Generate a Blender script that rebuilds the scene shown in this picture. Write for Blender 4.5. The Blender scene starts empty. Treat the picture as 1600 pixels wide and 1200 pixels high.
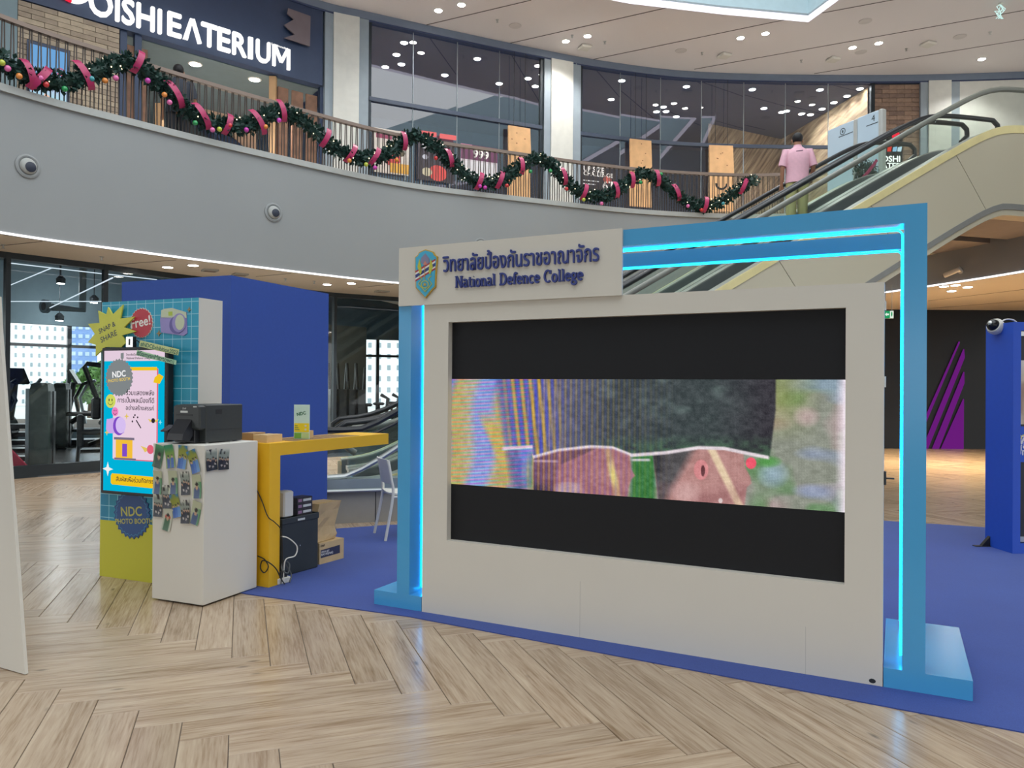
import bpy, bmesh, math, random
import numpy as np
from mathutils import Vector, Matrix
random.seed(7)
rng = np.random.default_rng(7)
SC = bpy.context.scene
COL = SC.collection

# ---------------------------------------------------------------- camera
F = 1200.0            # focal length in pixels of the 1600x1200 frame
H = 1.55              # eye height
PITCH = math.atan(5 / 1200.0)
ROLL = 0.007
FW = np.array([0, math.cos(PITCH), math.sin(PITCH)])
_u0 = np.array([0, -math.sin(PITCH), math.cos(PITCH)])
_r0 = np.array([1.0, 0, 0])
RT = _r0 * math.cos(ROLL) + _u0 * math.sin(ROLL)
UP = _u0 * math.cos(ROLL) - _r0 * math.sin(ROLL)
cd = bpy.data.cameras.new('camera')
cam = bpy.data.objects.new('camera', cd)
COL.objects.link(cam)
cd.sensor_width = 36.0
cd.lens = F / 1600 * 36.0
cd.clip_end = 400
cam.matrix_world = Matrix(((RT[0], UP[0], -FW[0], 0), (RT[1], UP[1], -FW[1], 0), (RT[2], UP[2], -FW[2], H), (0, 0, 0, 1)))
SC.camera = cam

# ---------------------------------------------------------------- sky and exposure
EXPO = 1.35
SC.view_settings.view_transform = 'Standard'
SC.view_settings.look = 'None'
SC.view_settings.gamma = 1.0
SC.view_settings.use_curve_mapping = False
SC.view_settings.exposure = EXPO
SKY = (0.93, 0.97, 1.0)
SKY_STRENGTH = 1.0
w = bpy.data.worlds.new('world')
SC.world = w
w.use_nodes = True
bg = w.node_tree.nodes['Background']
bg.inputs[0].default_value = (*SKY, 1)
bg.inputs[1].default_value = SKY_STRENGTH
SC.cycles.use_light_tree = True
SC.cycles.max_bounces = 8
SC.cycles.diffuse_bounces = 4
SC.cycles.transparent_max_bounces = 24
SC.cycles.sample_clamp_indirect = 6.0
SC.cycles.caustics_reflective = False
SC.cycles.use_denoising = True
SC.cycles.use_adaptive_sampling = True
SC.cycles.adaptive_threshold = 0.03

def portal(loc, sx, sy, rot):
    l = bpy.data.lights.new('sky_portal', 'AREA')
    l.shape = 'RECTANGLE'; l.size = sx; l.size_y = sy
    l.cycles.is_portal = True
    o = bpy.data.objects.new('sky_portal', l); COL.objects.link(o)
    o.location = loc; o.rotation_euler = rot
    o['kind'] = 'helper'
portal((0.5, 4.5, 13.2), 20, 30, (0, 0, 0))

# ---------------------------------------------------------------- pixel to place
def ray(x, y):
    return FW + (x - 800) / F * RT - (y - 600) / F * UP
CAM = np.array([0, 0, H])
def fl(x, y, z=0.0):
    d = ray(x, y); return CAM + d * ((z - H) / d[2])
def at(x, y, Y):
    d = ray(x, y); return CAM + d * (Y / d[1])
def onv(x, y, p, ang):
    d = ray(x, y); n = np.array([-math.sin(ang), math.cos(ang)])
    return CAM + d * ((n @ np.array(p)[:2]) / (n @ d[:2]))
def pxof(P):
    v = np.array(P) - CAM; k = v @ FW
    return 800 + F * (v @ RT) / k, 600 - F * (v @ UP) / k
class Frame:
    """a vertical plane with local x along it, y into it and z up"""
    def __init__(self, origin, deg):
        self.o = np.array([origin[0], origin[1], 0.0]); self.a = math.radians(deg)
        self.ex = np.array([math.cos(self.a), math.sin(self.a), 0]); self.ey = np.array([-math.sin(self.a), math.cos(self.a), 0])
    def px(self, x, y, off=0.0):
        P = onv(x, y, self.o + self.ey * off, self.a)
        return float((P - self.o) @ self.ex), float(P[2])
    def loc(self, P):
        d = np.array([P[0], P[1], 0]) - self.o
        return float(d @ self.ex), float(d @ self.ey)
    def world(self, x, y, z=0.0):
        return self.o + self.ex * x + self.ey * y + np.array([0, 0, z])

# ---------------------------------------------------------------- objects
def link(o, parent=None):
    COL.objects.link(o)
    if parent is not None: o.parent = parent
    return o
def tag(o, label, cat, group=None):
    o['label'] = label; o['category'] = cat
    if group: o['group'] = group
    return o
def thing(name, label, cat, loc=(0, 0, 0), rz=0.0, group=None):
    o = bpy.data.objects.new(name, None)
    o.empty_display_size = 0.1
    link(o); o.location = loc; o.rotation_euler = (0, 0, rz)
    return tag(o, label, cat, group)
def structure(o, label=None):
    o['kind'] = 'structure'
    if label: o['label'] = label
    return o
def sroot(name, label=None):
    o = bpy.data.objects.new(name, None); link(o); return structure(o, label)
class MB:
    def __init__(s): s.v = []; s.f = []; s.smooth = False
    def add(s, v, f):
        n = len(s.v); s.v += [tuple(map(float, p)) for p in v]; s.f += [tuple(i + n for i in q) for q in f]; return s
    def box(s, x0, x1, y0, y1, z0, z1, M=None):
        v = [(x0, y0, z0), (x1, y0, z0), (x1, y1, z0), (x0, y1, z0), (x0, y0, z1), (x1, y0, z1), (x1, y1, z1), (x0, y1, z1)]
        if M is not None: v = [tuple(M @ Vector(p)) for p in v]
        return s.add(v, [(0, 3, 2, 1), (4, 5, 6, 7), (0, 1, 5, 4), (1, 2, 6, 5), (2, 3, 7, 6), (3, 0, 4, 7)])
    def rbox(s, x0, x1, y0, y1, z0, z1, r=0.01):
        """box with its four vertical edges and the top and bottom rims chamfered"""
        def loop(i, z):
            a, b, c, d = x0 + i, x1 - i, y0 + i, y1 - i
            return [(a + r, c, z), (b - r, c, z), (b, c + r, z), (b, d - r, z), (b - r, d, z), (a + r, d, z), (a, d - r, z), (a, c + r, z)]
        L = [loop(r, z0), loop(0, z0 + r), loop(0, z1 - r), loop(r, z1)]
        return s.loft(L, True)
    def loft(s, loops, cap=False, closed=True):
        n = len(loops[0]); k = len(loops); v = [p for L in loops for p in L]; f = []
        for i in range(k - 1):
            for j in range(n if closed else n - 1):
                j2 = (j + 1) % n
                f.append((i * n + j, i * n + j2, (i + 1) * n + j2, (i + 1) * n + j))
        if cap:
            f.append(tuple(range(n - 1, -1, -1))); f.append(tuple((k - 1) * n + j for j in range(n)))
        return s.add(v, f)
    def prism(s, pts, a, b, plane='xz'):
        """polygon given in plane xz extruded in y from a to b, or in xy extruded in z"""
        if plane == 'xz': A = [(p[0], a, p[1]) for p in pts]; B = [(p[0], b, p[1]) for p in pts]
        elif plane == 'xy': A = [(p[0], p[1], a) for p in pts]; B = [(p[0], p[1], b) for p in pts]
        else: A = [(a, p[0], p[1]) for p in pts]; B = [(b, p[0], p[1]) for p in pts]
        return s.loft([A, B], True)
    def tube(s, path, r, n=8, cap=True):
        P = [Vector(p) for p in path]; R = r if isinstance(r, (list, tuple)) else [r] * len(P)
        loops = []; prev = None
        for i, p in enumerate(P):
            t = (P[min(i + 1, len(P) - 1)] - P[max(i - 1, 0)])
            t = t.normalized() if t.length > 1e-9 else Vector((0, 0, 1))
            if prev is None:
                ref = Vector((0, 0, 1)) if abs(t.z) < 0.9 else Vector((1, 0, 0)); a = t.cross(ref).normalized()
            else:
                a = (prev - t * prev.dot(t)).normalized()
            prev = a; b = t.cross(a)
            loops.append([tuple(p + (a * math.cos(2 * math.pi * k / n) + b * math.sin(2 * math.pi * k / n)) * R[i]) for k in range(n)])
        return s.loft(loops, cap)
    def lathe(s, prof, n=20, M=None):
        loops = []
        for (r_, z) in prof:
            L = [Vector((r_ * math.cos(2 * math.pi * k / n), r_ * math.sin(2 * math.pi * k / n), z)) for k in range(n)]
            loops.append([tuple(M @ p) if M is not None else tuple(p) for p in L])
        return s.loft(loops, True)
    def ball(s, c, r, n=12, m=8, sc=(1, 1, 1)):
        loops = []
        for i in range(m + 1):
            th = math.pi * i / m; th = min(max(th, 0.02), math.pi - 0.02)
            loops.append([(c[0] + r * sc[0] * math.sin(th) * math.cos(2 * math.pi * k / n), c[1] + r * sc[1] * math.sin(th) * math.sin(2 * math.pi * k / n), c[2] - r * sc[2] * math.cos(th)) for k in range(n)])
        return s.loft(loops, True)
    def mesh(s, name, mat=None):
        me = bpy.data.meshes.new(name); me.from_pydata(s.v, [], s.f); me.update()
        bm = bmesh.new(); bm.from_mesh(me); bmesh.ops.recalc_face_normals(bm, faces=bm.faces); bm.to_mesh(me); bm.free()
        if s.smooth:
            me.shade_smooth()
            try: me.set_sharp_from_angle(angle=math.radians(40))
            except Exception: pass
        if mat is not None: me.materials.append(mat)
        return me
    def build(s, name, mat, parent=None, smooth=None):
        if smooth is not None: s.smooth = smooth
        return link(bpy.data.objects.new(name, s.mesh(name, mat)), parent)
def B(name, x0, x1, y0, y1, z0, z1, mat, parent=None):
    return MB().box(x0, x1, y0, y1, z0, z1).build(name, mat, parent)
def RB(name, x0, x1, y0, y1, z0, z1, mat, parent=None, r=0.006):
    return MB().rbox(x0, x1, y0, y1, z0, z1, r).build(name, mat, parent)
def copy_of(o, parent=None, loc=None):
    c = o.copy(); link(c, parent)
    if loc is not None: c.location = loc
    return c
def flat(name, pts, y, mat, parent, th=0.001):
    """a flat cut-out in local x,z whose front is at y"""
    return MB().prism(pts, y, y + th).build(name, mat, parent)
def ellipse(cx, cz, rx, rz, n=24, rot=0.0):
    c, s_ = math.cos(rot), math.sin(rot)
    return [(cx + rx * math.cos(t) * c - rz * math.sin(t) * s_, cz + rx * math.cos(t) * s_ + rz * math.sin(t) * c) for t in [2 * math.pi * k / n for k in range(n)]]
def star(cx, cz, r1, r2, n, sx=1.0, rot=0.0):
    return [(cx + sx * (r1 if k % 2 == 0 else r2) * math.cos(rot + math.pi * k / n), cz + (r1 if k % 2 == 0 else r2) * math.sin(rot + math.pi * k / n)) for k in range(2 * n)]
def ribbon(pts, wd):
    """polyline in a plane turned into a band of width wd"""
    P = [Vector((p[0], p[1])) for p in pts]; L = []; R = []
    for i, p in enumerate(P):
        t = (P[min(i + 1, len(P) - 1)] - P[max(i - 1, 0)]).normalized(); n = Vector((-t.y, t.x)) * wd / 2
        L.append(tuple(p + n)); R.append(tuple(p - n))
    return L + R[::-1]
def txt(name, body, parent, mat, x, z, y, width=None, height=None, th=0.002, bold=0.0, align='L', rot=0.0, shear=0.0, spacing=1.0):
    """lettering standing on the plane y, left or centre of its base line at x,z; width/height in metres"""
    cu = bpy.data.curves.new(name, 'FONT'); cu.body = body; cu.size = 1.0; cu.resolution_u = 3
    cu.shear = shear; cu.space_character = spacing
    o = bpy.data.objects.new(name, cu); COL.objects.link(o)
    bpy.context.view_layer.update()
    me = bpy.data.meshes.new_from_object(o.evaluated_get(bpy.context.evaluated_depsgraph_get()))
    bpy.data.objects.remove(o); bpy.data.curves.remove(cu)
    V = np.array([v.co[:2] for v in me.vertices]) if len(me.vertices) else np.zeros((1, 2))
    lo, hi = V.min(0), V.max(0); sp = np.maximum(hi - lo, 1e-6)
    sx = width / sp[0] if width else height / sp[1]
    sz = height / sp[1] if height else sx
    base = 0.0 if height is None else lo[1]
    bm = bmesh.new(); bm.from_mesh(me)
    if bold > 0:      # heavier weight: the outline repeated a hair to each side
        src = bm.faces[:]
        for kk, (ox, oy) in enumerate(((bold, 0), (-bold, 0), (0, bold), (0, -bold))):
            dd = bmesh.ops.duplicate(bm, geom=src)
            for v in dd['geom']:
                if isinstance(v, bmesh.types.BMVert): v.co.x += ox; v.co.y += oy; v.co.z = 0.00012 * (kk + 1)
    if th > 0.0015:
        r_ = bmesh.ops.extrude_face_region(bm, geom=bm.faces[:])
        top = {e for e in r_['geom'] if isinstance(e, bmesh.types.BMVert)}
    else: top = set()
    ca, sa = math.cos(rot), math.sin(rot)
    for v in bm.verts:
        px_ = (v.co.x - lo[0]) * sx; pz_ = (v.co.y - base) * sz
        if align == 'C': px_ -= sp[0] * sx / 2
        if align == 'R': px_ -= sp[0] * sx
        v.co = Vector((x + px_ * ca - pz_ * sa, y - (th if v in top else 0.0) - v.co.z, z + px_ * sa + pz_ * ca))
    bmesh.ops.recalc_face_normals(bm, faces=bm.faces)
    bm.to_mesh(me); bm.free(); me.name = name; me.materials.clear(); me.materials.append(mat)
    return link(bpy.data.objects.new(name, me), parent)

# ---------------------------------------------------------------- materials
ORD = ['first', 'second', 'third', 'fourth', 'fifth', 'sixth', 'seventh', 'eighth', 'ninth', 'tenth', 'eleventh', 'twelfth', 'thirteenth', 'fourteenth', 'fifteenth', 'sixteenth', 'seventeenth', 'eighteenth', 'nineteenth', 'twentieth']
def lin(c):
    c = c / 255.0
    return c / 12.92 if c <= 0.04045 else ((c + 0.055) / 1.055) ** 2.4
def rgb(t): return tuple(lin(c) for c in t)
def nt(name):
    m = bpy.data.materials.new(name); m.use_nodes = True
    t = m.node_tree; p = t.nodes['Principled BSDF']
    return m, t, p
def noise_var(t, col_a, col_b, scale, detail=3.0, vec=None, stretch=None):
    n = t.nodes.new('ShaderNodeTexNoise'); n.inputs['Scale'].default_value = scale; n.inputs['Detail'].default_value = detail
    tc = t.nodes.new('ShaderNodeTexCoord'); src = tc.outputs['Object'] if vec is None else vec
    if stretch:
        mp = t.nodes.new('ShaderNodeMapping'); mp.inputs['Scale'].default_value = stretch; t.links.new(src, mp.inputs[0]); src = mp.outputs[0]
    t.links.new(src, n.inputs['Vector'])
    r_ = t.nodes.new('ShaderNodeValToRGB'); r_.color_ramp.elements[0].position = 0.3; r_.color_ramp.elements[1].position = 0.7
    r_.color_ramp.elements[0].color = (*col_a, 1); r_.color_ramp.elements[1].color = (*col_b, 1)
    t.links.new(n.outputs[0], r_.inputs[0]); return r_.outputs[0]
_mats = {}
def mat(name, c, rough=0.5, metal=0.0, var=0.04, scale=6.0, spec=0.5, coat=0.0):
    """painted or plastic surface, c in sRGB 0-255, with a faint mottling of its colour"""
    if name in _mats: return _mats[name]
    m, t, p = nt(name); a = rgb(c)
    lo = tuple(max(0, q * (1 - var)) for q in a); hi = tuple(min(1, q * (1 + var)) for q in a)
    t.links.new(noise_var(t, lo, hi, scale), p.inputs['Base Color'])
    p.inputs['Roughness'].default_value = rough; p.inputs['Metallic'].default_value = metal
    p.inputs['Specular IOR Level'].default_value = spec
    p.inputs['Coat Weight'].default_value = coat
    _mats[name] = m; return m
def glow(name, c, k=1.0):
    """something that gives off light and shows as sRGB colour c times k"""
    if name in _mats: return _mats[name]
    m = bpy.data.materials.new(name); m.use_nodes = True; t = m.node_tree; t.nodes.clear()
    e = t.nodes.new('ShaderNodeEmission'); o = t.nodes.new('ShaderNodeOutputMaterial')
    e.inputs[0].default_value = (*rgb(c), 1); e.inputs[1].default_value = k / 2 ** EXPO
    t.links.new(e.outputs[0], o.inputs[0]); _mats[name] = m; return m
def glow_attr(name, k=1.0):
    if name in _mats: return _mats[name]
    m = bpy.data.materials.new(name); m.use_nodes = True; t = m.node_tree; t.nodes.clear()
    e = t.nodes.new('ShaderNodeEmission'); o = t.nodes.new('ShaderNodeOutputMaterial'); a = t.nodes.new('ShaderNodeVertexColor'); a.layer_name = 'Col'
    t.links.new(a.outputs[0], e.inputs[0]); e.inputs[1].default_value = k / 2 ** EXPO
    t.links.new(e.outputs[0], o.inputs[0]); _mats[name] = m; return m
def print_attr(name, rough=0.4):
    if name in _mats: return _mats[name]
    m, t, p = nt(name); a = t.nodes.new('ShaderNodeVertexColor'); a.layer_name = 'Col'
    t.links.new(a.outputs[0], p.inputs['Base Color']); p.inputs['Roughness'].default_value = rough
    _mats[name] = m; return m
def glass(name, tint=(0.95, 0.98, 0.98), ior=1.45, rough=0.0, gl=1.0):
    if name in _mats: return _mats[name]
    m = bpy.data.materials.new(name); m.use_nodes = True; t = m.node_tree; t.nodes.clear()
    o = t.nodes.new('ShaderNodeOutputMaterial'); mx = t.nodes.new('ShaderNodeMixShader'); tr = t.nodes.new('ShaderNodeBsdfTransparent')
    g = t.nodes.new('ShaderNodeBsdfGlossy'); fr = t.nodes.new('ShaderNodeFresnel')
    tr.inputs[0].default_value = (*tint, 1); g.inputs[0].default_value = (gl, gl, gl, 1); g.inputs['Roughness'].default_value = rough
    fr.inputs[0].default_value = ior
    ge = t.nodes.new('ShaderNodeNewGeometry'); bf = t.nodes.new('ShaderNodeMath'); bf.operation = 'SUBTRACT'; bf.inputs[0].default_value = 1.0; t.links.new(ge.outputs['Backfacing'], bf.inputs[1])
    mu = t.nodes.new('ShaderNodeMath'); mu.operation = 'MULTIPLY'; t.links.new(fr.outputs[0], mu.inputs[0]); t.links.new(bf.outputs[0], mu.inputs[1])   # the far face of the sheet only lets light out
    t.links.new(mu.outputs[0], mx.inputs[0]); t.links.new(tr.outputs[0], mx.inputs[1]); t.links.new(g.outputs[0], mx.inputs[2]); t.links.new(mx.outputs[0], o.inputs[0])
    _mats[name] = m; return m
def raster(name, W, Hh, nx, ny, fn, mat_, parent, y, x0=0.0, z0=0.0, curl=0.0):
    """a flat printed or lit picture: a fine grid whose point colours come from fn(u, v), u to the right and v down"""
    u = np.linspace(0, 1, nx + 1); v = np.linspace(0, 1, ny + 1); U, V = np.meshgrid(u, v)
    C = np.clip(fn(U, V), 0, 255)
    C = np.where(C / 255 <= 0.04045, C / 255 / 12.92, ((C / 255 + 0.055) / 1.055) ** 2.4)
    X = x0 + U * W; Z = z0 + (1 - V) * Hh; Y = y - curl * ((V - 0.5) ** 2) * 4
    me = bpy.data.meshes.new(name)
    verts = np.stack([X, Y, Z], -1).reshape(-1, 3)
    i = np.arange(ny)[:, None] * (nx + 1) + np.arange(nx)[None, :]
    q = np.stack([i, i + nx + 1, i + nx + 2, i + 1], -1).reshape(-1, 4)
    me.from_pydata(verts.tolist(), [], q.tolist())
    ca = me.color_attributes.new('Col', 'FLOAT_COLOR', 'POINT')
    ca.data.foreach_set('color', np.concatenate([C.reshape(-1, 3), np.ones((len(verts), 1))], 1).astype(np.float32).ravel())
    me.materials.append(mat_); me.update()
    return link(bpy.data.objects.new(name, me), parent)
def vnoise(U, V, fx, fy, seed=0):
    r_ = np.random.default_rng(seed); gx, gy = int(fx) + 3, int(fy) + 3
    G = r_.random((gy, gx)); x = U * fx; y = V * fy; i = np.floor(x).astype(int); j = np.floor(y).astype(int)
    a = x - i; b = y - j; a = a * a * (3 - 2 * a); b = b * b * (3 - 2 * b)
    return (G[j, i] * (1 - a) + G[j, i + 1] * a) * (1 - b) + (G[j + 1, i] * (1 - a) + G[j + 1, i + 1] * a) * b
def over(C, col, m):
    m = np.clip(m, 0, 1)[..., None]; return C * (1 - m) + np.array(col, float) * m

# curves seen from above -------------------------------------------------
def catmull(P, closed, n=12):
    P = [np.array(p, float) for p in P]; m = len(P); out = []
    for i in range(m if closed else m - 1):
        p1, p2 = P[i], P[(i + 1) % m]
        p0 = P[i - 1] if (closed or i > 0) else 2 * p1 - p2
        p3 = P[(i + 2) % m] if (closed or i + 2 < m) else 2 * p2 - p1
        for k in range(n):
            t = k / n
            out.append(0.5 * (2 * p1 + (p2 - p0) * t + (2 * p0 - 5 * p1 + 4 * p2 - p3) * t * t + (3 * p1 - p0 - 3 * p2 + p3) * t ** 3))
    if not closed: out.append(P[-1])
    return np.array(out)
class Curve:
    def __init__(s, pts, closed, n=12):
        s.c = catmull(pts, closed, n)
        if closed: s.c = np.vstack([s.c, s.c[:1]])
        d = np.gradient(s.c, axis=0); d /= np.linalg.norm(d, axis=1)[:, None]; s.t = d
        s.s = np.concatenate([[0], np.cumsum(np.linalg.norm(np.diff(s.c, axis=0), axis=1))])
    def pos(s, q): return np.array([np.interp(q, s.s, s.c[:, 0]), np.interp(q, s.s, s.c[:, 1])])
    def tan(s, q):
        t = np.array([np.interp(q, s.s, s.t[:, 0]), np.interp(q, s.s, s.t[:, 1])]); return t / np.linalg.norm(t)
    def off(s, q, d):
        t = s.tan(q); return s.pos(q) + np.array([-t[1], t[0]]) * d     # +d = away from the atrium
    def hit(s, px, py, d=0.0):
        """arc length and height where the line of sight meets the curve (moved out by d)"""
        r_ = ray(px, py); e = r_[:2]; n = np.array([-e[1], e[0]])
        C = s.c + np.stack([-s.t[:, 1], s.t[:, 0]], 1) * d
        k = C @ n; best = None
        for i in range(len(k) - 1):
            if k[i] * k[i + 1] <= 0 and k[i] != k[i + 1]:
                a = k[i] / (k[i] - k[i + 1]); P = C[i] * (1 - a) + C[i + 1] * a; t = (P @ e) / (e @ e)
                if t > 0 and (best is None or t < best[0]): best = (t, s.s[i] * (1 - a) + s.s[i + 1] * a)
        return best[1], float(H + best[0] * r_[2])
def wallstrip(curve, q0, q1, z0, z1, d0, d1, step=0.35):
    """a curved wall between arc lengths q0 and q1 with a thickness from offset d0 to d1"""
    n = max(2, int((q1 - q0) / step)); mb = MB(); L = []
    for i in range(n + 1):
        q = q0 + (q1 - q0) * i / n; a = curve.off(q, d0); b = curve.off(q, d1)
        L.append([(a[0], a[1], z0), (b[0], b[1], z0), (b[0], b[1], z1), (a[0], a[1], z1)])
    return mb.loft(L, True)
# ================================================================ materials of the place
WHITE = mat('warm_white_paint', (214, 210, 200), 0.55, var=0.015, scale=1.5)
FASCIA = mat('grey_white_plaster', (150, 153, 153), 0.6, var=0.02, scale=0.6)
COPING = mat('pale_coping', (176, 178, 174), 0.5)
SOFFIT = mat('beige_soffit', (238, 230, 216), 0.6, var=0.02, scale=0.5)
CEIL = mat('ceiling_grey_paint', (224, 218, 216), 0.65, var=0.015, scale=0.4)
SEAM = mat('dark_seam', (96, 90, 86), 0.8)
DARKMETAL = mat('dark_grey_metal', (44, 52, 58), 0.4, metal=0.3)
BLACK = mat('matt_black', (26, 27, 29), 0.5)
BLACKGLOSS = mat('gloss_black', (16, 17, 20), 0.25)
CHROME = mat('brushed_steel', (190, 192, 190), 0.3, metal=0.9)
LIGHTMETAL = mat('grey_alloy', (150, 160, 165), 0.35, metal=0.6)
STRIP = glow('white_light_strip', (255, 250, 255), 3.2)
LAMP = glow('warm_white_lamp', (255, 250, 240), 45.0)
LAMPRIM = mat('lamp_rim', (210, 206, 200), 0.4)
CLEAR = glass('clear_glass')
SHOPGLASS = glass('shop_glass', (0.82, 0.87, 0.93), 2.2)
GREENGLASS = glass('green_edge_glass', (0.962, 0.988, 0.975), 1.45)

# wood-look floor tiles: grain runs along the plank's own length (UV in metres)
def wood_floor():
    m, t, p = nt('oak_look_tile'); N = t.nodes; L = t.links
    uv = N.new('ShaderNodeUVMap'); uv.uv_map = 'UVMap'
    oi = N.new('ShaderNodeObjectInfo'); ge = N.new('ShaderNodeNewGeometry')
    ad = N.new('ShaderNodeMath'); ad.operation = 'ADD'; L.new(oi.outputs['Random'], ad.inputs[0]); L.new(ge.outputs['Random Per Island'], ad.inputs[1])
    fr = N.new('ShaderNodeMath'); fr.operation = 'FRACT'; L.new(ad.outputs[0], fr.inputs[0])
    cx = N.new('ShaderNodeCombineXYZ'); sc = N.new('ShaderNodeMath'); sc.operation = 'MULTIPLY'; sc.inputs[1].default_value = 37.0
    L.new(fr.outputs[0], sc.inputs[0]); L.new(sc.outputs[0], cx.inputs[2]); L.new(sc.outputs[0], cx.inputs[0])
    va = N.new('ShaderNodeVectorMath'); L.new(uv.outputs[0], va.inputs[0]); L.new(cx.outputs[0], va.inputs[1])
    mp = N.new('ShaderNodeMapping'); mp.inputs['Scale'].default_value = (1.4, 17.0, 1.0); L.new(va.outputs[0], mp.inputs[0])
    n1 = N.new('ShaderNodeTexNoise'); n1.inputs['Scale'].default_value = 1.0; n1.inputs['Detail'].default_value = 6.0; n1.inputs['Distortion'].default_value = 0.7; L.new(mp.outputs[0], n1.inputs['Vector'])
    mp2 = N.new('ShaderNodeMapping'); mp2.inputs['Scale'].default_value = (6.0, 90.0, 1.0); L.new(va.outputs[0], mp2.inputs[0])
    n2 = N.new('ShaderNodeTexNoise'); n2.inputs['Scale'].default_value = 1.0; n2.inputs['Detail'].default_value = 3.0; L.new(mp2.outputs[0], n2.inputs['Vector'])
    mx = N.new('ShaderNodeMix'); mx.data_type = 'FLOAT'; mx.inputs[0].default_value = 0.42; L.new(n1.outputs[0], mx.inputs[2]); L.new(n2.outputs[0], mx.inputs[3])
    cr = N.new('ShaderNodeValToRGB'); e = cr.color_ramp.elements
    e[0].position = 0.3; e[0].color = (*rgb((140, 114, 86)), 1); e[1].position = 0.68; e[1].color = (*rgb((195, 175, 149)), 1)
    x = e.new(0.5); x.color = (*rgb((177, 155, 130)), 1)
    L.new(mx.outputs[0], cr.inputs[0])
    # knots
    vo = N.new('ShaderNodeTexVoronoi'); vo.inputs['Scale'].default_value = 2.3
    mp3 = N.new('ShaderNodeMapping'); mp3.inputs['Scale'].default_value = (0.9, 2.6, 1.0); L.new(va.outputs[0], mp3.inputs[0]); L.new(mp3.outputs[0], vo.inputs['Vector'])
    kn = N.new('ShaderNodeValToRGB'); kn.color_ramp.elements[0].position = 0.02; kn.color_ramp.elements[0].color = (0.45, 0.45, 0.45, 1); kn.color_ramp.elements[1].position = 0.10; kn.color_ramp.elements[1].color = (1, 1, 1, 1)
    L.new(vo.outputs['Distance'], kn.inputs[0])
    hs = N.new('ShaderNodeHueSaturation'); L.new(cr.outputs[0], hs.inputs['Color'])
    mr = N.new('ShaderNodeMapRange'); mr.inputs['To Min'].default_value = 0.86; mr.inputs['To Max'].default_value = 1.02; L.new(fr.outputs[0], mr.inputs[0]); L.new(mr.outputs[0], hs.inputs['Value'])
    mu = N.new('ShaderNodeMix'); mu.data_type = 'RGBA'; mu.blend_type = 'MULTIPLY'; mu.inputs[0].default_value = 1.0; L.new(hs.outputs[0], mu.inputs[6]); L.new(kn.outputs[0], mu.inputs[7])
    L.new(mu.outputs[2], p.inputs['Base Color'])
    p.inputs['Roughness'].default_value = 0.25
    bp = N.new('ShaderNodeBump'); bp.inputs['Strength'].default_value = 0.12; bp.inputs['Distance'].default_value = 0.002; L.new(n2.outputs[0], bp.inputs['Height']); L.new(bp.outputs[0], p.inputs['Normal'])
    return m
WOOD = wood_floor()
def carpet_mat():
    m, t, p = nt('blue_needle_carpet')
    c = noise_var(t, rgb((36, 58, 128)), rgb((48, 74, 150)), 260.0, 2.0)
    c2 = noise_var(t, (0.86, 0.86, 0.9), (1.08, 1.08, 1.06), 1.3, 3.0)
    mu = t.nodes.new('ShaderNodeMix'); mu.data_type = 'RGBA'; mu.blend_type = 'MULTIPLY'; mu.inputs[0].default_value = 1.0
    t.links.new(c, mu.inputs[6]); t.links.new(c2, mu.inputs[7]); t.links.new(mu.outputs[2], p.inputs['Base Color'])
    p.inputs['Roughness'].default_value = 0.75; p.inputs['Sheen Weight'].default_value = 0.45; p.inputs['Sheen Roughness'].default_value = 0.28
    p.inputs['Sheen Tint'].default_value = (0.6, 0.7, 1, 1)
    return m
CARPET = carpet_mat()

# ================================================================ plan of the atrium
RING = Curve([(-9.3, 2), (-9.1, 5), (-8.5, 7.9), (-7.15, 10.65), (-6.03, 12.05), (-4.55, 13.62), (-2.34, 15.6), (0, 16.75), (3, 17.95), (5.8, 18.35), (7.4, 17.8), (8.1, 16.4), (9, 13.5), (9.4, 10), (9.4, 4), (9, -3), (6, -8), (0, -10), (-6, -8), (-9, -3)], True, 10)
SHOP = Curve([(-14.5, 6.5), (-12.5, 9.2), (-10.6, 11.2), (-8.7, 13.06), (-6.5, 15.05), (-4.4, 16.85), (-3.26, 17.45), (0, 19), (2.5, 20), (5.2, 20.6), (9.7, 20.7), (13.6, 20.4), (20, 19.6)], False, 10)
Z_SOF, Z_FASC, Z_FLOOR2, Z_CEIL = 3.65, 5.69, 5.40, 10.0
QT = RING.s[-1]

# ---------------------------------------------------------------- floor with its herringbone planks
floor = structure(MB().box(-34, 34, -16, 34, -0.3, -0.005).build('floor', mat('dark_grout', (92, 80, 70), 0.9)), 'wood-look tile floor laid in herringbone')
PW, PL, GAP = 0.2035, 1.222, 0.0018
PA = math.radians(19.4); PEX = np.array([math.cos(PA), math.sin(PA)]); PEY = np.array([-math.sin(PA), math.cos(PA)])
ORG = (-0.855 - PW, 4.448)
CARPET_POLY = [tuple(fl(386, 929)[:2]), tuple(fl(640, 964.5)[:2]), tuple(fl(1600, 1146)[:2]), (6.4, 1.30), (9.2, 0.6), (9.2, 7.0), (5.4, 8.66), (4.4, 9.07), (1.6, 9.25), (-1.4, 8.56), (-2.05, 8.25), (-3.2, 7.9), (-3.6, 7.2), (-2.5, 6.0)]
def inside(p, poly):
    c = False; j = len(poly) - 1
    for i in range(len(poly)):
        a, b = poly[i], poly[j]
        if (a[1] > p[1]) != (b[1] > p[1]) and p[0] < (b[0] - a[0]) * (p[1] - a[1]) / (b[1] - a[1]) + a[0]: c = not c
        j = i
    return c
planks = []
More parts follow.
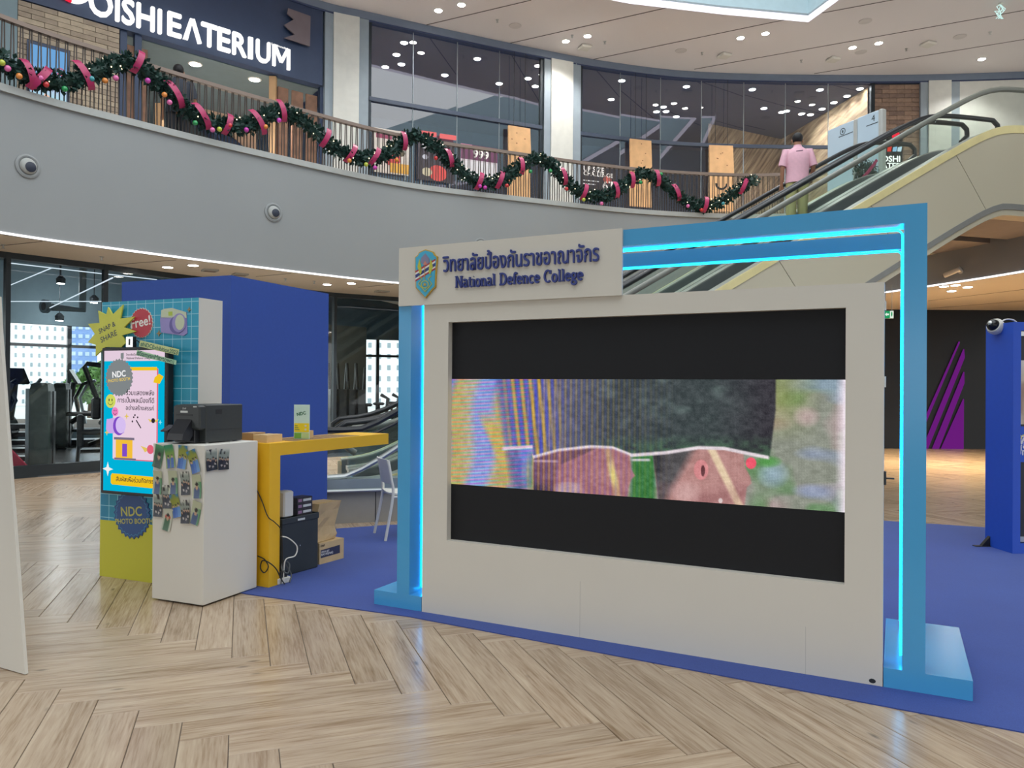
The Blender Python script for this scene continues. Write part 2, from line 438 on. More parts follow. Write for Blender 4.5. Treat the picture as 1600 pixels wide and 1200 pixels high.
for j in range(-14, 18):
    for k in range(-75, 76):
        bx_, by_ = ORG[0] + k * PW + j * PL, ORG[1] - k * PW + j * PL
        for kind in (0, 1):
            x0, y0 = (bx_, by_) if kind == 0 else (bx_ + PL, by_)
            wd, ht = (PL, PW) if kind == 0 else (PW, PL)
            c = PEX * (x0 + wd / 2) + PEY * (y0 + ht / 2)
            if c[1] < 1.2 or c[1] > 21.5 or c[0] < -13 or c[0] > 17: continue
            u_, v_ = pxof((c[0], c[1], 0))
            if (u_ < -900 or u_ > 2500) and c[1] > 0.1: continue
            cs = [PEX * (x0 + a * wd) + PEY * (y0 + b * ht) for a in (0, 1) for b in (0, 1)]
            if all(inside(q, CARPET_POLY) for q in cs) and inside(c, CARPET_POLY): continue
            if c[0] < -5 and (c @ np.array([-0.77, 0.64])) > (np.array([-8.1, 12.5]) @ np.array([-0.77, 0.64])) + 0.8: continue
            planks.append((c @ c if 0 < u_ < 1600 and v_ < 1330 else 900 + c @ c, c, kind))
planks.sort(key=lambda q: q[0])
def plank_geo(cx, cy, ang, V, Fa, UV):
    n = len(V); a, b, ch = PL / 2 - GAP, PW / 2 - GAP, 0.0022; ca, sa = math.cos(ang), math.sin(ang)
    for (x, y, z) in [(-a, -b, -0.006), (a, -b, -0.006), (a, b, -0.006), (-a, b, -0.006), (-a, -b, -ch), (a, -b, -ch), (a, b, -ch), (-a, b, -ch), (-a + ch, -b + ch, 0), (a - ch, -b + ch, 0), (a - ch, b - ch, 0), (-a + ch, b - ch, 0)]:
        V.append((cx + x * ca - y * sa, cy + x * sa + y * ca, z)); UV.append((x, y))
    for q in ((8, 9, 10, 11), (4, 5, 9, 8), (5, 6, 10, 9), (6, 7, 11, 10), (7, 4, 8, 11), (0, 1, 5, 4), (1, 2, 6, 5), (2, 3, 7, 6), (3, 0, 4, 7)): Fa.append(tuple(i + n for i in q))
def plank_mesh(name, lst):
    V, Fa, UV = [], [], []
    for (cx, cy, a) in lst: plank_geo(cx, cy, a, V, Fa, UV)
    me = bpy.data.meshes.new(name); me.from_pydata(V, [], Fa); lay = me.uv_layers.new(name='UVMap')
    idx = np.zeros(len(me.loops), int); me.loops.foreach_get('vertex_index', idx)
    lay.data.foreach_set('uv', np.array(UV, np.float32)[idx].ravel()); me.materials.append(WOOD); me.update(); return me
pm = plank_mesh('plank', [(0, 0, 0)])
NP = 296
for (_, c, kind) in planks[:NP]:
    o = link(bpy.data.objects.new('plank', pm), floor); o.location = (c[0], c[1], 0); o.rotation_euler = (0, 0, PA + (math.pi / 2 if kind else 0))
rest = link(bpy.data.objects.new('planks_beyond', plank_mesh('planks_beyond', [(c[0], c[1], PA + (math.pi / 2 if kind else 0)) for (_, c, kind) in planks[NP:]])), floor)
rest['kind'] = 'stuff'

# ---------------------------------------------------------------- balcony ring: fascia, coping, light strip, soffit, upper floor
fas = structure(wallstrip(RING, 0, QT, Z_SOF, Z_FASC, 0, 0.14).build('wall_fascia', FASCIA, smooth=True), 'smooth curved grey-white balcony front round the atrium')
wallstrip(RING, 0, QT, Z_FASC - 0.075, Z_FASC + 0.03, -0.05, 0.22).build('coping', COPING, fas, smooth=True)
tr1 = structure(wallstrip(RING, 0, QT, Z_SOF - 0.008, Z_SOF + 0.016, -0.010, 0.03).build('trim_1', STRIP), 'thin white light strip along the bottom of the balcony front')
def ringstrip(name, z0, z1, wfun, mat_, d0=0.0):
    L = []; n = 150
    for i in range(n + 1):
        q = QT * i / n; a = RING.off(q, d0); b = RING.off(q, wfun(q))
        L.append([(a[0], a[1], z0), (b[0], b[1], z0), (b[0], b[1], z1), (a[0], a[1], z1)])
    return MB().loft(L).build(name, mat_)
qL, _ = RING.hit(200, 400); qM, _ = RING.hit(560, 430)
q620, _ = RING.hit(640, 440)
def GOFF(q): return float(np.interp(q, [0, qL, qM, q620], [1.9, 1.9, 2.55, 2.7]))
def sofw(q):
    if q < q620: return GOFF(q) + 0.06
    return float(np.interp(q, [q620, q620 + 3], [GOFF(q620) + 0.06, 7.0])) if q < q620 + 3 else 8.0
sof = structure(ringstrip('ceiling_lower', Z_SOF + 0.03, Z_SOF + 0.1, sofw, SOFFIT, 0.03), 'beige ceiling under the balcony')
structure(ringstrip('floor_upper', Z_FLOOR2 - 0.1, Z_FLOOR2, lambda q: 9.5, mat('upper_floor_tile', (222, 212, 200), 0.4), 0.14), 'floor of the upper storey')
# seams in the lower ceiling
for pts in [((0, 384), (66, 377)), ((160, 415), (275, 406)), ((1450, 470), (1600, 452)), ((1450, 482), (1600, 470)), ((400, 432), (455, 427)), ((560, 449), (615, 444))]:
    a, b = fl(*pts[0], Z_SOF + 0.03), fl(*pts[1], Z_SOF + 0.03); d = (b - a)[:2]; d /= np.linalg.norm(d); n = np.array([-d[1], d[0]]) * 0.008
    MB().add([(*(a[:2] - n), Z_SOF + 0.026), (*(b[:2] - n), Z_SOF + 0.026), (*(b[:2] + n), Z_SOF + 0.026), (*(a[:2] + n), Z_SOF + 0.026), (*(a[:2] - n), Z_SOF + 0.034), (*(b[:2] - n), Z_SOF + 0.034), (*(b[:2] + n), Z_SOF + 0.034), (*(a[:2] + n), Z_SOF + 0.034)], [(0, 3, 2, 1), (4, 5, 6, 7), (0, 1, 5, 4), (2, 3, 7, 6)]).build('seam', SEAM, sof)

structure(MB().prism([(6.95, 15.5), (7.34, 15.0), (8.18, 12.07), (11.8, 13.1), (9.8, 20.3), (6.2, 18.6), (6.4, 17.0)], Z_FLOOR2 - 0.25, Z_FLOOR2 - 0.002, 'xy').build('floor_landing', mat('upper_floor_tile', (222, 212, 200), 0.4)), 'landing floor at the top of the escalators')

# ---------------------------------------------------------------- upper ceiling with the skylight opening
OPEN = [(6.7, 17.5), (4.6, 17.15), (2.5, 16.7), (-1.5, 15.3), (-5.2, 12.6), (-7.6, 9), (-8, 3), (-6, -5), (0, -8), (6, -5), (8.8, 3), (8.4, 11)]
CC = np.array([0.8, 5.0])
def opening_r(th):
    d = np.array([math.cos(th), math.sin(th)]); best = 0
    for i in range(len(OPEN)):
        a, b = np.array(OPEN[i]) - CC, np.array(OPEN[(i + 1) % len(OPEN)]) - CC
        M_ = np.array([[d[0], -(b - a)[0]], [d[1], -(b - a)[1]]])
        if abs(np.linalg.det(M_)) < 1e-9: continue
        t, s_ = np.linalg.solve(M_, a)
        if t > 0 and -1e-6 <= s_ <= 1 + 1e-6: best = max(best, t)
    return best
ths = sorted([2 * math.pi * k / 180 - math.pi for k in range(180)] + [math.atan2(p[1] - CC[1], p[0] - CC[0]) for p in OPEN])
def loops_at(rf, z): return [(CC[0] + rf(t) * math.cos(t), CC[1] + rf(t) * math.sin(t), z) for t in ths]
R0 = opening_r
ceil = structure(MB().loft([loops_at(lambda t: R0(t) + 0.05, Z_CEIL), loops_at(lambda t: 34.0, Z_CEIL), loops_at(lambda t: 34.0, Z_CEIL + 0.15), loops_at(lambda t: R0(t) + 0.05, Z_CEIL + 0.15), loops_at(lambda t: R0(t) + 0.05, Z_CEIL)]).build('ceiling', CEIL), 'light grey ceiling of the upper storey')
structure(MB().loft([loops_at(R0, Z_CEIL - 0.03), loops_at(lambda t: R0(t) + 0.09, Z_CEIL - 0.03), loops_at(lambda t: R0(t) + 0.09, Z_CEIL + 0.08), loops_at(R0, Z_CEIL + 0.08), loops_at(R0, Z_CEIL - 0.03)]).build('trim_2', glow('ceiling_light_strip', (245, 238, 255), 1.6)), 'white light strip round the skylight opening')
structure(MB().loft([loops_at(lambda t: R0(t) + 0.05, Z_CEIL + 0.09), loops_at(lambda t: R0(t) + 0.05, Z_CEIL + 3.2), loops_at(lambda t: R0(t) + 0.35, Z_CEIL + 3.2), loops_at(lambda t: R0(t) + 0.35, Z_CEIL + 0.09), loops_at(lambda t: R0(t) + 0.05, Z_CEIL + 0.09)]).build('wall_upper_drum', mat('pale_blue_grey', (178, 200, 206), 0.6)), 'pale blue-grey wall above the skylight opening')
for (a, b) in [((790, 69), (1046, 11)), ((920, 94), (1225, 31)), ((1085, 108), (1600, 16)), ((1272, 115), (1640, 55)), ((640, 45), (830, 0)), ((1285, 20), (1420, -5))]:
    A, B_ = fl(*a, Z_CEIL), fl(*b, Z_CEIL); d = (B_ - A)[:2]; d /= np.linalg.norm(d); n = np.array([-d[1], d[0]]) * 0.012
    MB().add([(*(q[:2] + s_ * n), z) for z in (Z_CEIL - 0.006, Z_CEIL + 0.004) for q in (A, B_) for s_ in (-1, 1)], [(0, 1, 3, 2), (4, 6, 7, 5), (0, 2, 6, 4), (1, 5, 7, 3)]).build('seam', SEAM, ceil)

# walls behind and beside the camera left out for daylight; pale paving bounces it
structure(MB().box(-140, 140, -140, 160, -0.6, -0.31).build('ground', mat('outside_paving', (190, 190, 186), 0.8)), 'pale paving outside the building')

# ---------------------------------------------------------------- upper shopfronts
ZT = 9.83
def qs(px, py=130, d=0.0): return SHOP.hit(px, py, d)[0]
structure(wallstrip(SHOP, 0, SHOP.s[-1], ZT, Z_CEIL, -0.12, 0.1).build('trim_3', mat('blue_grey_header', (112, 124, 142), 0.5), smooth=True), 'blue-grey band above the upper shopfronts')
structure(wallstrip(SHOP, 0, SHOP.s[-1], ZT - 0.03, ZT, -0.1, 6.0).build('ceiling_shop', mat('navy_shop_ceiling', (58, 70, 102), 0.7), smooth=True), 'dark navy ceiling inside the upper shops')
NAVY = mat('dark_navy_front', (46, 62, 92), 0.45)
structure(wallstrip(SHOP, 0, SHOP.s[-1], Z_FLOOR2, ZT, 5.9, 6.0).build('wall_shop_back', mat('shop_back_wall', (80, 100, 124), 0.7), smooth=True), 'dark back wall of the upper shops')
PIER = mat('cream_pier_panel', (212, 212, 204), 0.5)
PIERG = mat('grey_pier_frame', (146, 158, 166), 0.5)
def pier(name, a, b, c, d, label):
    r_ = sroot(name, label)
    wallstrip(SHOP, qs(a), qs(b), Z_FLOOR2, ZT, -0.10, 0.15, 0.3).build('pier_edge', PIERG, r_)
    wallstrip(SHOP, qs(b), qs(c), Z_FLOOR2, ZT, -0.14, 0.15, 0.3).build('pier_panel', PIER, r_)
    wallstrip(SHOP, qs(c), qs(d), Z_FLOOR2, ZT, -0.10, 0.15, 0.3).build('pier_edge', PIERG, r_)
pier('wall_pier_1', 505, 518, 559, 574, 'cream and grey pier between the restaurant and the glass front')
pier('wall_pier_2', 848, 858, 892, 905, 'cream and grey pier between the two glass fronts')
pier('wall_pier_3', 1436, 1448, 1483, 1497, 'cream and grey pier beside the brown brick wall')
structure(wallstrip(SHOP, qs(1497), SHOP.s[-1], Z_FLOOR2, ZT - 0.01, -0.09, 0.15).build('wall_upper_right', PIER), 'cream wall beyond the escalator top')
structure(wallstrip(SHOP, 0, qs(27, 20), Z_FLOOR2, ZT, -0.02, 0.15).build('wall_upper_left', mat('grey_green_post', (120, 140, 146), 0.5)), 'grey post at the end of the restaurant front')
def glassfront(n, pxs, label):
    r_ = sroot('window_%d' % n, label)
    for i in range(len(pxs) - 1):
        q0, q1 = qs(pxs[i]), qs(pxs[i + 1])
        a, b = SHOP.pos(q0), SHOP.pos(q1); d = (b - a) / np.linalg.norm(b - a); a2, b2 = a + d * 0.012, b - d * 0.012; nn = np.array([-d[1], d[0]]) * 0.006
        MB().add([(*(p + s_ * nn), z) for z in (Z_FLOOR2, ZT - 0.03) for p in (a2, b2) for s_ in (-1, 1)], [(0, 1, 3, 2), (4, 6, 7, 5), (0, 2, 6, 4), (1, 5, 7, 3), (0, 4, 5, 1), (2, 3, 7, 6)]).build('pane', SHOPGLASS, r_)
        if i: 
            MB().tube([(*SHOP.off(q0, -0.01), Z_FLOOR2), (*SHOP.off(q0, -0.01), ZT - 0.03)], 0.012, 6).build('glazing_bead', LIGHTMETAL, r_)
    wallstrip(SHOP, qs(pxs[0]), qs(pxs[-1]), 8.03, 8.12, -0.07, -0.012, 0.5).build('transom', mat('slate_transom', (62, 72, 90), 0.5), r_)
    for p in (pxs[0], pxs[-1]):
        q = qs(p); wallstrip(SHOP, q - 0.05, q + 0.05, Z_FLOOR2, ZT - 0.03, -0.05, 0.06, 0.05).build('frame', DARKMETAL, r_)
glassfront(1, [576, 645, 714, 780, 846], 'tall glass shopfront with three joints beside the restaurant sign')
glassfront(2, [906, 969, 1032, 1096, 1162, 1227, 1294, 1363], 'long glass shopfront ending at the brown brick wall')
# straw wall inside the second shop
def straw():
    m, t, p = nt('straw_mural'); tc = t.nodes.new('ShaderNodeTexCoord'); mp = t.nodes.new('ShaderNodeMapping')
    m0 = t.nodes.new('ShaderNodeMapping'); m0.inputs['Rotation'].default_value = (0, math.radians(-35), 0); t.links.new(tc.outputs['Object'], m0.inputs[0]); mp.inputs['Scale'].default_value = (12, 1.0, 0.9); t.links.new(m0.outputs[0], mp.inputs[0])
    c = noise_var(t, rgb((120, 92, 66)), rgb((236, 204, 160)), 1.2, 8.0, vec=mp.outputs[0]); t.links.new(c, p.inputs['Base Color']); p.inputs['Roughness'].default_value = 0.8; return m
STRAW = straw()
qa, qb = qs(1163), qs(1365)
wall = MB(); P0, P1, P2 = SHOP.off(qa, 3.2), SHOP.off(qa + 2.6, 4.6), SHOP.off(qb - 0.05, 0.25)
wall.loft([[(*p, Z_FLOOR2), (*p, ZT - 0.03)] for p in (P0, P1, P2)], closed=False)
structure(wall.build('wall_straw', STRAW), 'wall covered in a tan straw mural inside the glass shop')

# ---------------------------------------------------------------- lower storey: gym glass, dark wall
qg0, _ = RING.hit(-420, 450); 
GLASSQ = [RING.hit(p, 560, 1.9)[0] for p in (-330, -160, 10, 165)] + [RING.hit(p, 560, 2.2)[0] for p in (300, 410)] + [RING.hit(526, 560, 2.5)[0], RING.hit(690, 560, 2.6)[0], RING.hit(850, 560, 2.7)[0]]
win3 = sroot('window_3', 'tall glass front of the gym with dark mullions')
for i, q in enumerate(GLASSQ):
    g = GOFF(q)
    p = RING.off(q, g); t = RING.tan(q); ang = math.atan2(t[1], t[0])
    o = MB().box(-0.035, 0.035, -0.06, 0.06, 0, Z_SOF + 0.03).build('mullion', DARKMETAL, win3); o.location = (*p, 0); o.rotation_euler = (0, 0, ang)
    if i + 1 < len(GLASSQ):
        q2 = GLASSQ[i + 1]; a, b = RING.off(q, g), RING.off(q2, GOFF(q2)); d = (b - a) / np.linalg.norm(b - a); L_ = np.linalg.norm(b - a)
        fr_ = math.atan2(d[1], d[0])
        for nm, z0, z1, y0, y1, m_ in (('pane', 0.2, 3.58, -0.006, 0.006, CLEAR), ('sill', 0, 0.2, -0.06, 0.06, DARKMETAL), ('header', 3.58, Z_SOF + 0.03, -0.05, 0.05, DARKMETAL)):
            o = MB().box(0.035, L_ - 0.035, y0, y1, z0, z1).build(nm, m_, win3); o.location = (*a, 0); o.rotation_euler = (0, 0, fr_)
# dark wall with purple light fins at the far right of the ground floor
fr_dark = Frame((4.0, 20.35), 0.0)
DARKWALL = mat('near_black_wall', (11, 12, 14), 0.45, var=0.3, scale=1.2, spec=0.35)
structure(MB().box(-3.0, 33.8, 20.35, 20.6, 0, Z_SOF + 0.05).build('wall_far', DARKWALL), 'near-black polished wall at the end of the ground floor')
# ================================================================ carpet
car = MB().prism(CARPET_POLY, 0.0002, 0.006, 'xy').build('carpet', CARPET)
tag(car, 'royal blue needle-felt carpet laid under the display stand', 'carpet')

# ================================================================ LED video wall with sky blue portal frame
LF = Frame(fl(659, 957), -26.6)
SKYBLUE = mat('sky_blue_paint', (74, 158, 208), 0.2, var=0.015, scale=3)
BASEBLUE = SKYBLUE
NEON = glow('cyan_neon', (14, 178, 255), 13.0)
OFFW = mat('off_white_panel', (208, 203, 192), 0.55, var=0.012, scale=2)
ZB = 0.006
lw = thing('video_wall', 'large white framed video wall showing two people in dark caps', 'video wall', LF.o, LF.a)
W_, HT = 2.848, 2.112
sx0, sz0 = 0.196, 0.513; sx1, sz1 = 2.663, 1.986
D0 = 0.13
hm = MB()
hm.box(0, sx0, 0, D0, ZB, HT).box(sx1, W_, 0, D0, ZB, HT).box(sx0, sx1, 0, D0, ZB, sz0).box(sx0, sx1, 0, D0, sz1, HT)
hm.build('surround', OFFW, lw)
B('back_board', sx0, sx1, 0.07, D0, sz0, sz1, BLACK, lw)
# seam lines of the panel sheets and the cable hole
for x in (1.16, 2.47): B('sheet_joint', x, x + 0.002, -0.0006, 0.001, ZB, sz0 - (0.25 if x > 2 else 0.16), mat('joint_grey', (176, 172, 164), 0.7), lw)
hx, hz = LF.px(1363, 1064); MB().prism(ellipse(hx, hz, 0.017, 0.012, 10), -0.001, 0.002).build('cable_hole', BLACK, lw)
for (py0, py1) in ((588, 605), (470, 484)):
    pz0, pz1 = LF.px(1380, py1)[1], LF.px(1380, py0)[1]
    MB().box(W_, W_ + 0.008, 0.02, 0.07, pz0, pz1).build('hinge', CHROME, lw)
lz = LF.px(1379, 746)[1]; hd = MB().box(W_, W_ + 0.012, 0.015, 0.05, lz - 0.04, lz + 0.03).box(W_ + 0.012, W_ + 0.05, 0.02, 0.03, lz - 0.01, lz - 0.002); hd.build('door_latch', DARKMETAL, lw)
# the lit picture: letterboxed video frame
Zl, Zr = 5.17, 4.06
pt, pb = LF.px(697, 592)[1], LF.px(697, 757)[1]
LEDBLACK = mat('led_black_face', (17, 18, 22), 0.55, var=0.06, scale=40, spec=0.3)
ledf = B('led_face', sx0, sx1, 0.052, 0.07, sz0, sz1, LEDBLACK, lw)
def polyf(X, pts): return np.interp(X, [p[0] for p in pts], [p[1] for p in pts])
def led(U, V):
    u = U * Zr / ((1 - U) * Zl + U * Zr)      # where the point shows across the slanted screen
    X = 20 + 1533 * u
    bot = 487 + (598 - 487) * u; Y = 80 + V * (bot - 80)
    n1 = vnoise(U, V, 22, 8, 1); n2 = vnoise(U, V, 90, 34, 2); n3 = vnoise(U, V, 13, 6, 3); n4 = vnoise(U, V, 17, 7, 4); n5 = vnoise(U, V, 44, 16, 8)
    C = np.zeros(U.shape + (3,)) + np.array([142, 146, 134.0])
    # blurred garden on the right
    C = over(C, (196, 160, 166), np.clip((n3 - 0.5) * 2.4, 0, 0.75)); C = over(C, (98, 140, 92), np.clip((n4 - 0.55) * 3, 0, 0.75)); C = over(C, (146, 160, 196), np.clip((vnoise(U, V, 15, 7, 9) - 0.55) * 3, 0, 0.7))
    C = over(C, (140, 148, 86), np.clip((1460 - X) / 150, 0, 1) * np.clip((330 - Y) / 160, 0, 1) * 0.75)
    C = over(C, (156, 178, 200), np.clip(1 - ((X - 1270) / 70) ** 2 - ((Y - 450) / 60) ** 2, 0, 1) * 0.8)
    C = over(C, (86, 150, 78), np.clip(1 - ((X - 1250) / 60) ** 2 - ((Y - 400) / 26) ** 2, 0, 1))
    C = over(C, (200, 170, 172), np.clip(1 - ((X - 1400) / 60) ** 2 - ((Y - 225) / 45) ** 2, 0, 1) * 0.7)
    C = over(C, (250, 236, 246), np.clip((X - 1510) / 44, 0, 1))
    # banded bands on the left
    ph = (X + 0.25 * Y) / 34 + 0.9 * np.sin(Y / 90)
    left = np.clip((345 - X + 20 * np.sin(Y / 40)) / 40, 0, 1)
    band = 0.5 + 0.5 * np.sin(ph * 1.25)
    L_ = np.zeros_like(C) + np.array([206, 168, 70.0]); L_ = over(L_, (120, 120, 214), np.clip(band * 1.8 - 0.5, 0, 1))
    L_ = over(L_, (196, 196, 222), np.clip(1.2 - ((X - 130) / 70) ** 2, 0, 1) * 0.75 * (0.55 + 0.45 * np.sin(Y * 0.52 + X * 0.03)))
    L_ = over(L_, (224, 178, 60), np.clip(1.1 - ((X - 165 - (Y - 250) * 0.45) / 34) ** 2, 0, 1) * np.clip((Y - 200) / 60, 0, 1))
    L_ = over(L_, (72, 66, 160), np.clip(1.0 - ((X - 235 - (Y - 200) * 0.15) / 38) ** 2, 0, 1) * 0.8)
    L_ = over(L_, (70, 170, 190), 0.25 * (0.5 + 0.5 * np.sin(Y * 0.45)))
    C = over(C, (0, 0, 0), left); C = C * 1.0 + L_ * left[..., None]
    # dark cap
    brim = polyf(X, [(200, 352), (335, 343), (336, 384), (435, 357), (560, 343), (645, 347), (720, 376), (850, 366), (980, 346), (1080, 349), (1180, 370), (1270, 388)])
    cap = np.clip((brim - Y) / 6, 0, 1) * np.clip((X - 195 - (Y - 80) * 0.1) / 60, 0, 1) * np.clip((1283 - X - np.clip(Y - 200, 0, 400) * 0.12) / 8, 0, 1)
    capc = np.zeros_like(C) + np.array([66, 74, 76.0]); capc = over(capc, (112, 130, 126), np.clip((n1 * 0.6 + n5 * 0.4 - 0.48) * 3, 0, 0.8) * np.clip(1.1 - np.abs(X - 900) / 420, 0, 1) * np.clip(1.1 - (Y - 80) / 240, 0, 1))
    capc = over(capc, (58, 55, 62), np.clip((X - 1040) / 200, 0, 1) * 0.9)
    st = 0.5 + 0.5 * np.sin((X + 0.0 * Y) / 5.4 - Y * 0.02)
    capc = over(capc, (108, 106, 136), np.clip((640 - X) / 260, 0, 0.8) * (0.6 + 0.5 * n5))
    capc = over(capc, (192, 156, 66), np.clip((470 - X) / 110, 0, 1) * np.clip(st * 2.2 - 1.1, 0, 1))
    capc = over(capc, (76, 82, 200), np.clip((470 - X) / 110, 0, 1) * np.clip(1 - st * 2, 0, 1) * 0.85)
    capc = over(capc, (66, 104, 74), np.clip((Y - 290) / 60, 0, 1) * np.clip((X - 500) / 200, 0, 1) * n2 * 0.8)
    C = C * (1 - cap[..., None]) + capc * cap[..., None]
    # below the brim
    low = np.clip((Y - brim) / 5, 0, 1)
    C = over(C, (60, 120, 62), low * np.clip(1 - np.abs(X - 765) / 56, 0, 1) * 3)
    skin1 = low * np.clip((X - 335) / 8, 0, 1) * np.clip((polyf(Y, [(390, 716), (430, 722), (455, 736), (470, 722), (500, 712), (600, 700)]) - X) / 8, 0, 1)
    C = over(C, (174, 122, 128), skin1)
    C = over(C, (64, 52, 58), skin1 * np.clip((X - 330) / 10, 0, 1) * np.clip((440 - X - (Y - 380) * 0.1) / 14, 0, 1))
    C = over(C, (70, 60, 62), skin1 * np.clip((590 - X - (Y - 350) * 2.2) / 16, 0, 1) * np.clip((X - 440) / 8, 0, 1))
    C = over(C, (208, 196, 200), np.clip((Y - 478) / 8, 0, 1) * np.clip(1 - np.abs(X - 475) / 60, 0, 1) * 2 * low)
    C = over(C, (222, 208, 130), skin1 * np.clip(1.6 - np.abs(X - 632 - (Y - 380) * 0.22) / 12, 0, 1))
    skin2 = low * np.clip((X - 800 - (Y - 380) * 0.12) / 8, 0, 1) * np.clip((polyf(Y, [(380, 1160), (420, 1165), (460, 1186), (485, 1190), (500, 1172), (530, 1168), (600, 1160)]) - X) / 8, 0, 1)
    C = over(C, (180, 134, 130), skin2)
    C = over(C, (84, 82, 84), skin2 * np.clip((970 - X - (Y - 370) * 0.55) / 40, 0, 1))
    C = over(C, (54, 54, 58), skin2 * np.clip((850 - X) / 26, 0, 1) * np.clip((460 - Y) / 30, 0, 1))
    ear = 1 - ((X - 990) / 30) ** 2 - ((Y - 432) / 42) ** 2
    C = over(C, (214, 140, 142), np.clip(ear * 4, 0, 1) * low); C = over(C, (104, 62, 66), np.clip((1 - ((X - 997) / 9) ** 2 - ((Y - 436) / 24) ** 2) * 3, 0, 1) * low)
    C = over(C, (226, 202, 170), low * np.clip(1.8 - np.abs(X - 1034 - (Y - 360) * 0.5) / 12, 0, 1))
    C = over(C, (238, 90, 110), np.clip((1 - ((X - 1184) / 22) ** 2 - ((Y - 406) / 24) ** 2) * 4, 0, 1))
    C = over(C, (250, 245, 240), np.clip((1 - ((X - 1066) / 9) ** 2 - ((Y - 552) / 10) ** 2) * 4, 0, 1))
    edge = np.clip(1.7 - np.abs(Y - brim) / 5.5, 0, 1) * np.clip((X - 212) / 10, 0, 1) * np.clip((1258 - X) / 8, 0, 1)
    C = over(C, (226, 214, 220), edge)
    C = over(C, (226, 214, 220), np.clip(1.4 - np.abs(Y - 398 - (X - 340) * 0.02) / 5, 0, 1) * np.clip((X - 335) / 8, 0, 1) * np.clip((438 - X) / 8, 0, 1))
    C = over(C, (200, 200, 200), np.clip(1.4 - np.abs(Y - 394) / 5, 0, 1) * np.clip((X - 715) / 8, 0, 1) * np.clip((795 - X) / 8, 0, 1))
    # shading over the heads, then colour fringes and the diode grid
    C = over(C, (150, 100, 104), skin2 * np.clip((Y - 470) / 120, 0, 0.55) * np.clip(n3 * 1.6, 0, 1)); C = over(C, (226, 190, 186), skin2 * np.clip(1 - ((X - 930) / 70) ** 2 - ((Y - 520) / 50) ** 2, 0, 1) * 0.6)
    C = over(C, (150, 96, 110), skin1 * np.clip(n3 * 1.4 - 0.3, 0, 0.6))
    fr_ = np.clip((900 - X) / 500, 0, 1) * (1 - left)
    C = over(C, (240, 190, 110), fr_ * np.clip(np.sin(X / 3.3), 0, 1) * 0.34); C = over(C, (96, 100, 220), fr_ * np.clip(-np.sin(X / 3.3), 0, 1) * 0.28)
    C = over(C, (230, 110, 190), left * np.clip(np.sin(Y / 2.6 + X / 40), 0, 1) * 0.35); C = over(C, (60, 190, 214), left * np.clip(-np.sin(Y / 2.6 + X / 40), 0, 1) * 0.3)
    g = np.indices(U.shape); dots = ((g[0] % 2) * 0.5 + (g[1] % 2) * 0.5)
    C = C * (0.86 + 0.2 * dots)[..., None] + (n2 - 0.5)[..., None] * 20 + (np.random.default_rng(3).random(U.shape) - 0.5)[..., None] * 16
    return C
raster('lit_picture', sx1 - sx0, pt - pb, 620, 172, led, glow_attr('led_picture', 1.08), ledf, 0.0505, sx0, pb)

# header board with crest and raised lettering
hx0, hx1, hz0, hz1 = -0.196, 1.425, 2.108, 2.512
hb = thing('header_sign', 'white header board with raised navy lettering and a shield crest', 'sign', LF.o, LF.a)
HY = -0.022
B('board', hx0, hx1, HY, -0.0015, hz0, hz1, OFFW, hb)
LETTER = mat('navy_letter', (44, 58, 128), 0.45)
def hp(x, y): return LF.px(x, y, HY)
a, b = hp(693, 425), hp(936.5, 409)
txt('thai_lettering', 'วิทยาลัยป้องกันราชอาณาจักร', hb, LETTER, a[0], a[1] - 0.002, HY, width=b[0] - a[0], height=0.122, th=0.014, bold=0.012)
a, b = hp(712.5, 450), hp(912, 441.5)

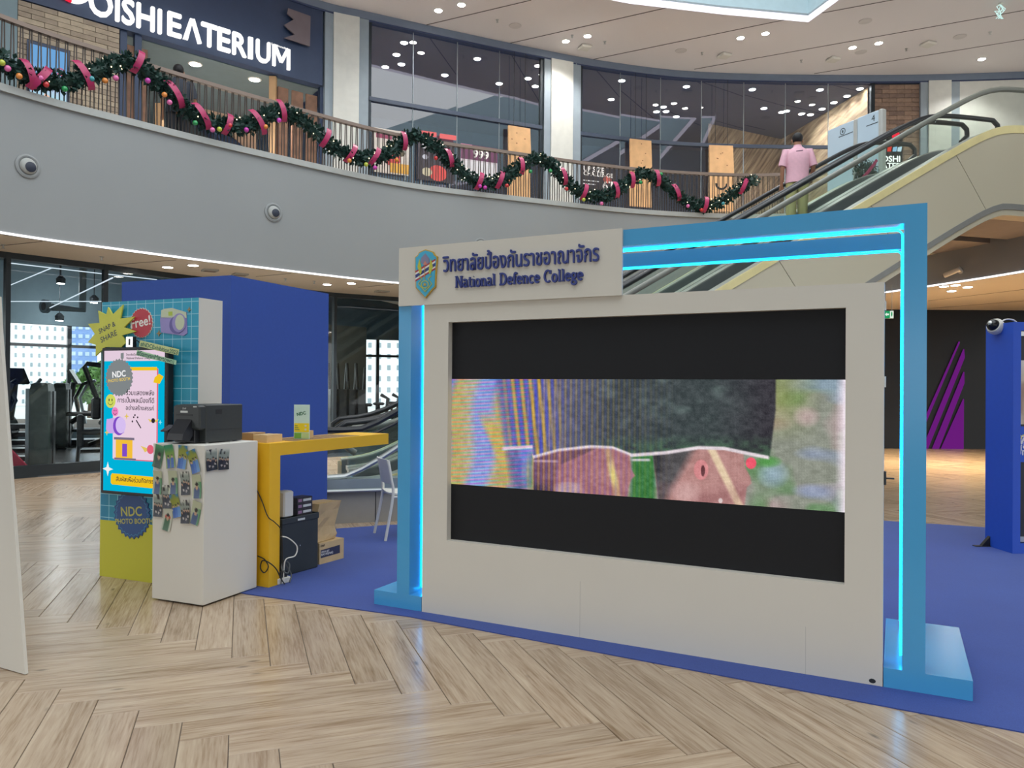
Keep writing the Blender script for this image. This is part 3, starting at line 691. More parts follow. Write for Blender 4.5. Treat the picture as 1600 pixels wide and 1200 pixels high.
# slab-serif lettering drawn as strokes: glyph -> (advance, strokes)
def arc(cx, cy, rx, ry, a0, a1, n=12): return [(cx + rx * math.cos(math.radians(a0 + (a1 - a0) * i / n)), cy + ry * math.sin(math.radians(a0 + (a1 - a0) * i / n))) for i in range(n + 1)]
SER = 0.09
def ser(x, y, h=0.15): return [(x - h, y), (x + h, y)]
GL = {
 'N': (0.86, [[(0.14, 0), (0.14, 1)], [(0.14, 1), (0.70, 0)], [(0.70, 0), (0.70, 1)], ser(0.14, 0.04), ser(0.08, 0.96, 0.1), ser(0.70, 0.96)]),
 'D': (0.84, [[(0.16, 0), (0.16, 1)], [(0.0, 0.04), (0.36, 0.04)] + arc(0.36, 0.5, 0.34, 0.46, -90, 90) + [(0.0, 0.96)]]),
 'C': (0.80, [arc(0.42, 0.5, 0.34, 0.47, 50, 310, 20), [(0.66, 0.68), (0.68, 0.98)], ]),
 'a': (0.62, [arc(0.27, 0.47, 0.19, 0.2, 150, 0, 8) + [(0.46, 0.08), (0.60, 0.05)], arc(0.26, 0.2, 0.2, 0.16, 80, 400, 16)]),
 't': (0.42, [[(0.2, 0.85), (0.2, 0.18)] + arc(0.3, 0.16, 0.1, 0.12, 180, 320, 6), [(0.03, 0.62), (0.38, 0.62)]]),
 'i': (0.38, [[(0.06, 0.64), (0.2, 0.64), (0.2, 0)], ser(0.2, 0.04), [(0.19, 0.88), (0.21, 0.9)]]),
 'o': (0.62, [arc(0.31, 0.33, 0.23, 0.31, 0, 360, 18)]),
 'n': (0.70, [[(0.04, 0.64), (0.17, 0.64), (0.17, 0)], [(0.17, 0.44)] + arc(0.35, 0.44, 0.18, 0.2, 170, 0, 8) + [(0.53, 0)], ser(0.17, 0.04, 0.13), ser(0.53, 0.04, 0.13)]),
 'l': (0.38, [[(0.05, 0.97), (0.2, 0.97), (0.2, 0)], ser(0.2, 0.04)]),
 'e': (0.60, [[(0.09, 0.36), (0.53, 0.36)] + arc(0.31, 0.34, 0.22, 0.29, 5, 320, 18)]),
 'f': (0.42, [arc(0.33, 0.8, 0.13, 0.16, 20, 180, 8) + [(0.2, 0)], [(0.03, 0.62), (0.38, 0.62)], ser(0.2, 0.04)]),
 'c': (0.58, [arc(0.32, 0.33, 0.22, 0.3, 45, 315, 16)]),
 'g': (0.62, [arc(0.28, 0.42, 0.19, 0.21, 0, 360, 16), [(0.46, 0.56), (0.6, 0.64)], [(0.16, 0.22), (0.14, 0.08), (0.4, 0.04)] + arc(0.3, -0.13, 0.23, 0.15, 70, -230, 16)]),
 ' ': (0.42, []),
}
def slab_text(name, body, parent, mat_, x, z, y, width, height, th, wd=0.17):
    adv = sum(GL[c][0] for c in body); k = width / adv; mb = MB(); cx = x
    for c in body:
        for st in GL[c][1]:
            wdt = wd if len(st) > 2 or abs(st[0][1] - st[-1][1]) > 0.2 else 0.085
            P = [(cx + p[0] * k, z + p[1] * height) for p in st]
            # band with square ends, width alike in both directions
            mb.prism(ribbon(P, wdt * k * (1.0 if wdt > 0.1 else 1.0)), y - th, y)
        cx += GL[c][0] * k
    return mb.build(name, mat_, parent)
slab_text('english_lettering', 'National Defence College', hb, LETTER, a[0], a[1], HY, b[0] - a[0], 0.077, 0.014)
# crest: (pixel of the 60x90 study at 13.33x) -> board plane
def cp(x, y): return hp(640 + x / 13.333, 385 + y / 13.333)
CR = thing('shield_crest', 'blue shield crest with gold rim on the header board', 'crest', LF.o, LF.a)
GOLD = mat('gold_paint', (196, 160, 60), 0.35, metal=0.2); CBLUE = mat('crest_blue', (64, 170, 206), 0.45); LEAF = mat('crest_leaf', (190, 190, 60), 0.5)
shield = [(355, 70), (450, 95), (515, 120), (545, 180), (600, 215), (595, 300), (575, 520), (560, 850), (500, 900), (350, 1080), (230, 950), (150, 870), (150, 700), (135, 500), (135, 230), (190, 190), (215, 135), (280, 100)]
sh = [cp(*p) for p in shield]
cxm, czm = cp(358, 560)
flat('rim', sh, HY - 0.014, GOLD, CR, 0.014)
inner = [(cxm + (p[0] - cxm) * 0.92, czm + (p[1] - czm) * 0.955) for p in sh]
flat('field', inner, HY - 0.017, CBLUE, CR, 0.004)
def cpoly(name, pts, m_, k): flat(name, [cp(*p) for p in pts], HY - 0.017 - k * 0.001, m_, CR, 0.0012)
RED_, WHT, NVY = mat('flag_red', (176, 52, 62), 0.5), mat('flag_white', (226, 224, 220), 0.5), mat('flag_navy', (44, 62, 128), 0.5)
def rib(y0, y1, m_, k): cpoly('ribbon_stripe', [(152, 520 + y0), (565, 265 + y0), (565, 265 + y1), (152, 520 + y1)], m_, k)
rib(0, 40, RED_, 1); rib(40, 80, WHT, 1); rib(80, 150, NVY, 1); rib(150, 185, WHT, 1); rib(185, 220, RED_, 1)
cpoly('emblem', [(358, 150), (440, 260), (445, 350), (358, 400), (268, 350), (272, 250)], mat('crest_mauve', (132, 130, 158), 0.5), 2)
cpoly('crown', [(355, 310), (405, 390), (310, 395)], mat('crest_salmon', (206, 130, 110), 0.5), 3)
for sgn in (-1, 1):
    cpoly('laurel', [(358 + sgn * 105, 600), (358 + sgn * 160, 430), (358 + sgn * 118, 265), (358 + sgn * 85, 420), (358 + sgn * 70, 540)], LEAF, 4)
    cpoly('branch', ribbon([(358 + sgn * 130, 620), (358 + sgn * 60, 680), (358 + sgn * 140, 790), (358 + sgn * 40, 900), (358, 950)], 16), LEAF, 4)
def ring2(cx, cy, r1, r2, n=20):
    return [(cx + r1 * math.cos(2 * math.pi * k / n), cy + r1 * math.sin(2 * math.pi * k / n)) for k in range(n + 1)] + [(cx + r2 * math.cos(-2 * math.pi * k / n), cy + r2 * math.sin(-2 * math.pi * k / n)) for k in range(n + 1)]
cpoly('wheel', ring2(352, 800, 82, 66), LEAF, 4); cpoly('star', star(352, 800, 42, 17, 5, rot=-math.pi / 2), GOLD, 4); cpoly('staff', ribbon([(352, 430), (352, 700)], 12), GOLD, 5)

# two portal frames on plinths
XL0, XL1, XR0, XR1 = -0.208, -0.105, 2.938, 3.043
ZBASE = 0.106; ZF0, ZF1 = 2.410, 2.506
def portal_frame(name, y0, y1, label):
    pf = thing(name, label, 'frame', LF.o, LF.a)
    B('post', XL0, XL1, y0, y1, ZBASE, ZF0, SKYBLUE, pf); B('post', XR0, XR1, y0, y1, ZBASE, ZF0, SKYBLUE, pf)
    B('beam', XL0, XR1, y0, y1, ZF0, ZF1, SKYBLUE, pf)
    r_ = 0.0048; ym = y0 + (y1 - y0) * (0.88 if y0 < 0.1 else 0.3); i = r_ + 0.002
    c = 0.03
    path = [(XL1 + i, ym, ZBASE + i + c), ] 
    path = [(XL1 + 0.06, ym, ZBASE + i)] + [(XL1 + i + c - c * math.sin(t), ym, ZBASE + i + c - c * math.cos(t)) for t in (0, .4, .8, 1.2, 1.57)] + [(XL1 + i, ym, ZF0 - i - c)] + [(XL1 + i + c - c * math.cos(t), ym, ZF0 - i - c + c * math.sin(t)) for t in (0, .4, .8, 1.2, 1.57)] + [(XR0 - i - c, ym, ZF0 - i)] + [(XR0 - i - c + c * math.sin(t), ym, ZF0 - i - c + c * math.cos(t)) for t in (.4, .8, 1.2, 1.57)] + [(XR0 - i, ym, ZBASE + 0.03)]
    MB().tube(path, r_, 8).build('neon_tube', NEON, pf, smooth=True)
    return pf
portal_frame('portal_frame', 0.0, 0.17, 'front sky blue portal frame lined with a cyan neon tube')
portal_frame('portal_frame', 0.80, 0.93, 'rear sky blue portal frame standing behind the video wall')
for (x0, x1, lab) in ((-0.402, -0.004, 'sky blue plinth under the portal post beside the chair'), (2.852, 3.252, 'sky blue plinth under the portal post beside the exhibit panel')):
    pl = MB().box(x0, x1, 0.131 if False else 0.0, 0.965, ZB, ZBASE)
    o = pl.build('plinth', BASEBLUE); o.location = LF.o; o.rotation_euler = (0, 0, LF.a); tag(o, lab, 'plinth')

# ================================================================ photo booth corner
BA = -22.6
BF = Frame(fl(155.6, 899.5), BA)
bd = thing('photo_backdrop', 'white photo booth backdrop printed with blue grid and party stickers', 'backdrop', BF.o, BF.a)
BW, BH, BD = 1.02, 2.215, 0.25
B('body', 0, BW, 0.004, BD, 0.0, BH, WHITE, bd)
def gridprint():
    m, t, p = nt('blue_grid_print'); N = t.nodes; L = t.links
    tc = N.new('ShaderNodeTexCoord'); sp = N.new('ShaderNodeSeparateXYZ'); L.new(tc.outputs['Object'], sp.inputs[0])
    base = noise_var(t, rgb((26, 92, 150)), rgb((34, 150, 168)), 1.7, 1.0)
    up = N.new('ShaderNodeMapRange'); up.inputs['From Min'].default_value = 1.2; up.inputs['From Max'].default_value = 2.0; L.new(sp.outputs['Z'], up.inputs[0])
    mxu = N.new('ShaderNodeMix'); mxu.data_type = 'RGBA'; L.new(up.outputs[0], mxu.inputs[0]); L.new(base, mxu.inputs[6]); mxu.inputs[7].default_value = (*rgb((44, 158, 190)), 1)
    def lines(ax):
        d = N.new('ShaderNodeMath'); d.operation = 'DIVIDE'; d.inputs[1].default_value = 0.095; L.new(sp.outputs[ax], d.inputs[0])
        f_ = N.new('ShaderNodeMath'); f_.operation = 'FRACT'; L.new(d.outputs[0], f_.inputs[0])
        g = N.new('ShaderNodeMath'); g.operation = 'LESS_THAN'; g.inputs[1].default_value = 0.055; L.new(f_.outputs[0], g.inputs[0]); return g.outputs[0]
    mxl = N.new('ShaderNodeMath'); mxl.operation = 'MAXIMUM'; L.new(lines('X'), mxl.inputs[0]); L.new(lines('Z'), mxl.inputs[1])
    ml = N.new('ShaderNodeMix'); ml.data_type = 'RGBA'; L.new(mxl.outputs[0], ml.inputs[0]); L.new(mxu.outputs[2], ml.inputs[6]); ml.inputs[7].default_value = (*rgb((150, 206, 220)), 1)
    yl = N.new('ShaderNodeMath'); yl.operation = 'LESS_THAN'; yl.inputs[1].default_value = 0.455; L.new(sp.outputs['Z'], yl.inputs[0])
    my = N.new('ShaderNodeMix'); my.data_type = 'RGBA'; L.new(yl.outputs[0], my.inputs[0]); L.new(ml.outputs[2], my.inputs[6]); my.inputs[7].default_value = (*rgb((188, 184, 44)), 1)
    L.new(my.outputs[2], p.inputs['Base Color']); p.inputs['Roughness'].default_value = 0.5; return m
B('printed_front', 0, BW, 0.0, 0.004, 0.0, BH, gridprint(), bd)
def bp(x, y, off=0.0): return BF.px(x, y, off)
c7 = lambda x, y, off=0.0: bp(130 + x / 6.667, 440 + y / 6.667, off)
LIME = mat('lime_yellow_board', (206, 206, 78), 0.5)
burst = [(50, 440), (120, 545), (48, 632), (132, 660), (128, 775), (230, 680), (395, 685), (440, 640), (420, 590), (400, 560), (550, 520), (425, 475), (535, 365), (385, 385), (413, 240), (305, 345), (258, 265), (240, 345), (155, 303), (170, 430)]
bst_ = flat('starburst_sticker', [c7(*p, -0.03) for p in burst], -0.03, LIME, bd, 0.012)
INK = mat('grey_ink', (66, 78, 92), 0.6)
p = c7(170, 545, -0.03); txt('sticker_lettering', 'SNAP &', bst_, INK, p[0], p[1], -0.0305, width=0.19, th=0.001, rot=math.radians(19), bold=0.012)
p = c7(190, 638, -0.03); txt('sticker_lettering', 'SHARE', bst_, INK, p[0], p[1], -0.0305, width=0.185, th=0.001, rot=math.radians(19), bold=0.012)
cx_, cz_ = c7(613, 432); rr = c7(735, 432)[0] - cx_
def circ_px(c): return c
hgt = c7(613, 272)[1] - cz_
fb_ = flat('badge_sticker', star(cx_, cz_, 1.0, 0.93, 26, 1.0, 0) and [(cx_ + (q[0] - cx_) * rr, cz_ + (q[1] - cz_) * hgt) for q in star(cx_, cz_, 1.0, 0.93, 26)], -0.006, WHITE, bd, 0.006)
flat('badge_face', [(cx_ + (q[0] - cx_) * rr * 0.95, cz_ + (q[1] - cz_) * hgt * 0.96) for q in star(cx_, cz_, 1.0, 0.93, 26)], -0.0075, mat('badge_red', (190, 56, 70), 0.5), fb_, 0.002)
p = c7(510, 490); txt('badge_lettering', 'Free!', fb_, mat('print_white', (236, 232, 226), 0.5), p[0], p[1], -0.008, width=c7(712, 490)[0] - p[0], th=0.001, rot=math.radians(8), bold=0.02)
# camera sticker
PUR, PURD, CRM, GRN = mat('sticker_lilac', (150, 140, 196), 0.5), mat('sticker_purple', (104, 96, 160), 0.5), mat('sticker_cream', (196, 204, 176), 0.5), mat('sticker_green', (176, 196, 74), 0.5)
cs_ = flat('camera_sticker', [c7(*q) for q in [(820, 300), (850, 285), (930, 275), (1080, 320), (1088, 540), (1050, 565), (815, 530), (808, 400)]], -0.006, PUR, bd, 0.006)
flat('sticker_top', [c7(*q) for q in [(820, 300), (850, 285), (930, 275), (1080, 320), (1085, 380), (820, 375)]], -0.0075, CRM, cs_, 0.002)
flat('sticker_viewfinder', [c7(*q) for q in [(896, 315), (938, 312), (938, 355), (898, 357)]], -0.009, GRN, cs_, 0.002)
def el7(x, y, rx, ry): 
    c_ = c7(x, y); return ellipse(c_[0], c_[1], c7(x + rx, y)[0] - c_[0], c7(x, y - ry)[1] - c_[1])
flat('sticker_lens', el7(985, 450, 80, 95), -0.009, PURD, cs_, 0.002); flat('sticker_lens', el7(1008, 430, 72, 98), -0.0105, PUR, cs_, 0.002); flat('sticker_lens', el7(1018, 425, 48, 80), -0.012, CRM, cs_, 0.002)
OLV = mat('sparkle_olive', (150, 130, 84), 0.5)
for (x, y, r_) in ((1106, 293, 30), (792, 540, 36)):
    c_ = c7(x, y); k = c7(x, y - r_)[1] - c_[1]; flat('sparkle_sticker', star(c_[0], c_[1], k, k * 0.38, 4), -0.005, OLV, bd, 0.005)
for (quad, body, base, col, yo) in (([(592, 612), (995, 705), (985, 768), (580, 675)], '#NDCExhibition2023', (596, 668), (206, 216, 150), -0.085), ([(560, 712), (968, 822), (962, 866), (552, 768)], '#SamyanMitrtown)', (560, 762), (176, 214, 176), -0.088)):
    hs_ = flat('hashtag_sticker', [c7(*q, yo) for q in quad], yo, mat('hashtag_pale_%d' % col[0], col, 0.5), bd, 0.006)
    p = c7(*base, yo); e_ = c7(base[0] + 385, base[1] + 92, yo); txt('hashtag_lettering', body, hs_, mat('hashtag_green', (52, 112, 96), 0.5), p[0], p[1], yo - 0.0008, width=math.hypot(e_[0] - p[0], e_[1] - p[1]), th=0.001, rot=math.atan2(e_[1] - p[1], e_[0] - p[0]), bold=0.02)
# big blue badge near the bottom
BLUEB = mat('badge_blue', (36, 74, 128), 0.5); BTEAL = mat('badge_line', (70, 150, 190), 0.5); BTXT = mat('badge_text', (182, 178, 84), 0.5)
bc = bp(207, 803); k = (bp(207, 769)[1] - bc[1])
rb_ = flat('round_badge', star(bc[0], bc[1], k * 1.16, k * 1.04, 26), -0.006, BLUEB, bd, 0.006)
flat('badge_line', star(bc[0], bc[1], k * 1.03, k * 0.95, 26), -0.0068, BTEAL, rb_, 0.001); flat('badge_disc', star(bc[0], bc[1], k * 1.005, k * 0.925, 26), -0.0076, BLUEB, rb_, 0.001)
p = bp(191, 806); txt('badge_lettering', 'NDC', rb_, BTXT, p[0], p[1], -0.0084, width=bp(223, 806)[0] - p[0], th=0.001, rot=0.08, bold=0.02)
p = bp(182, 818); txt('badge_lettering', 'PHOTO BOOTH', rb_, BTXT, p[0], p[1], -0.0084, width=bp(240, 818)[0] - p[0], th=0.001, rot=0.08, bold=0.02)

# touch screen mounted in front of the backdrop
MY = -0.075
mo = thing('touch_screen', 'upright black-framed touch screen glowing pink and cyan on the backdrop', 'monitor', BF.o, BF.a)
def mp_(x, y): return bp(140 + x / 4.285, 520 + y / 4.285, MY)
x0, z1 = mp_(82, 100); _, z0 = mp_(100, 1075); x1 = mp_(520, 600)[0]
MB().rbox(x0, x1, MY, MY + 0.06, z0, z1, 0.006).build('casing', BLACK, mo)
MB().box(x0 + 0.12, x1 - 0.12, MY + 0.06, -0.001, (z0 + z1) / 2 - 0.15, (z0 + z1) / 2 + 0.15).build('bracket', BLACK, mo)
sxa, sxb, sza, szb = x0 + 0.03, x1 - 0.03, z0 + 0.025, z1 - 0.025
SW, SH = sxb - sxa, szb - sza
def E_(n, c, k=1.0): return glow('screen_' + n, c, k)
def sp_(u, v): return (sxa + u * SW, szb - v * SH)
lay = [0]; SCR = [mo]
def sflat(name, pts, m_):
    lay[0] += 1; return flat(name, pts, MY - 0.0008 - lay[0] * 0.00025, m_, SCR[0], 0.0002)
def stxt(body, u, v, wd_, m_, align='L', rot=0.0, bold=0.01):
    lay[0] += 1; p = sp_(u, v); return txt('screen_lettering', body, SCR[0], m_, p[0], p[1], MY - 0.0008 - lay[0] * 0.00025, width=wd_ * SW, th=0.0, align=align, rot=rot, bold=bold)
def srect(name, u0, v0, u1, v1, m_): return sflat(name, [sp_(u0, v0), sp_(u1, v0), sp_(u1, v1), sp_(u0, v1)], m_)
def sell(name, u, v, r_, m_, ry=None): p = sp_(u, v); return sflat(name, ellipse(p[0], p[1], r_ * SW, (ry or r_) * SW), m_)
CYAN, PINK, YEL, GREY_, INKS = E_('cyan', (0, 178, 216)), E_('pink', (232, 206, 224)), E_('yellow', (240, 196, 30)), E_('grey', (128, 134, 136)), E_('ink', (48, 42, 50))
SCR[0] = srect('screen_ground', 0, 0, 1, 1, CYAN); srect('screen_band', 0, 0, 1, 0.075, E_('band', (226, 204, 220)))
sflat('screen_crest', [sp_(*q) for q in [(0.28, 0.02), (0.33, 0.015), (0.33, 0.055), (0.305, 0.066), (0.28, 0.055)]], GREY_)
stxt('วิทยาลัยป้องกันราชอาณาจักร', 0.37, 0.037, 0.42, INKS); stxt('National Defence College', 0.38, 0.062, 0.40, INKS)
srect('screen_card', 0.18, 0.128, 0.9, 0.775, E_('rose', (224, 96, 120))); srect('screen_card', 0.16, 0.118, 0.88, 0.768, PINK); srect('screen_bar', 0.40, 0.118, 0.88, 0.142, YEL)
c_ = sp_(0.26, 0.192); sflat('screen_badge', star(c_[0], c_[1], 0.235 * SW, 0.215 * SW, 28), GREY_)
stxt('NDC', 0.15, 0.193, 0.22, E_('white', (240, 240, 240)), bold=0.03, rot=0.09); stxt('PHOTO BOOTH', 0.075, 0.228, 0.37, E_('gold', (226, 196, 96)), bold=0.02, rot=0.09)
for (s_, v) in (('ร่วมแสดงพลัง', 0.315), ('การเป็นพลเมืองที่ดี', 0.368), ('อย่างสร้างสรรค์', 0.42)): stxt(s_, 0.84, v, 0.46 if v != 0.368 else 0.60, INKS, 'R', bold=0.01)
for (u, v, r_, m_) in ((0.12, 0.36, 0.085, E_('lime', (206, 216, 96))), (0.2, 0.435, 0.055, E_('magenta', (238, 130, 190)))):
    sell('screen_smiley', u, v, r_, m_)
    for du in (-0.3, 0.3): sell('screen_smiley_eye', u + du * r_, v - 0.008, r_ * 0.1, INKS, r_ * 0.2)
    p = sp_(u, v + 0.005); sflat('screen_smile', ribbon([(p[0] + r_ * SW * 0.5 * math.cos(t), p[1] - r_ * SW * 0.45 * math.sin(t)) for t in (0.1, 0.7, 1.3, 1.57, 1.9, 2.5, 3.04)], 0.004), INKS)
sflat('screen_camera', [sp_(*q) for q in [(0.06, 0.49), (0.30, 0.47), (0.36, 0.50), (0.36, 0.585), (0.08, 0.59), (0.05, 0.56)]], E_('lilac', (200, 168, 232)))
sell('screen_lens', 0.27, 0.535, 0.10, E_('violet', (128, 76, 196)), 0.115); sell('screen_lens', 0.30, 0.53, 0.085, E_('palelilac', (214, 190, 240)), 0.10)
srect('screen_booth', 0.22, 0.63, 0.50, 0.765, E_('amber', (242, 190, 60))); srect('screen_booth_door', 0.33, 0.66, 0.41, 0.75, E_('violet', (128, 76, 196))); srect('screen_booth_roof', 0.19, 0.615, 0.53, 0.632, E_('slate', (120, 110, 130)))
srect('screen_step', 0.2, 0.76, 0.56, 0.772, E_('slate', (120, 110, 130)))
for (u, v, r_, m_) in ((0.40, 0.465, 0.04, E_('gold', (226, 196, 96))), (0.09, 0.845, 0.09, E_('white', (240, 240, 240))), (0.95, 0.5, 0.03, E_('aqua', (150, 226, 236))), (0.07, 0.585, 0.04, E_('gold', (226, 196, 96)))):
    p = sp_(u, v); sflat('screen_sparkle', star(p[0], p[1], r_ * SW, r_ * SW * 0.35, 4), m_)
sflat('screen_wand', ribbon([sp_(0.56, 0.49), sp_(0.64, 0.545)], 0.010), INKS)
for (u, v) in ((0.52, 0.47), (0.54, 0.455), (0.585, 0.47), (0.50, 0.50)): sell('screen_dot', u, v, 0.012, INKS)
for (u, v, k_) in ((0.84, 0.49, 0.055), (0.80, 0.69, 0.10)):
    for sgn in (-1, 1): sflat('screen_wing', [sp_(u, v), sp_(u + sgn * k_ * 1.6, v - k_ * 0.22), sp_(u + sgn * k_ * 1.2, v), sp_(u + sgn * k_ * 0.9, v + k_ * 0.22)], E_('gold', (226, 196, 96)))
    sell('screen_medal', u, v, k_ * 0.55, E_('rose', (224, 96, 120)) if k_ > 0.06 else INKS)
sflat('screen_ticket', [sp_(*q) for q in [(0.86, 0.19), (0.93, 0.165), (1.0, 0.185), (0.94, 0.235), (0.84, 0.225)]], YEL)
sflat('screen_button', [sp_(*q) for q in [(0.17, 0.873), (0.15, 0.89), (0.15, 0.94), (0.17, 0.952), (0.97, 0.96), (0.985, 0.94), (0.985, 0.9), (0.97, 0.88)]], YEL)
stxt('สัมผัสเพื่อร่วมกิจกรรม', 0.24, 0.925, 0.66, INKS)
# little square light on top of the screen
wl = thing('webcam_light', 'small square white video light on top of the touch screen', 'light', BF.o, BF.a)
p = bp(202, 534, MY); k = 0.032
B('housing', p[0] - k * 0.8, p[0] + k * 1.15, MY + 0.003, MY + 0.035, p[1] - 0.045, p[1] + 0.04, BLACK, wl)
B('stand', p[0] - 0.01, p[0] + 0.02, MY + 0.012, MY + 0.03, z1, p[1] - 0.045, BLACK, wl)
for (a0, a1, b0, b1) in ((-k, k, 0.024, 0.038), (-k, k, -0.04, -0.026), (-k, -k * 0.45, -0.026, 0.024), (k * 0.45, k, -0.026, 0.024)): B('lit_face', p[0] + a0, p[0] + a1, MY - 0.002, MY + 0.003, p[1] + b0, p[1] + b1, glow('light_panel', (255, 255, 255), 2.0), wl)
MB().tube([(p[0] + 0.035, MY + 0.02, p[1] + 0.0), (p[0] + 0.06, MY + 0.02, p[1] + 0.012), (p[0] + 0.085, MY + 0.04, p[1] - 0.02), (p[0] + 0.09, -0.004, p[1] - 0.06)], 0.004, 6).build('cable', BLACK, wl)

# tall blue box wall behind
XF = Frame(at(361, 430, 7.1), -22.6)
BOXBLUE = mat('royal_blue_board', (46, 80, 164), 0.6, var=0.03, scale=30)
bxL = XF.px(190.5, 441)[0]
XS = Frame(XF.o, 90 - 22.6); bxS = XS.px(513.5, 470)[0]; ztop = XF.px(361, 430)[1]
o = MB().box(bxL, 0, 0, bxS, 0.006, ztop).build('blue_partition', BOXBLUE); o.location = XF.o; o.rotation_euler = (0, 0, XF.a); tag(o, 'tall royal blue box partition behind the photo booth', 'partition')

# white podium with the printer
PF = Frame(fl(317, 949), -22.4)
pw, pd, ph = 0.478, 0.545, 1.128
pod = thing('podium', 'white square podium with photo prints taped on its sides', 'podium', PF.o, PF.a)
MB().rbox(-pw, 0, 0, pd, 0.012, ph, 0.003).build('body', WHITE, pod); B('plinth_foot', -pw + 0.03, -0.03, 0.03, pd - 0.03, 0.0, 0.012, BLACK, pod)
PRB = mat('printer_black', (46, 50, 50), 0.45, var=0.06, scale=60); PRD = mat('printer_dark', (30, 31, 36), 0.4)
pr_o = PF.world(-0.118, 0.075, ph); 
pr_ = thing('photo_printer', 'squat black photo printer standing on the white podium', 'printer', pr_o, PF.a + math.radians(-2))
PWd, PDp, PH = 0.275, 0.42, 0.28
MB().rbox(-PWd, 0, 0.06, PDp, 0.006, PH, 0.006).build('body', PRB, pr_); fc_ = MB().rbox(-PWd + 0.01, -0.0, 0.0, 0.066, 0.10, PH - 0.003, 0.012).build('front_cover', PRB, pr_)
MB().rbox(-PWd + 0.015, -0.06, 0.012, 0.062, 0.006, 0.1, 0.004).build('lower_front', PRD, pr_)
MB().prism([(0.012, 0.19), (-0.075, 0.075), (-0.085, 0.03), (-0.02, 0.02), (0.012, 0.06)], -PWd + 0.05, -0.075, 'yz').build('paper_catcher', PRD, pr_)
B('paper_slot', -PWd + 0.045, -0.07, -0.002, 0.002, 0.2, 0.212, BLACK, fc_)
MB().prism([(0.02, 0.13), (-0.055, 0.09), (-0.05, 0.082), (0.02, 0.12)], -PWd - 0.05, -PWd + 0.02, 'yz').build('side_tray', PRD, pr_)
B('badge', -PWd + 0.09, -0.115, -0.003, 0.001, 0.222, 0.236, mat('badge_grey', (200, 202, 198), 0.4), fc_); B('badge', -0.06, -0.03, -0.003, 0.001, 0.262, 0.27, mat('badge_grey', (200, 202, 198), 0.4), fc_)
B('body_joint', 0.0002, 0.0014, 0.066, PDp - 0.01, 0.096, 0.099, BLACK, pr_); B('vent', 0.0002, 0.0016, 0.15, 0.21, 0.21, 0.245, BLACK, pr_)
for y in (0.1, 0.33): MB().lathe([(0.012, 0), (0.012, 0.007)], 10, Matrix.Translation((-0.03, y, 0))).build('foot', CHROME, pr_)
B('foot', -PWd + 0.03, -PWd + 0.06, 0.1, 0.3, 0, 0.007, BLACK, pr_)
txt('printer_marking', 'DNP', fc_, mat('badge_grey', (200, 202, 198), 0.4), -PWd + 0.11, 0.246, -0.0015, width=0.035, th=0.001)

# photo prints taped to the podium
def photo_fn(kind, seed):
    r_ = np.random.default_rng(seed)
    def fn(U, V):
        if kind == 'g': C = np.zeros(U.shape + (3,)) + np.array([124, 160, 70.0]); C = over(C, (60, 150, 110), (0.35 - V) * 4); people = [(0.3, (40, 80, 160)), (0.72, (50, 96, 176))]
        elif kind == 'b': C = np.zeros(U.shape + (3,)) + np.array([150, 156, 60.0]); C = over(C, (60, 130, 190), (0.22 - V) * 8 * (np.abs(U - 0.5) * 2)); people = [(0.2, (40, 90, 170)), (0.5, (60, 110, 190)), (0.82, (90, 140, 200))]
        elif kind == 'k': C = np.zeros(U.shape + (3,)) + np.array([150, 160, 150.0]); C = over(C, (226, 226, 214), (0.2 - V) * 6); people = [(0.15, (34, 38, 52)), (0.4, (28, 30, 44)), (0.65, (40, 44, 60)), (0.88, (30, 34, 40))]
        elif kind == 'p': C = np.zeros(U.shape + (3,)) + np.array([196, 200, 168.0]); C = over(C, (70, 140, 90), (U - 0.5) * 2 * (V > 0.3)); people = [(0.5, (70, 90, 130))]
        elif kind == 's': C = np.zeros(U.shape + (3,)) + np.array([60, 110, 70.0]); C = over(C, (90, 170, 120), (0.3 - V) * 4); people = [(0.55, (30, 66, 50))]
        else: C = np.zeros(U.shape + (3,)) + np.array([206, 208, 190.0]); C = over(C, (196, 70, 60), (1 - ((U - 0.5) / 0.35) ** 2 - ((V - 0.4) / 0.12) ** 2) * 4); people = [(0.5, (70, 110, 80))]
        for i, (u, col) in enumerate(people):
            v0 = 0.42 + 0.12 * r_.random(); k = 0.26 if len(people) == 1 else 0.13
            C = over(C, col, np.clip((1 - ((U - u) / (k * 1.3)) ** 4 - (np.clip(v0 + 0.14 - V, 0, 1) / 0.12) ** 2) * 6, 0, 1))
            C = over(C, (206, 164, 136), np.clip((1 - ((U - u) / (k * 0.62)) ** 2 - ((V - v0) / (k * 0.55)) ** 2) * 6, 0, 1))
            C = over(C, (36, 30, 30), np.clip((1 - ((U - u) / (k * 0.7)) ** 2 - ((V - v0 + k * 0.42) / (k * 0.34)) ** 2) * 6, 0, 1))
        if kind == 'k':
            for u, v in ((0.3, 0.78), (0.6, 0.82), (0.8, 0.72)): C = over(C, (206, 196, 190), np.clip((1 - ((U - u) / 0.09) ** 2 - ((V - v) / 0.05) ** 2) * 6, 0, 1))
            C = over(C, (30, 30, 36), np.clip((vnoise(U, V, 9, 5, seed) - 0.55) * 6, 0, 1) * (V < 0.25))
        return C * 0.92
    return fn
PH_ = print_attr('photo_print', 0.35)
def face_px(x, y): return PF.px(x, y)
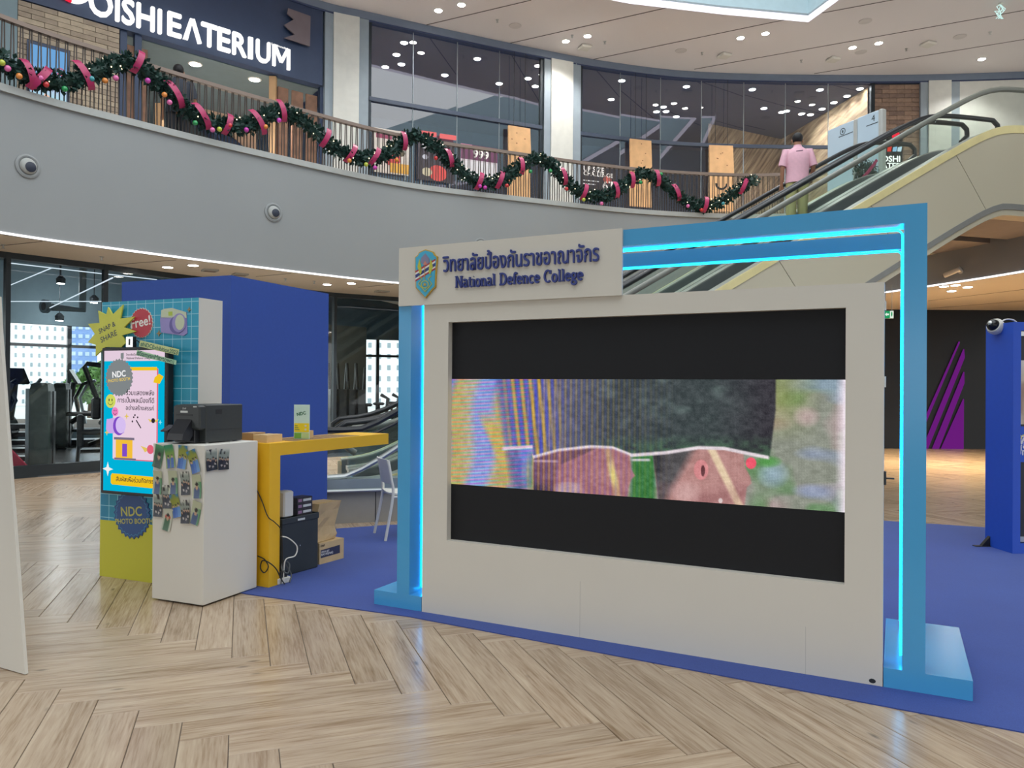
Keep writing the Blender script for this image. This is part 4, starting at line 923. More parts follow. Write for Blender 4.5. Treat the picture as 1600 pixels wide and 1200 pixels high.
prints = [  # px centre, angle, kind, label
 (248.5, 713, 12, 's', 'photo print of one smiling person on green, tilted, top left of the podium'),
 (266.5, 713, -10, 'g', 'photo print of two people in blue on green, second in the top row'),
 (286.3, 714, 5, 'b', 'photo print of three people under a blue-cornered frame, third in the top row'),
 (304, 721, -20, 'b', 'strongly tilted photo print with blue corner at the end of the top row'),
 (247.5, 753.5, 2, 'p', 'photo print of a person in a blue shirt, start of the second row'),
 (272, 753.5, -3, 'p', 'photo print of a person in a blue cap, second row of the podium'),
 (290.2, 755, -5, 'k', 'dark group photo print in the middle of the second row'),
 (308.3, 760, -2, 'p', 'photo print of a close-up face under a winged badge, end of the second row'),
 (248, 789, 0, 'k', 'dark group photo print at the left end of the third row'),
 (262.5, 776, -4, 'k', 'photo print of a standing group overlapping between second and third rows'),
 (276, 790, -14, 'b', 'olive photo print with a blue corner in the third row'),
 (291, 799, -3, 'k', 'dark group photo print right of the olive print in the third row'),
 (306.5, 801, 14, 'p', 'pale green photo print with an oval portrait at the end of the third row'),
 (262.5, 811, 12, 'r', 'lowest photo print, tilted, with a red oval'),
]
for i, (x, y, ang, kind, lab) in enumerate(prints):
    u, v = face_px(x, y); S_ = 0.082 if kind != 's' else 0.086
    o = raster('photo_print', 0.083, 0.166, 12, 22, photo_fn(kind, 40 + i), PH_, None, 0, -0.0415, -0.083, 0.006)
    pos = PF.world(u, -0.004 - 0.0011 * (i % 6), v); o.location = pos; o.rotation_euler = (0, math.radians(ang), PF.a); tag(o, lab, 'photo', 'photo prints taped on the podium')
PSd = Frame(PF.o, 90 - 22.4)
for i, (x, y, lab) in enumerate(((329.5, 718.5, 'dark group photo print on the podium side, nearer its corner'), (348.5, 717.5, 'dark group photo print on the podium side, farther from its corner'))):
    u, v = PSd.px(x, y); o = raster('photo_print', 0.105, 0.150, 14, 22, photo_fn('k', 70 + i), PH_, None, 0, -0.052, -0.075, 0.004)
    o.location = PF.world(0.006, u, v); o.rotation_euler = (0, math.radians(-3 + 5 * i), PSd.a); tag(o, lab, 'photo', 'photo prints taped on the podium')

# yellow counter
YELLOW = mat('yellow_board', (232, 178, 26), 0.5, var=0.02, scale=4)
near = fl(419.5, 919.5); TF = Frame(near, 63.5)       # local x runs back along the counter, local y to its left
far = TF.px(607, 680.5)
tl = far[0]; tz = 1.105; tw = 0.40
tb = thing('counter_table', 'bright yellow counter table with one wide end panel', 'table', TF.o, TF.a)
MB().box(0, tl, 0, tw, tz - 0.098, tz).build('top', YELLOW, tb); MB().box(0, 0.115, 0, tw, 0.006, tz - 0.098).build('end_panel', YELLOW, tb)
# sheets of stickers laid out on the counter
STK = mat('sticker_brown', (140, 112, 74), 0.6)
k = 0
for i in range(9):
    for j in range(3):
        xa = 0.30 + i * 0.095; ya = 0.03 + j * 0.115
        if xa + 0.08 > tl - 0.03: continue
        o = MB().box(xa, xa + 0.082, ya, ya + 0.10, tz + 0.0004, tz + 0.0022).build('sticker_sheet', STK); o.location = TF.o; o.rotation_euler = (0, 0, TF.a)
        tag(o, ORD[i] + ' brown sticker sheet from the near end of the counter, ' + ['row along the open edge', 'middle row', 'row along the partition'][j], 'sticker sheet', 'sticker sheets on the yellow counter')
# boxes and sign on the counter
CARD = mat('kraft_card', (182, 146, 102), 0.75, var=0.06, scale=12)
CARD2 = mat('kraft_card_light', (206, 176, 130), 0.75, var=0.06, scale=12)
def placed_box(name, lab, cat, P, rz, w_, d_, h_, m_, z=0.0, group=None):
    t_ = thing(name, lab, cat, (P[0], P[1], z), rz, group)
    MB().box(-w_ / 2, w_ / 2, -d_ / 2, d_ / 2, 0, h_).build('body', m_, t_)
    MB().box(-w_ / 2, w_ / 2, -0.004, 0.004, h_, h_ + 0.001).build('lid_gap', mat('card_gap', (120, 92, 60), 0.8), t_); return t_
pA = TF.world(0.13, 0.30); placed_box('card_box', 'low brown card box on the counter beside the printer', 'box', pA, TF.a + 0.15, 0.16, 0.11, 0.07, CARD, tz)
pB = TF.world(0.14, 0.155); placed_box('card_box', 'low pale kraft box at the near end of the yellow counter', 'box', pB, TF.a + 0.1, 0.19, 0.13, 0.06, CARD2, tz)
pC = TF.world(0.66, 0.22); placed_box('card_box', 'small kraft box behind the acrylic sign on the counter', 'box', pC, TF.a + 0.3, 0.1, 0.08, 0.06, CARD2, tz + 0.0024)
sg = thing('table_sign', 'upright acrylic table sign with a green, white and yellow leaflet', 'sign', TF.world(0.52, 0.15, tz + 0.0024), TF.a - math.radians(74))
def sgm(): 
    return MB()
MB().box(-0.07, 0.07, 0.0, 0.004, 0.0, 0.285).build('acrylic_sheet', mat('leaflet_mint', (200, 226, 214), 0.4), sg); MB().box(-0.07, 0.07, -0.02, 0.06, 0.0, 0.003).build('acrylic_foot', CLEAR, sg)
flat('leaflet_panel', [(-0.066, 0.13), (0.066, 0.13), (0.066, 0.055), (-0.066, 0.055)], -0.001, mat('leaflet_yellow', (232, 206, 40), 0.5), sg)
flat('leaflet_panel', [(-0.066, 0.05), (-0.002, 0.05), (-0.002, 0.004), (-0.066, 0.004)], -0.001, mat('leaflet_green', (120, 176, 70), 0.5), sg); flat('leaflet_panel', [(0.002, 0.05), (0.066, 0.05), (0.066, 0.004), (0.002, 0.004)], -0.001, mat('leaflet_pale', (190, 210, 140), 0.5), sg)
txt('leaflet_lettering', 'NDC', sg, mat('leaflet_dark_green', (40, 110, 80), 0.5), -0.04, 0.19, -0.0015, width=0.08, th=0.0, rot=0.2, bold=0.03)
for r_ in range(3): B('leaflet_line', -0.06, -0.02 - 0.008 * r_, -0.002, -0.001, 0.075 + r_ * 0.016, 0.08 + r_ * 0.016, mat('leaflet_dark_green', (40, 110, 80), 0.5), sg)
for z in (0.07, 0.1): MB().prism(ellipse(0.035, z + 0.008, 0.009, 0.009, 10), -0.002, -0.001).build('leaflet_dot', WHITE, sg)

# things under the counter
BKC = mat('black_case', (40, 46, 48), 0.5, var=0.12, scale=5)
c0 = fl(440, 903); cF = Frame(c0, 60.0); L_ = cF.px(497, 880)[0]; zc = cF.px(441, 811)[1]
cs = thing('equipment_case', 'black equipment case standing under the yellow counter', 'case', cF.o, cF.a)
MB().rbox(0, L_, 0, 0.36, 0.006, zc, 0.006).build('body', BKC, cs); MB().rbox(-0.004, L_ + 0.004, -0.006, 0.366, zc - 0.05, zc, 0.004).build('rim', BKC, cs)
u, v = cF.px(470, 811); B('tag', u - 0.04, u + 0.04, -0.008, -0.006, v - 0.008, v + 0.008, mat('badge_grey', (200, 202, 198), 0.4), cs)
u, v = cF.px(469, 852); MB().prism(ellipse(u, v, 0.006, 0.006, 8), -0.002, 0.001).build('bolt', CHROME, cs)
pr2 = cF.world(0.085, 0.06, zc)
ro = MB().rbox(-0.055, 0.055, -0.05, 0.05, 0, 0.215, 0.012).build('router', WHITE, smooth=True); ro.location = pr2; ro.rotation_euler = (0, 0, cF.a); tag(ro, 'white upright wireless router on the black case', 'router')
for i in range(3):
    b_ = thing('ribbon_box', ['black printer ribbon box at the bottom of the stack on the case', 'black ribbon box with a pale label in the middle of the stack', 'black ribbon box topmost of the stack beside the white router'][i], 'box', cF.world(0.27, 0.08, zc + i * 0.048), cF.a, 'ribbon boxes on the case')
    MB().box(-0.085, 0.085, -0.06, 0.06, 0, 0.047).build('body', mat('ribbon_box_black', (44, 40, 46), 0.5), b_); B('label_strip', -0.02, 0.07, -0.0615, -0.06, 0.014, 0.034, mat('badge_grey', (200, 202, 198), 0.4), b_)
    B('label_strip', -0.075, -0.035, -0.0615, -0.06, 0.012, 0.036, mat('ribbon_mauve', (150, 110, 140), 0.4), b_)
# carton and bag
c0 = fl(499, 883.5); kF = Frame(c0, 60.0); L_ = kF.px(537, 871)[0]; zk = kF.px(499.5, 849.5)[1]
cb = thing('carton', 'small kraft carton with a navy label, under a paper bag', 'carton', kF.o, kF.a)
MB().box(0, L_, 0, 0.26, 0.006, zk).build('body', CARD2, cb)
def kq(x, y): 
    u, v = kF.px(430 + x / 7.5, 760 + y / 7.5); return (u, v)
flat('label_panel', [kq(533, 750), kq(757, 683), kq(757, 778), kq(533, 843)], -0.001, mat('label_navy', (44, 46, 74), 0.5), cb)
PRW = mat('print_white', (236, 232, 226), 0.5)
a = kq(540, 790); b = kq(632, 760); txt('carton_lettering', 'MEDIA SET', cb, PRW, a[0], a[1] + 0.006, -0.0016, width=b[0] - a[0], th=0.0, bold=0.02)
a = kq(540, 815); b = kq(675, 778); txt('carton_lettering', 'RX1HS(4x6)', cb, PRW, a[0], a[1], -0.0016, width=b[0] - a[0], th=0.0, bold=0.02)
a = kq(533, 712); b = kq(580, 700); txt('carton_lettering', 'DNP', cb, BLACK, a[0], a[1], -0.0012, width=b[0] - a[0], th=0.0, bold=0.03)
B('carton_tape', 0, L_, 0.11, 0.15, zk, zk + 0.0008, mat('tape_tan', (176, 140, 90), 0.3), cb)
# crumpled paper bag lying folded on the carton
def bag(o_, a_):
    mb = MB(); hs = [0, 0.05, 0.12, 0.2, 0.27, 0.33]; loops = []
    rr_ = random.Random(3)
    for i, h in enumerate(hs):
        wx = [0.24, 0.235, 0.225, 0.24, 0.26, 0.27][i]; wy = [0.19, 0.18, 0.16, 0.17, 0.2, 0.22][i]; sh_ = [0, 0, -0.01, 0.005, 0.015, 0.025][i]
        L = []
        for (sx, sy) in ((-1, -1), (-0.3, -1), (0.35, -1), (1, -1), (1, 0), (1, 1), (0, 1), (-1, 1), (-1, 0)):
            L.append((sh_ + sx * wx / 2 + rr_.uniform(-.008, .008), sy * wy / 2 + rr_.uniform(-.012, .012), h + rr_.uniform(-.008, .008) * (i > 0)))
        loops.append(L)
    mb.loft(loops, True); return mb
pg = thing('paper_bag', 'crumpled brown paper bag standing on the kraft carton', 'bag', kF.world(0.125, 0.13, zk + 0.004), kF.a)
bag(0, 0).build('body', CARD2, pg); MB().prism([(-0.13, -0.05), (-0.02, -0.09), (0.1, -0.06), (0.06, 0.05), (-0.06, 0.07)], 0.332, 0.34, 'xy').build('flap', CARD2, pg)
# power strip and cables
pf_ = fl(441, 912); ps = thing('power_strip', 'white power strip lying at the foot of the yellow panel', 'power strip', (pf_[0], pf_[1], 0.006), TF.a - 0.2)
MB().rbox(-0.06, 0.06, -0.03, 0.03, 0, 0.045, 0.006).build('body', WHITE, ps)
for x in (-0.03, 0.01): B('plug', x, x + 0.025, -0.015, 0.015, 0.045, 0.09, BLACK, ps)
def cable(lab, pts, r_, m_):
    P = [TF.world(*p) for p in pts]; C_ = catmull(P, False, 6)
    o = MB().tube([tuple(p) for p in C_], r_, 6).build('cable', m_, smooth=True); tag(o, lab, 'cable')
cable('black cable drooping across the yellow end panel', [(-0.01, 0.12, 0.75), (-0.012, 0.06, 0.66), (-0.012, 0.0, 0.55), (0.04, -0.02, 0.5), (0.10, -0.03, 0.42), (0.12, -0.03, 0.2), (0.08, -0.05, 0.02)], 0.004, BLACK)
cable('black cable coiled in loops at the foot of the yellow panel', [(-0.012, 0.10, 0.24), (-0.013, 0.03, 0.22), (-0.014, -0.01, 0.17), (-0.014, 0.03, 0.12), (-0.014, 0.07, 0.15), (-0.014, 0.05, 0.21), (-0.013, -0.02, 0.2), (0.05, -0.03, 0.14), (0.09, -0.04, 0.06), (0.11, -0.06, 0.015)], 0.0045, BLACK)
cable('white cable looping beside the black case', [(0.115, -0.015, 0.38), (0.16, -0.05, 0.36), (0.22, -0.08, 0.29), (0.20, -0.08, 0.22), (0.13, -0.05, 0.20), (0.12, -0.04, 0.10), (0.11, -0.05, 0.03)], 0.005, WHITE)
cable('dark grey cable tangle above the power strip', [(0.125, -0.03, 0.20), (0.16, -0.06, 0.16), (0.12, -0.08, 0.10), (0.10, -0.04, 0.13), (0.14, -0.02, 0.17), (0.18, -0.06, 0.08), (0.13, -0.09, 0.03)], 0.006, mat('cable_grey', (70, 74, 76), 0.5))

# white stacking chair behind the counter
CHW = mat('chair_white', (220, 218, 208), 0.4)
cl = fl(603, 846); 
chr_ = thing('chair', 'white plastic stacking chair standing on the blue carpet', 'chair', (cl[0] + 0.16, cl[1] + 0.31, 0.006), math.radians(114))
def leg(x0, y0, x1, y1, zt): MB().tube([(x0, y0, 0.0), ((x0 + x1) / 2, (y0 + y1) / 2, zt / 2), (x1, y1, zt)], [0.011, 0.014, 0.017], 8).build('leg', CHW, chr_, smooth=True)
sw = 0.21
for sx in (-1, 1):
    leg(sx * 0.23, -0.24, sx * 0.19, -0.19, 0.44); 
    # rear leg runs on into the back post
    P = catmull([(sx * 0.225, 0.28, 0), (sx * 0.205, 0.2, 0.44), (sx * 0.2, 0.215, 0.60), (sx * 0.195, 0.25, 0.80)], False, 6)
    MB().tube([tuple(p) for p in P], 0.015, 8).build('leg', CHW, chr_, smooth=True)
mb = MB(); n = 9; loops = []
for i in range(n):
    y = -0.21 + 0.42 * i / (n - 1); zz = 0.455 + 0.02 * (abs(i - 4) / 4) ** 2 - (0.03 if i == 0 else 0)
    loops.append([(-sw, y, zz), (-sw * 0.5, y, zz - 0.012), (0, y, zz - 0.016), (sw * 0.5, y, zz - 0.012), (sw, y, zz), (sw, y, zz - 0.02), (0, y, zz - 0.034), (-sw, y, zz - 0.02)])
mb.loft(loops, True).build('seat', CHW, chr_, smooth=True)
mb = MB(); loops = []
for i in range(7):
    z = 0.56 + 0.25 * i / 6; yb = 0.205 + 0.05 * i / 6
    loops.append([(x, yb + 0.03 * (1 - (x / 0.2) ** 2) + t_, z) for (x, t_) in ((-0.2, 0), (-0.1, 0), (0, 0), (0.1, 0), (0.2, 0), (0.2, 0.012), (0.1, 0.012), (0, 0.012), (-0.1, 0.012), (-0.2, 0.012))])
mb.loft(loops, True).build('backrest', CHW, chr_, smooth=True)
for sx in (-1, 1): MB().tube([(sx * 0.195, -0.19, 0.425), (sx * 0.205, 0.21, 0.43)], 0.013, 8).build('seat_rail', CHW, chr_)

# white tapered board close at the left
QF = Frame(fl(39, 1055), -26.6)
u, v = QF.px(0, 520)
o = MB().loft([[(-0.95, 0, 0.004), (0, 0, 0.004), (0, 0.018, 0.004), (-0.95, 0.018, 0.004)], [(u - 0.66, 0, v), (u, 0, v), (u, 0.018, v), (u - 0.66, 0.018, v)], [(u - 0.62, 0, v + 0.2), (u - 0.02, 0, v + 0.2), (u - 0.02, 0.018, v + 0.2), (u - 0.62, 0.018, v + 0.2)]], True).build('display_board', WHITE)
o.location = QF.o; o.rotation_euler = (0, 0, QF.a); tag(o, 'tapered plain white board cut by the edge of the view beside the gym', 'board')

# blue exhibit stand at the right edge
EF = Frame(fl(1582, 866), 2.0)
EB = mat('exhibit_blue', (38, 84, 190), 0.5, var=0.02, scale=20)
ex_ = thing('exhibit_panel', 'bright blue exhibit frame holding a printed panel', 'panel', EF.o, EF.a)
ez = EF.px(1582, 503)[1]; dp = 0.40
B('post', 0, 0.075, 0, dp, 0.006, ez, EB, ex_); B('post', 1.35, 1.425, 0, dp, 0.006, ez, EB, ex_); B('top_rail', 0.075, 1.35, 0, dp, ez - 0.08, ez, EB, ex_); B('bottom_rail', 0.075, 1.35, 0, dp, 0.006, 0.10, EB, ex_)
def eq(x, y): return EF.px(x, y, 0.06)
zz = [eq(1592, y)[1] for y in (518, 525, 563, 663, 722, 838, 846)]
B('board', 0.075, 1.35, 0.06, 0.08, 0.10, ez - 0.08, mat('exhibit_black', (34, 34, 40), 0.4), ex_)
B('metal_strip', 0.075, 1.35, 0.04, 0.06, zz[1], zz[0], CHROME, ex_); B('metal_strip', 0.075, 1.35, 0.04, 0.06, zz[6], zz[5], CHROME, ex_)
raster('printed_picture', 1.27, zz[2] - zz[3], 30, 16, lambda U, V: over(over(np.zeros(U.shape + (3,)) + np.array([214, 196, 160.0]), (150, 110, 90), (vnoise(U, V, 9, 4, 5) - 0.4) * 2 * (V > 0.35)), (230, 224, 210), (0.3 - V) * 3), print_attr('panel_print', 0.4), ex_, 0.0585, 0.08, zz[3])
B('text_panel', 0.075, 1.35, 0.055, 0.06, zz[4], zz[3] - 0.02, EB, ex_)
for i, (y, col, s_) in enumerate(((688, 'y', 'งานโครงการนิทรรศการ'), (694, 'w', 'เพื่อประชาชนและสังคม'), (705, 'w', 'สร้างสรรค์ร่วมกันเพื่อชาติ'), (711, 'w', 'วิทยาลัยป้องกันราชอาณาจักร'))):
    txt('panel_lettering', s_, ex_, mat('print_yellow', (226, 214, 90), 0.5) if col == 'y' else PRW, 0.079, eq(1592, y)[1], 0.0545, width=1.0 if i else 0.9, th=0.0, bold=0.02)
sc_ = thing('security_camera', 'white dome security camera fixed to the corner of the blue exhibit frame', 'camera', EF.world(-0.02, dp * 0.55, ez - 0.03), EF.a)
Mx = Matrix.Rotation(math.radians(-68), 4, 'Y') @ Matrix.Rotation(math.radians(22), 4, 'X')
MB().lathe([(0.055, -0.03), (0.075, -0.02), (0.08, 0.02), (0.068, 0.045)], 24, Mx).build('housing', WHITE, sc_, smooth=True)
MB().lathe([(0.058, 0.045), (0.05, 0.075), (0.03, 0.095), (0.005, 0.102)], 20, Mx).build('dome', BLACKGLOSS, sc_, smooth=True)
MB().lathe([(0.02, 0.08), (0.02, 0.104), (0.012, 0.107)], 12, Mx).build('lens', CHROME, sc_, smooth=True)
MB().tube([tuple(p) for p in catmull([(0.05, 0, 0.05), (0.10, 0.0, 0.075), (0.17, 0, 0.07), (0.22, 0, 0.035)], False, 5)], 0.007, 6).build('cable', WHITE, sc_)
bk = EF.world(-0.03, dp * 0.85, 0.006); o = thing('floor_bracket', 'small black floor bracket holding the blue exhibit frame', 'bracket', bk, EF.a)
MB().prism([(0.03, 0), (0.03, 0.10), (-0.06, 0)], -0.02, 0.02).build('gusset', BLACK, o); B('foot_plate', -0.12, 0.03, -0.03, 0.03, 0, 0.006, BLACK, o)
# ================================================================ escalators
EA = math.radians(16.0)
EFm = Matrix.Rotation(EA, 4, 'Z')
TAN = math.tan(math.radians(30))
def hr_z(s_):      # handrail height along the run
    lo, hi = 1.0, 6.36
    z = 4.40 + TAN * (s_ - 7.10)
    k = 0.22
    a = lo + ((z - lo) + math.sqrt((z - lo) ** 2 + k * k)) / 2
    return hi - ((hi - a) + math.sqrt((hi - a) ** 2 + k * k)) / 2
DK = 0.62          # handrail to deck
def st(s_, t_, z): return (s_ * math.cos(EA) - t_ * math.sin(EA), s_ * math.sin(EA) + t_ * math.cos(EA), z)
RAILB = mat('black_handrail', (40, 42, 44), 0.3); DECK = mat('deck_alloy', (176, 178, 170), 0.35, metal=0.5); SKIRT = mat('skirt_steel', (130, 136, 136), 0.35, metal=0.7)
CLAD = mat('beige_cladding', (206, 198, 172), 0.45, metal=0.05, var=0.015, scale=0.8); CLADG = mat('grey_clad_trim', (140, 140, 134), 0.4)
CREAMT = mat('cream_deck_edge', (236, 222, 160), 0.4)
GL_ = GREENGLASS
def escalator(name, label, t0, t1, s0, s1, near_clad):
    e = thing(name, label, 'escalator', (0, 0, 0), 0)
    def strip(nm, t_a, t_b, fz0, fz1, m_, sa=s0, sb=s1, n=70, smooth=False):
        L = [[st(s_, t_a, fz0(s_)), st(s_, t_b, fz0(s_)), st(s_, t_b, fz1(s_)), st(s_, t_a, fz1(s_))] for s_ in np.linspace(sa, sb, n)]
        return MB().loft(L, True).build(nm, m_, e, smooth=smooth)
    dz = lambda s_: hr_z(s_) - DK
    for tt, sg in ((t0, -1), (t1, 1)):
        ends = [st(s0 + 0.0, tt, hr_z(s0) - 0.30), st(s0 - 0.12, tt, hr_z(s0) - 0.22), st(s0 - 0.13, tt, hr_z(s0) - 0.08), st(s0 - 0.02, tt, hr_z(s0))]
        top = [st(s1 + 0.02, tt, hr_z(s1)), st(s1 + 0.13, tt, hr_z(s1) - 0.08), st(s1 + 0.14, tt, hr_z(s1) - 0.2), st(s1, tt, hr_z(s1) - 0.32)]
        MB().tube(ends + [st(s_, tt, hr_z(s_)) for s_ in np.linspace(s0 + 0.1, s1 - 0.1, 60)] + top, 0.042, 10).build('handrail', RAILB if sg > 0 or not near_clad else mat('grey_handrail', (120, 122, 112), 0.22), e, smooth=True)
        cuts = np.arange(s0, s1 + 0.01, (s1 - s0) / 9)
        for i in range(9):
            strip('glass_panel', tt - 0.006, tt + 0.006, dz, lambda s_: hr_z(s_) - 0.03, GL_, cuts[i] + 0.008, cuts[i + 1] - 0.008, 12)
        strip('deck', tt - 0.13, tt + 0.13, lambda s_: dz(s_) - 0.05, dz, DECK)
        strip('skirt', tt - sg * 0.13 - 0.005, tt - sg * 0.13 + 0.005, lambda s_: dz(s_) - 0.40, lambda s_: dz(s_) - 0.02, SKIRT)
    # steps
    stp = mat('step_grey', (74, 78, 80), 0.5, metal=0.3); sm = None
    for i, s_ in enumerate(np.arange(s0 + 0.2, s1 - 0.2, 0.4)):
        z = dz(s_ + 0.2) - 0.33
        if sm is None: sm = MB().box(0, 0.396, 0.0, t1 - t0 - 0.28, -0.2, 0).mesh('step', stp)
        o = link(bpy.data.objects.new('step', sm), e); o.location = st(s_, t0 + 0.14, z); o.rotation_euler = (0, 0, EA)
    # truss underside and sides
    zb = lambda s_: max(0.02, min(dz(s_) - 1.22, 4.44))
    for tt, on in ((t0 - 0.15, near_clad), (t1 + 0.15, not near_clad)):
        nb = 0
        if on:
            cuts = [s0 - 0.05] + [2.2 + 1.55 * k for k in range(7)] + [s1 + 1.6]
            for i in range(len(cuts) - 1):
                sa, sb = cuts[i], cuts[i + 1]; L = []
                # joints lean back: the upper end of each joint sits further down the run
                for f_ in np.linspace(0, 1, 9):
                    sl = sa + (sb - sa) * f_
                    sk = 0.62 if 0 < i < len(cuts) - 1 else 0.62
                    st_, sb_ = sl - sk * 0.5, sl + sk * 0.5
                    if sl < 1.0: st_, sb_ = sl, sl
                    g = 0.006 if f_ == 0 else (-0.006 if f_ == 1 else 0)
                    zt, z0_ = min(dz(min(st_, s1)), 5.74) - 0.05, zb(min(sb_, s1 + 9))
                    L.append([st(st_ + g, tt, zt), st(st_ + g, tt + 0.03, zt), st(sb_ + g, tt + 0.03, z0_), st(sb_ + g, tt, z0_)])
                MB().loft(L, True).build('cladding_panel', CLAD, e)
            strip('deck_edge', tt - 0.012, tt + 0.05, lambda s_: dz(s_) - 0.12, lambda s_: dz(s_) - 0.0, CREAMT)
            strip('lower_trim', tt - 0.015, tt + 0.04, lambda s_: zb(s_) - 0.07, lambda s_: zb(s_) + 0.02, CLADG, 1.6, s1 + 1.6)
            strip('lower_trim', tt + 0.0, tt + 0.3, lambda s_: zb(s_) - 0.16, lambda s_: zb(s_) - 0.07, CLAD, 1.6, s1 + 1.6)
        else:
            strip('side_plate', tt - 0.01, tt + 0.01, zb, lambda s_: dz(s_) - 0.05, CLAD)
    strip('underside', t0 + 0.16, t1 + 0.12, lambda s_: zb(s_) - 0.16, lambda s_: zb(s_) - 0.02, mat('underside_grey', (150, 140, 130), 0.6), s0, s1 + 1.6)
    return e
escalator('escalator', 'nearer escalator with beige cladding rising behind the video wall', 9.50, 10.74, 0.75, 11.9, True)
escalator('escalator', 'farther escalator rising beside the clad one to the upper floor', 11.06, 12.27, 0.75, 11.55, False)

# glass barrier and plinth at the foot of the escalators
bt = thing('glass_barrier', 'curved-foot glass barrier on a grey plinth behind the chair', 'barrier')
def bst(s_, t_, z): return st(s_, t_, z)
T0 = 8.86
MB().add([bst(s_, t_, z) for z in (0, 0.36) for t_ in (T0, T0 + 0.2) for s_ in (-1.6, 2.6)], [(0, 1, 3, 2), (4, 6, 7, 5), (0, 4, 5, 1), (2, 3, 7, 6), (0, 2, 6, 4), (1, 5, 7, 3)]).build('plinth', mat('grey_plinth', (150, 146, 138), 0.5), bt)
MB().add([bst(s_, t_, z) for z in (0.36, 0.50) for t_ in (T0 - 0.03, T0 + 0.2) for s_ in (-1.6, 2.6)], [(0, 1, 3, 2), (4, 6, 7, 5), (0, 4, 5, 1), (2, 3, 7, 6), (0, 2, 6, 4), (1, 5, 7, 3)]).build('alloy_band', mat('band_alloy', (160, 170, 170), 0.35, metal=0.5), bt)
MB().tube([bst(s_, T0 - 0.035, 0.37) for s_ in (-1.6, 2.6)], 0.02, 8).build('alloy_bead', CHROME, bt)
def bz(s_): return 1.05 + max(0, s_ - 0.72) ** 1.35 * 0.62
for (sa, sb) in ((-1.6, -0.52), (-0.5, 0.6), (0.62, 1.6), (1.62, 2.6)):
    MB().loft([[bst(s_, T0 + 0.06, 0.5), bst(s_, T0 + 0.072, 0.5), bst(s_, T0 + 0.072, bz(s_)), bst(s_, T0 + 0.06, bz(s_))] for s_ in np.linspace(sa, sb, 8)], True).build('glass_panel', GL_, bt)
for dzz, r_ in ((0.0, 0.035), (-0.09, 0.02)):
    MB().tube([bst(s_, T0 + 0.066, bz(s_) + dzz * (1 + max(0, s_ - 0.7))) for s_ in np.linspace(-1.6, 2.6, 24)], r_, 8).build('handrail', RAILB, bt, smooth=True)
MB().tube([bst(s_, T0 + 0.02, 0.52 + max(0, s_ - 0.55) ** 1.3 * 0.6) for s_ in np.linspace(-1.6, 2.6, 24)], 0.03, 8).build('skirt_rail', CHROME, bt, smooth=True)
q = bst(0.93, T0 - 0.004, 0); 
MB().add([bst(s_, T0 - 0.003, z) for z in (0, 0.36) for s_ in (0.925, 0.935)], [(0, 1, 3, 2)]).build('plinth_joint', BLACK, bt)

# ================================================================ gym behind the glass
GW = lambda q, d: RING.off(q, d)
qgA, qgB = max(0.05, GLASSQ[0] - 4), GLASSQ[-1] + 1.5
RUBBER = mat('rubber_floor', (84, 90, 96), 0.25, var=0.1, scale=20)
structure(wallstrip(RING, qgA, qgB, 0.0, 0.02, 1.85, 11.5).build('floor_gym', RUBBER), 'dark rubber floor of the gym')
structure(wallstrip(RING, qgA, qgB, 4.75, 4.85, 2.0, 11.5).build('ceiling_gym', mat('gym_ceiling', (90, 106, 116), 0.8)), 'dark open ceiling of the gym')
GWL = mat('gym_blue_grey', (128, 150, 160), 0.7)
WD = 10.6
structure(wallstrip(RING, qgA, qgB, 3.15, 4.75, WD, WD + 0.2).build('wall_gym_upper', GWL), 'blue-grey wall above the gym windows')
structure(wallstrip(RING, qgA, qgB, 0.02, 0.25, WD, WD + 0.2).build('wall_gym_sill', GWL), 'low sill wall under the gym windows')
gw = sroot('window_4', 'wide bright gym windows looking out on apartment blocks')
wq = np.linspace(qgA, qgB, 15)
for i, q in enumerate(wq):
    p = GW(q, WD + 0.1); t = RING.tan(q); o = MB().box(-0.05, 0.05, -0.06, 0.06, 0.25, 3.15).build('mullion', DARKMETAL, gw); o.location = (*p, 0); o.rotation_euler = (0, 0, math.atan2(t[1], t[0]))
    if i + 1 < len(wq):
        a, b = GW(q, WD + 0.1), GW(wq[i + 1], WD + 0.1); d = (b - a) / np.linalg.norm(b - a); L_ = np.linalg.norm(b - a); ang = math.atan2(d[1], d[0])
        for (nm, z0, z1, h_, m_) in (('pane', 0.25, 2.55, 0.005, CLEAR), ('pane', 2.63, 3.15, 0.005, CLEAR), ('transom', 2.55, 2.63, 0.05, DARKMETAL)):
            o = MB().box(0.05, L_ - 0.05, -h_, h_, z0, z1).build(nm, m_, gw); o.location = (*a, 0); o.rotation_euler = (0, 0, ang)
# gym end walls
for q in (qgA, qgB):
    a, b = GW(q, 2.0), GW(q, 11.5); d = (b - a); ang = math.atan2(d[1], d[0]); L_ = np.linalg.norm(d)
    o = MB().box(0, L_, -0.05, 0.05, 0, 4.8).build('wall_gym_end', GWL); o.location = (*a, 0); o.rotation_euler = (0, 0, ang); structure(o, 'end wall of the gym')
# grey block and dark band seen through the glass beside the blue partition
a = at(500, 600, 20.5); b = at(572, 600, 21.5)
structure(MB().prism([(a[0], a[1]), (b[0], b[1]), (b[0] - 0.2, b[1] + 0.6), (a[0] - 0.2, a[1] + 0.6)], 0.02, 3.2, 'xy').build('wall_gym_block', mat('gym_grey_block', (128, 132, 128), 0.6)), 'grey block wall inside the gym')
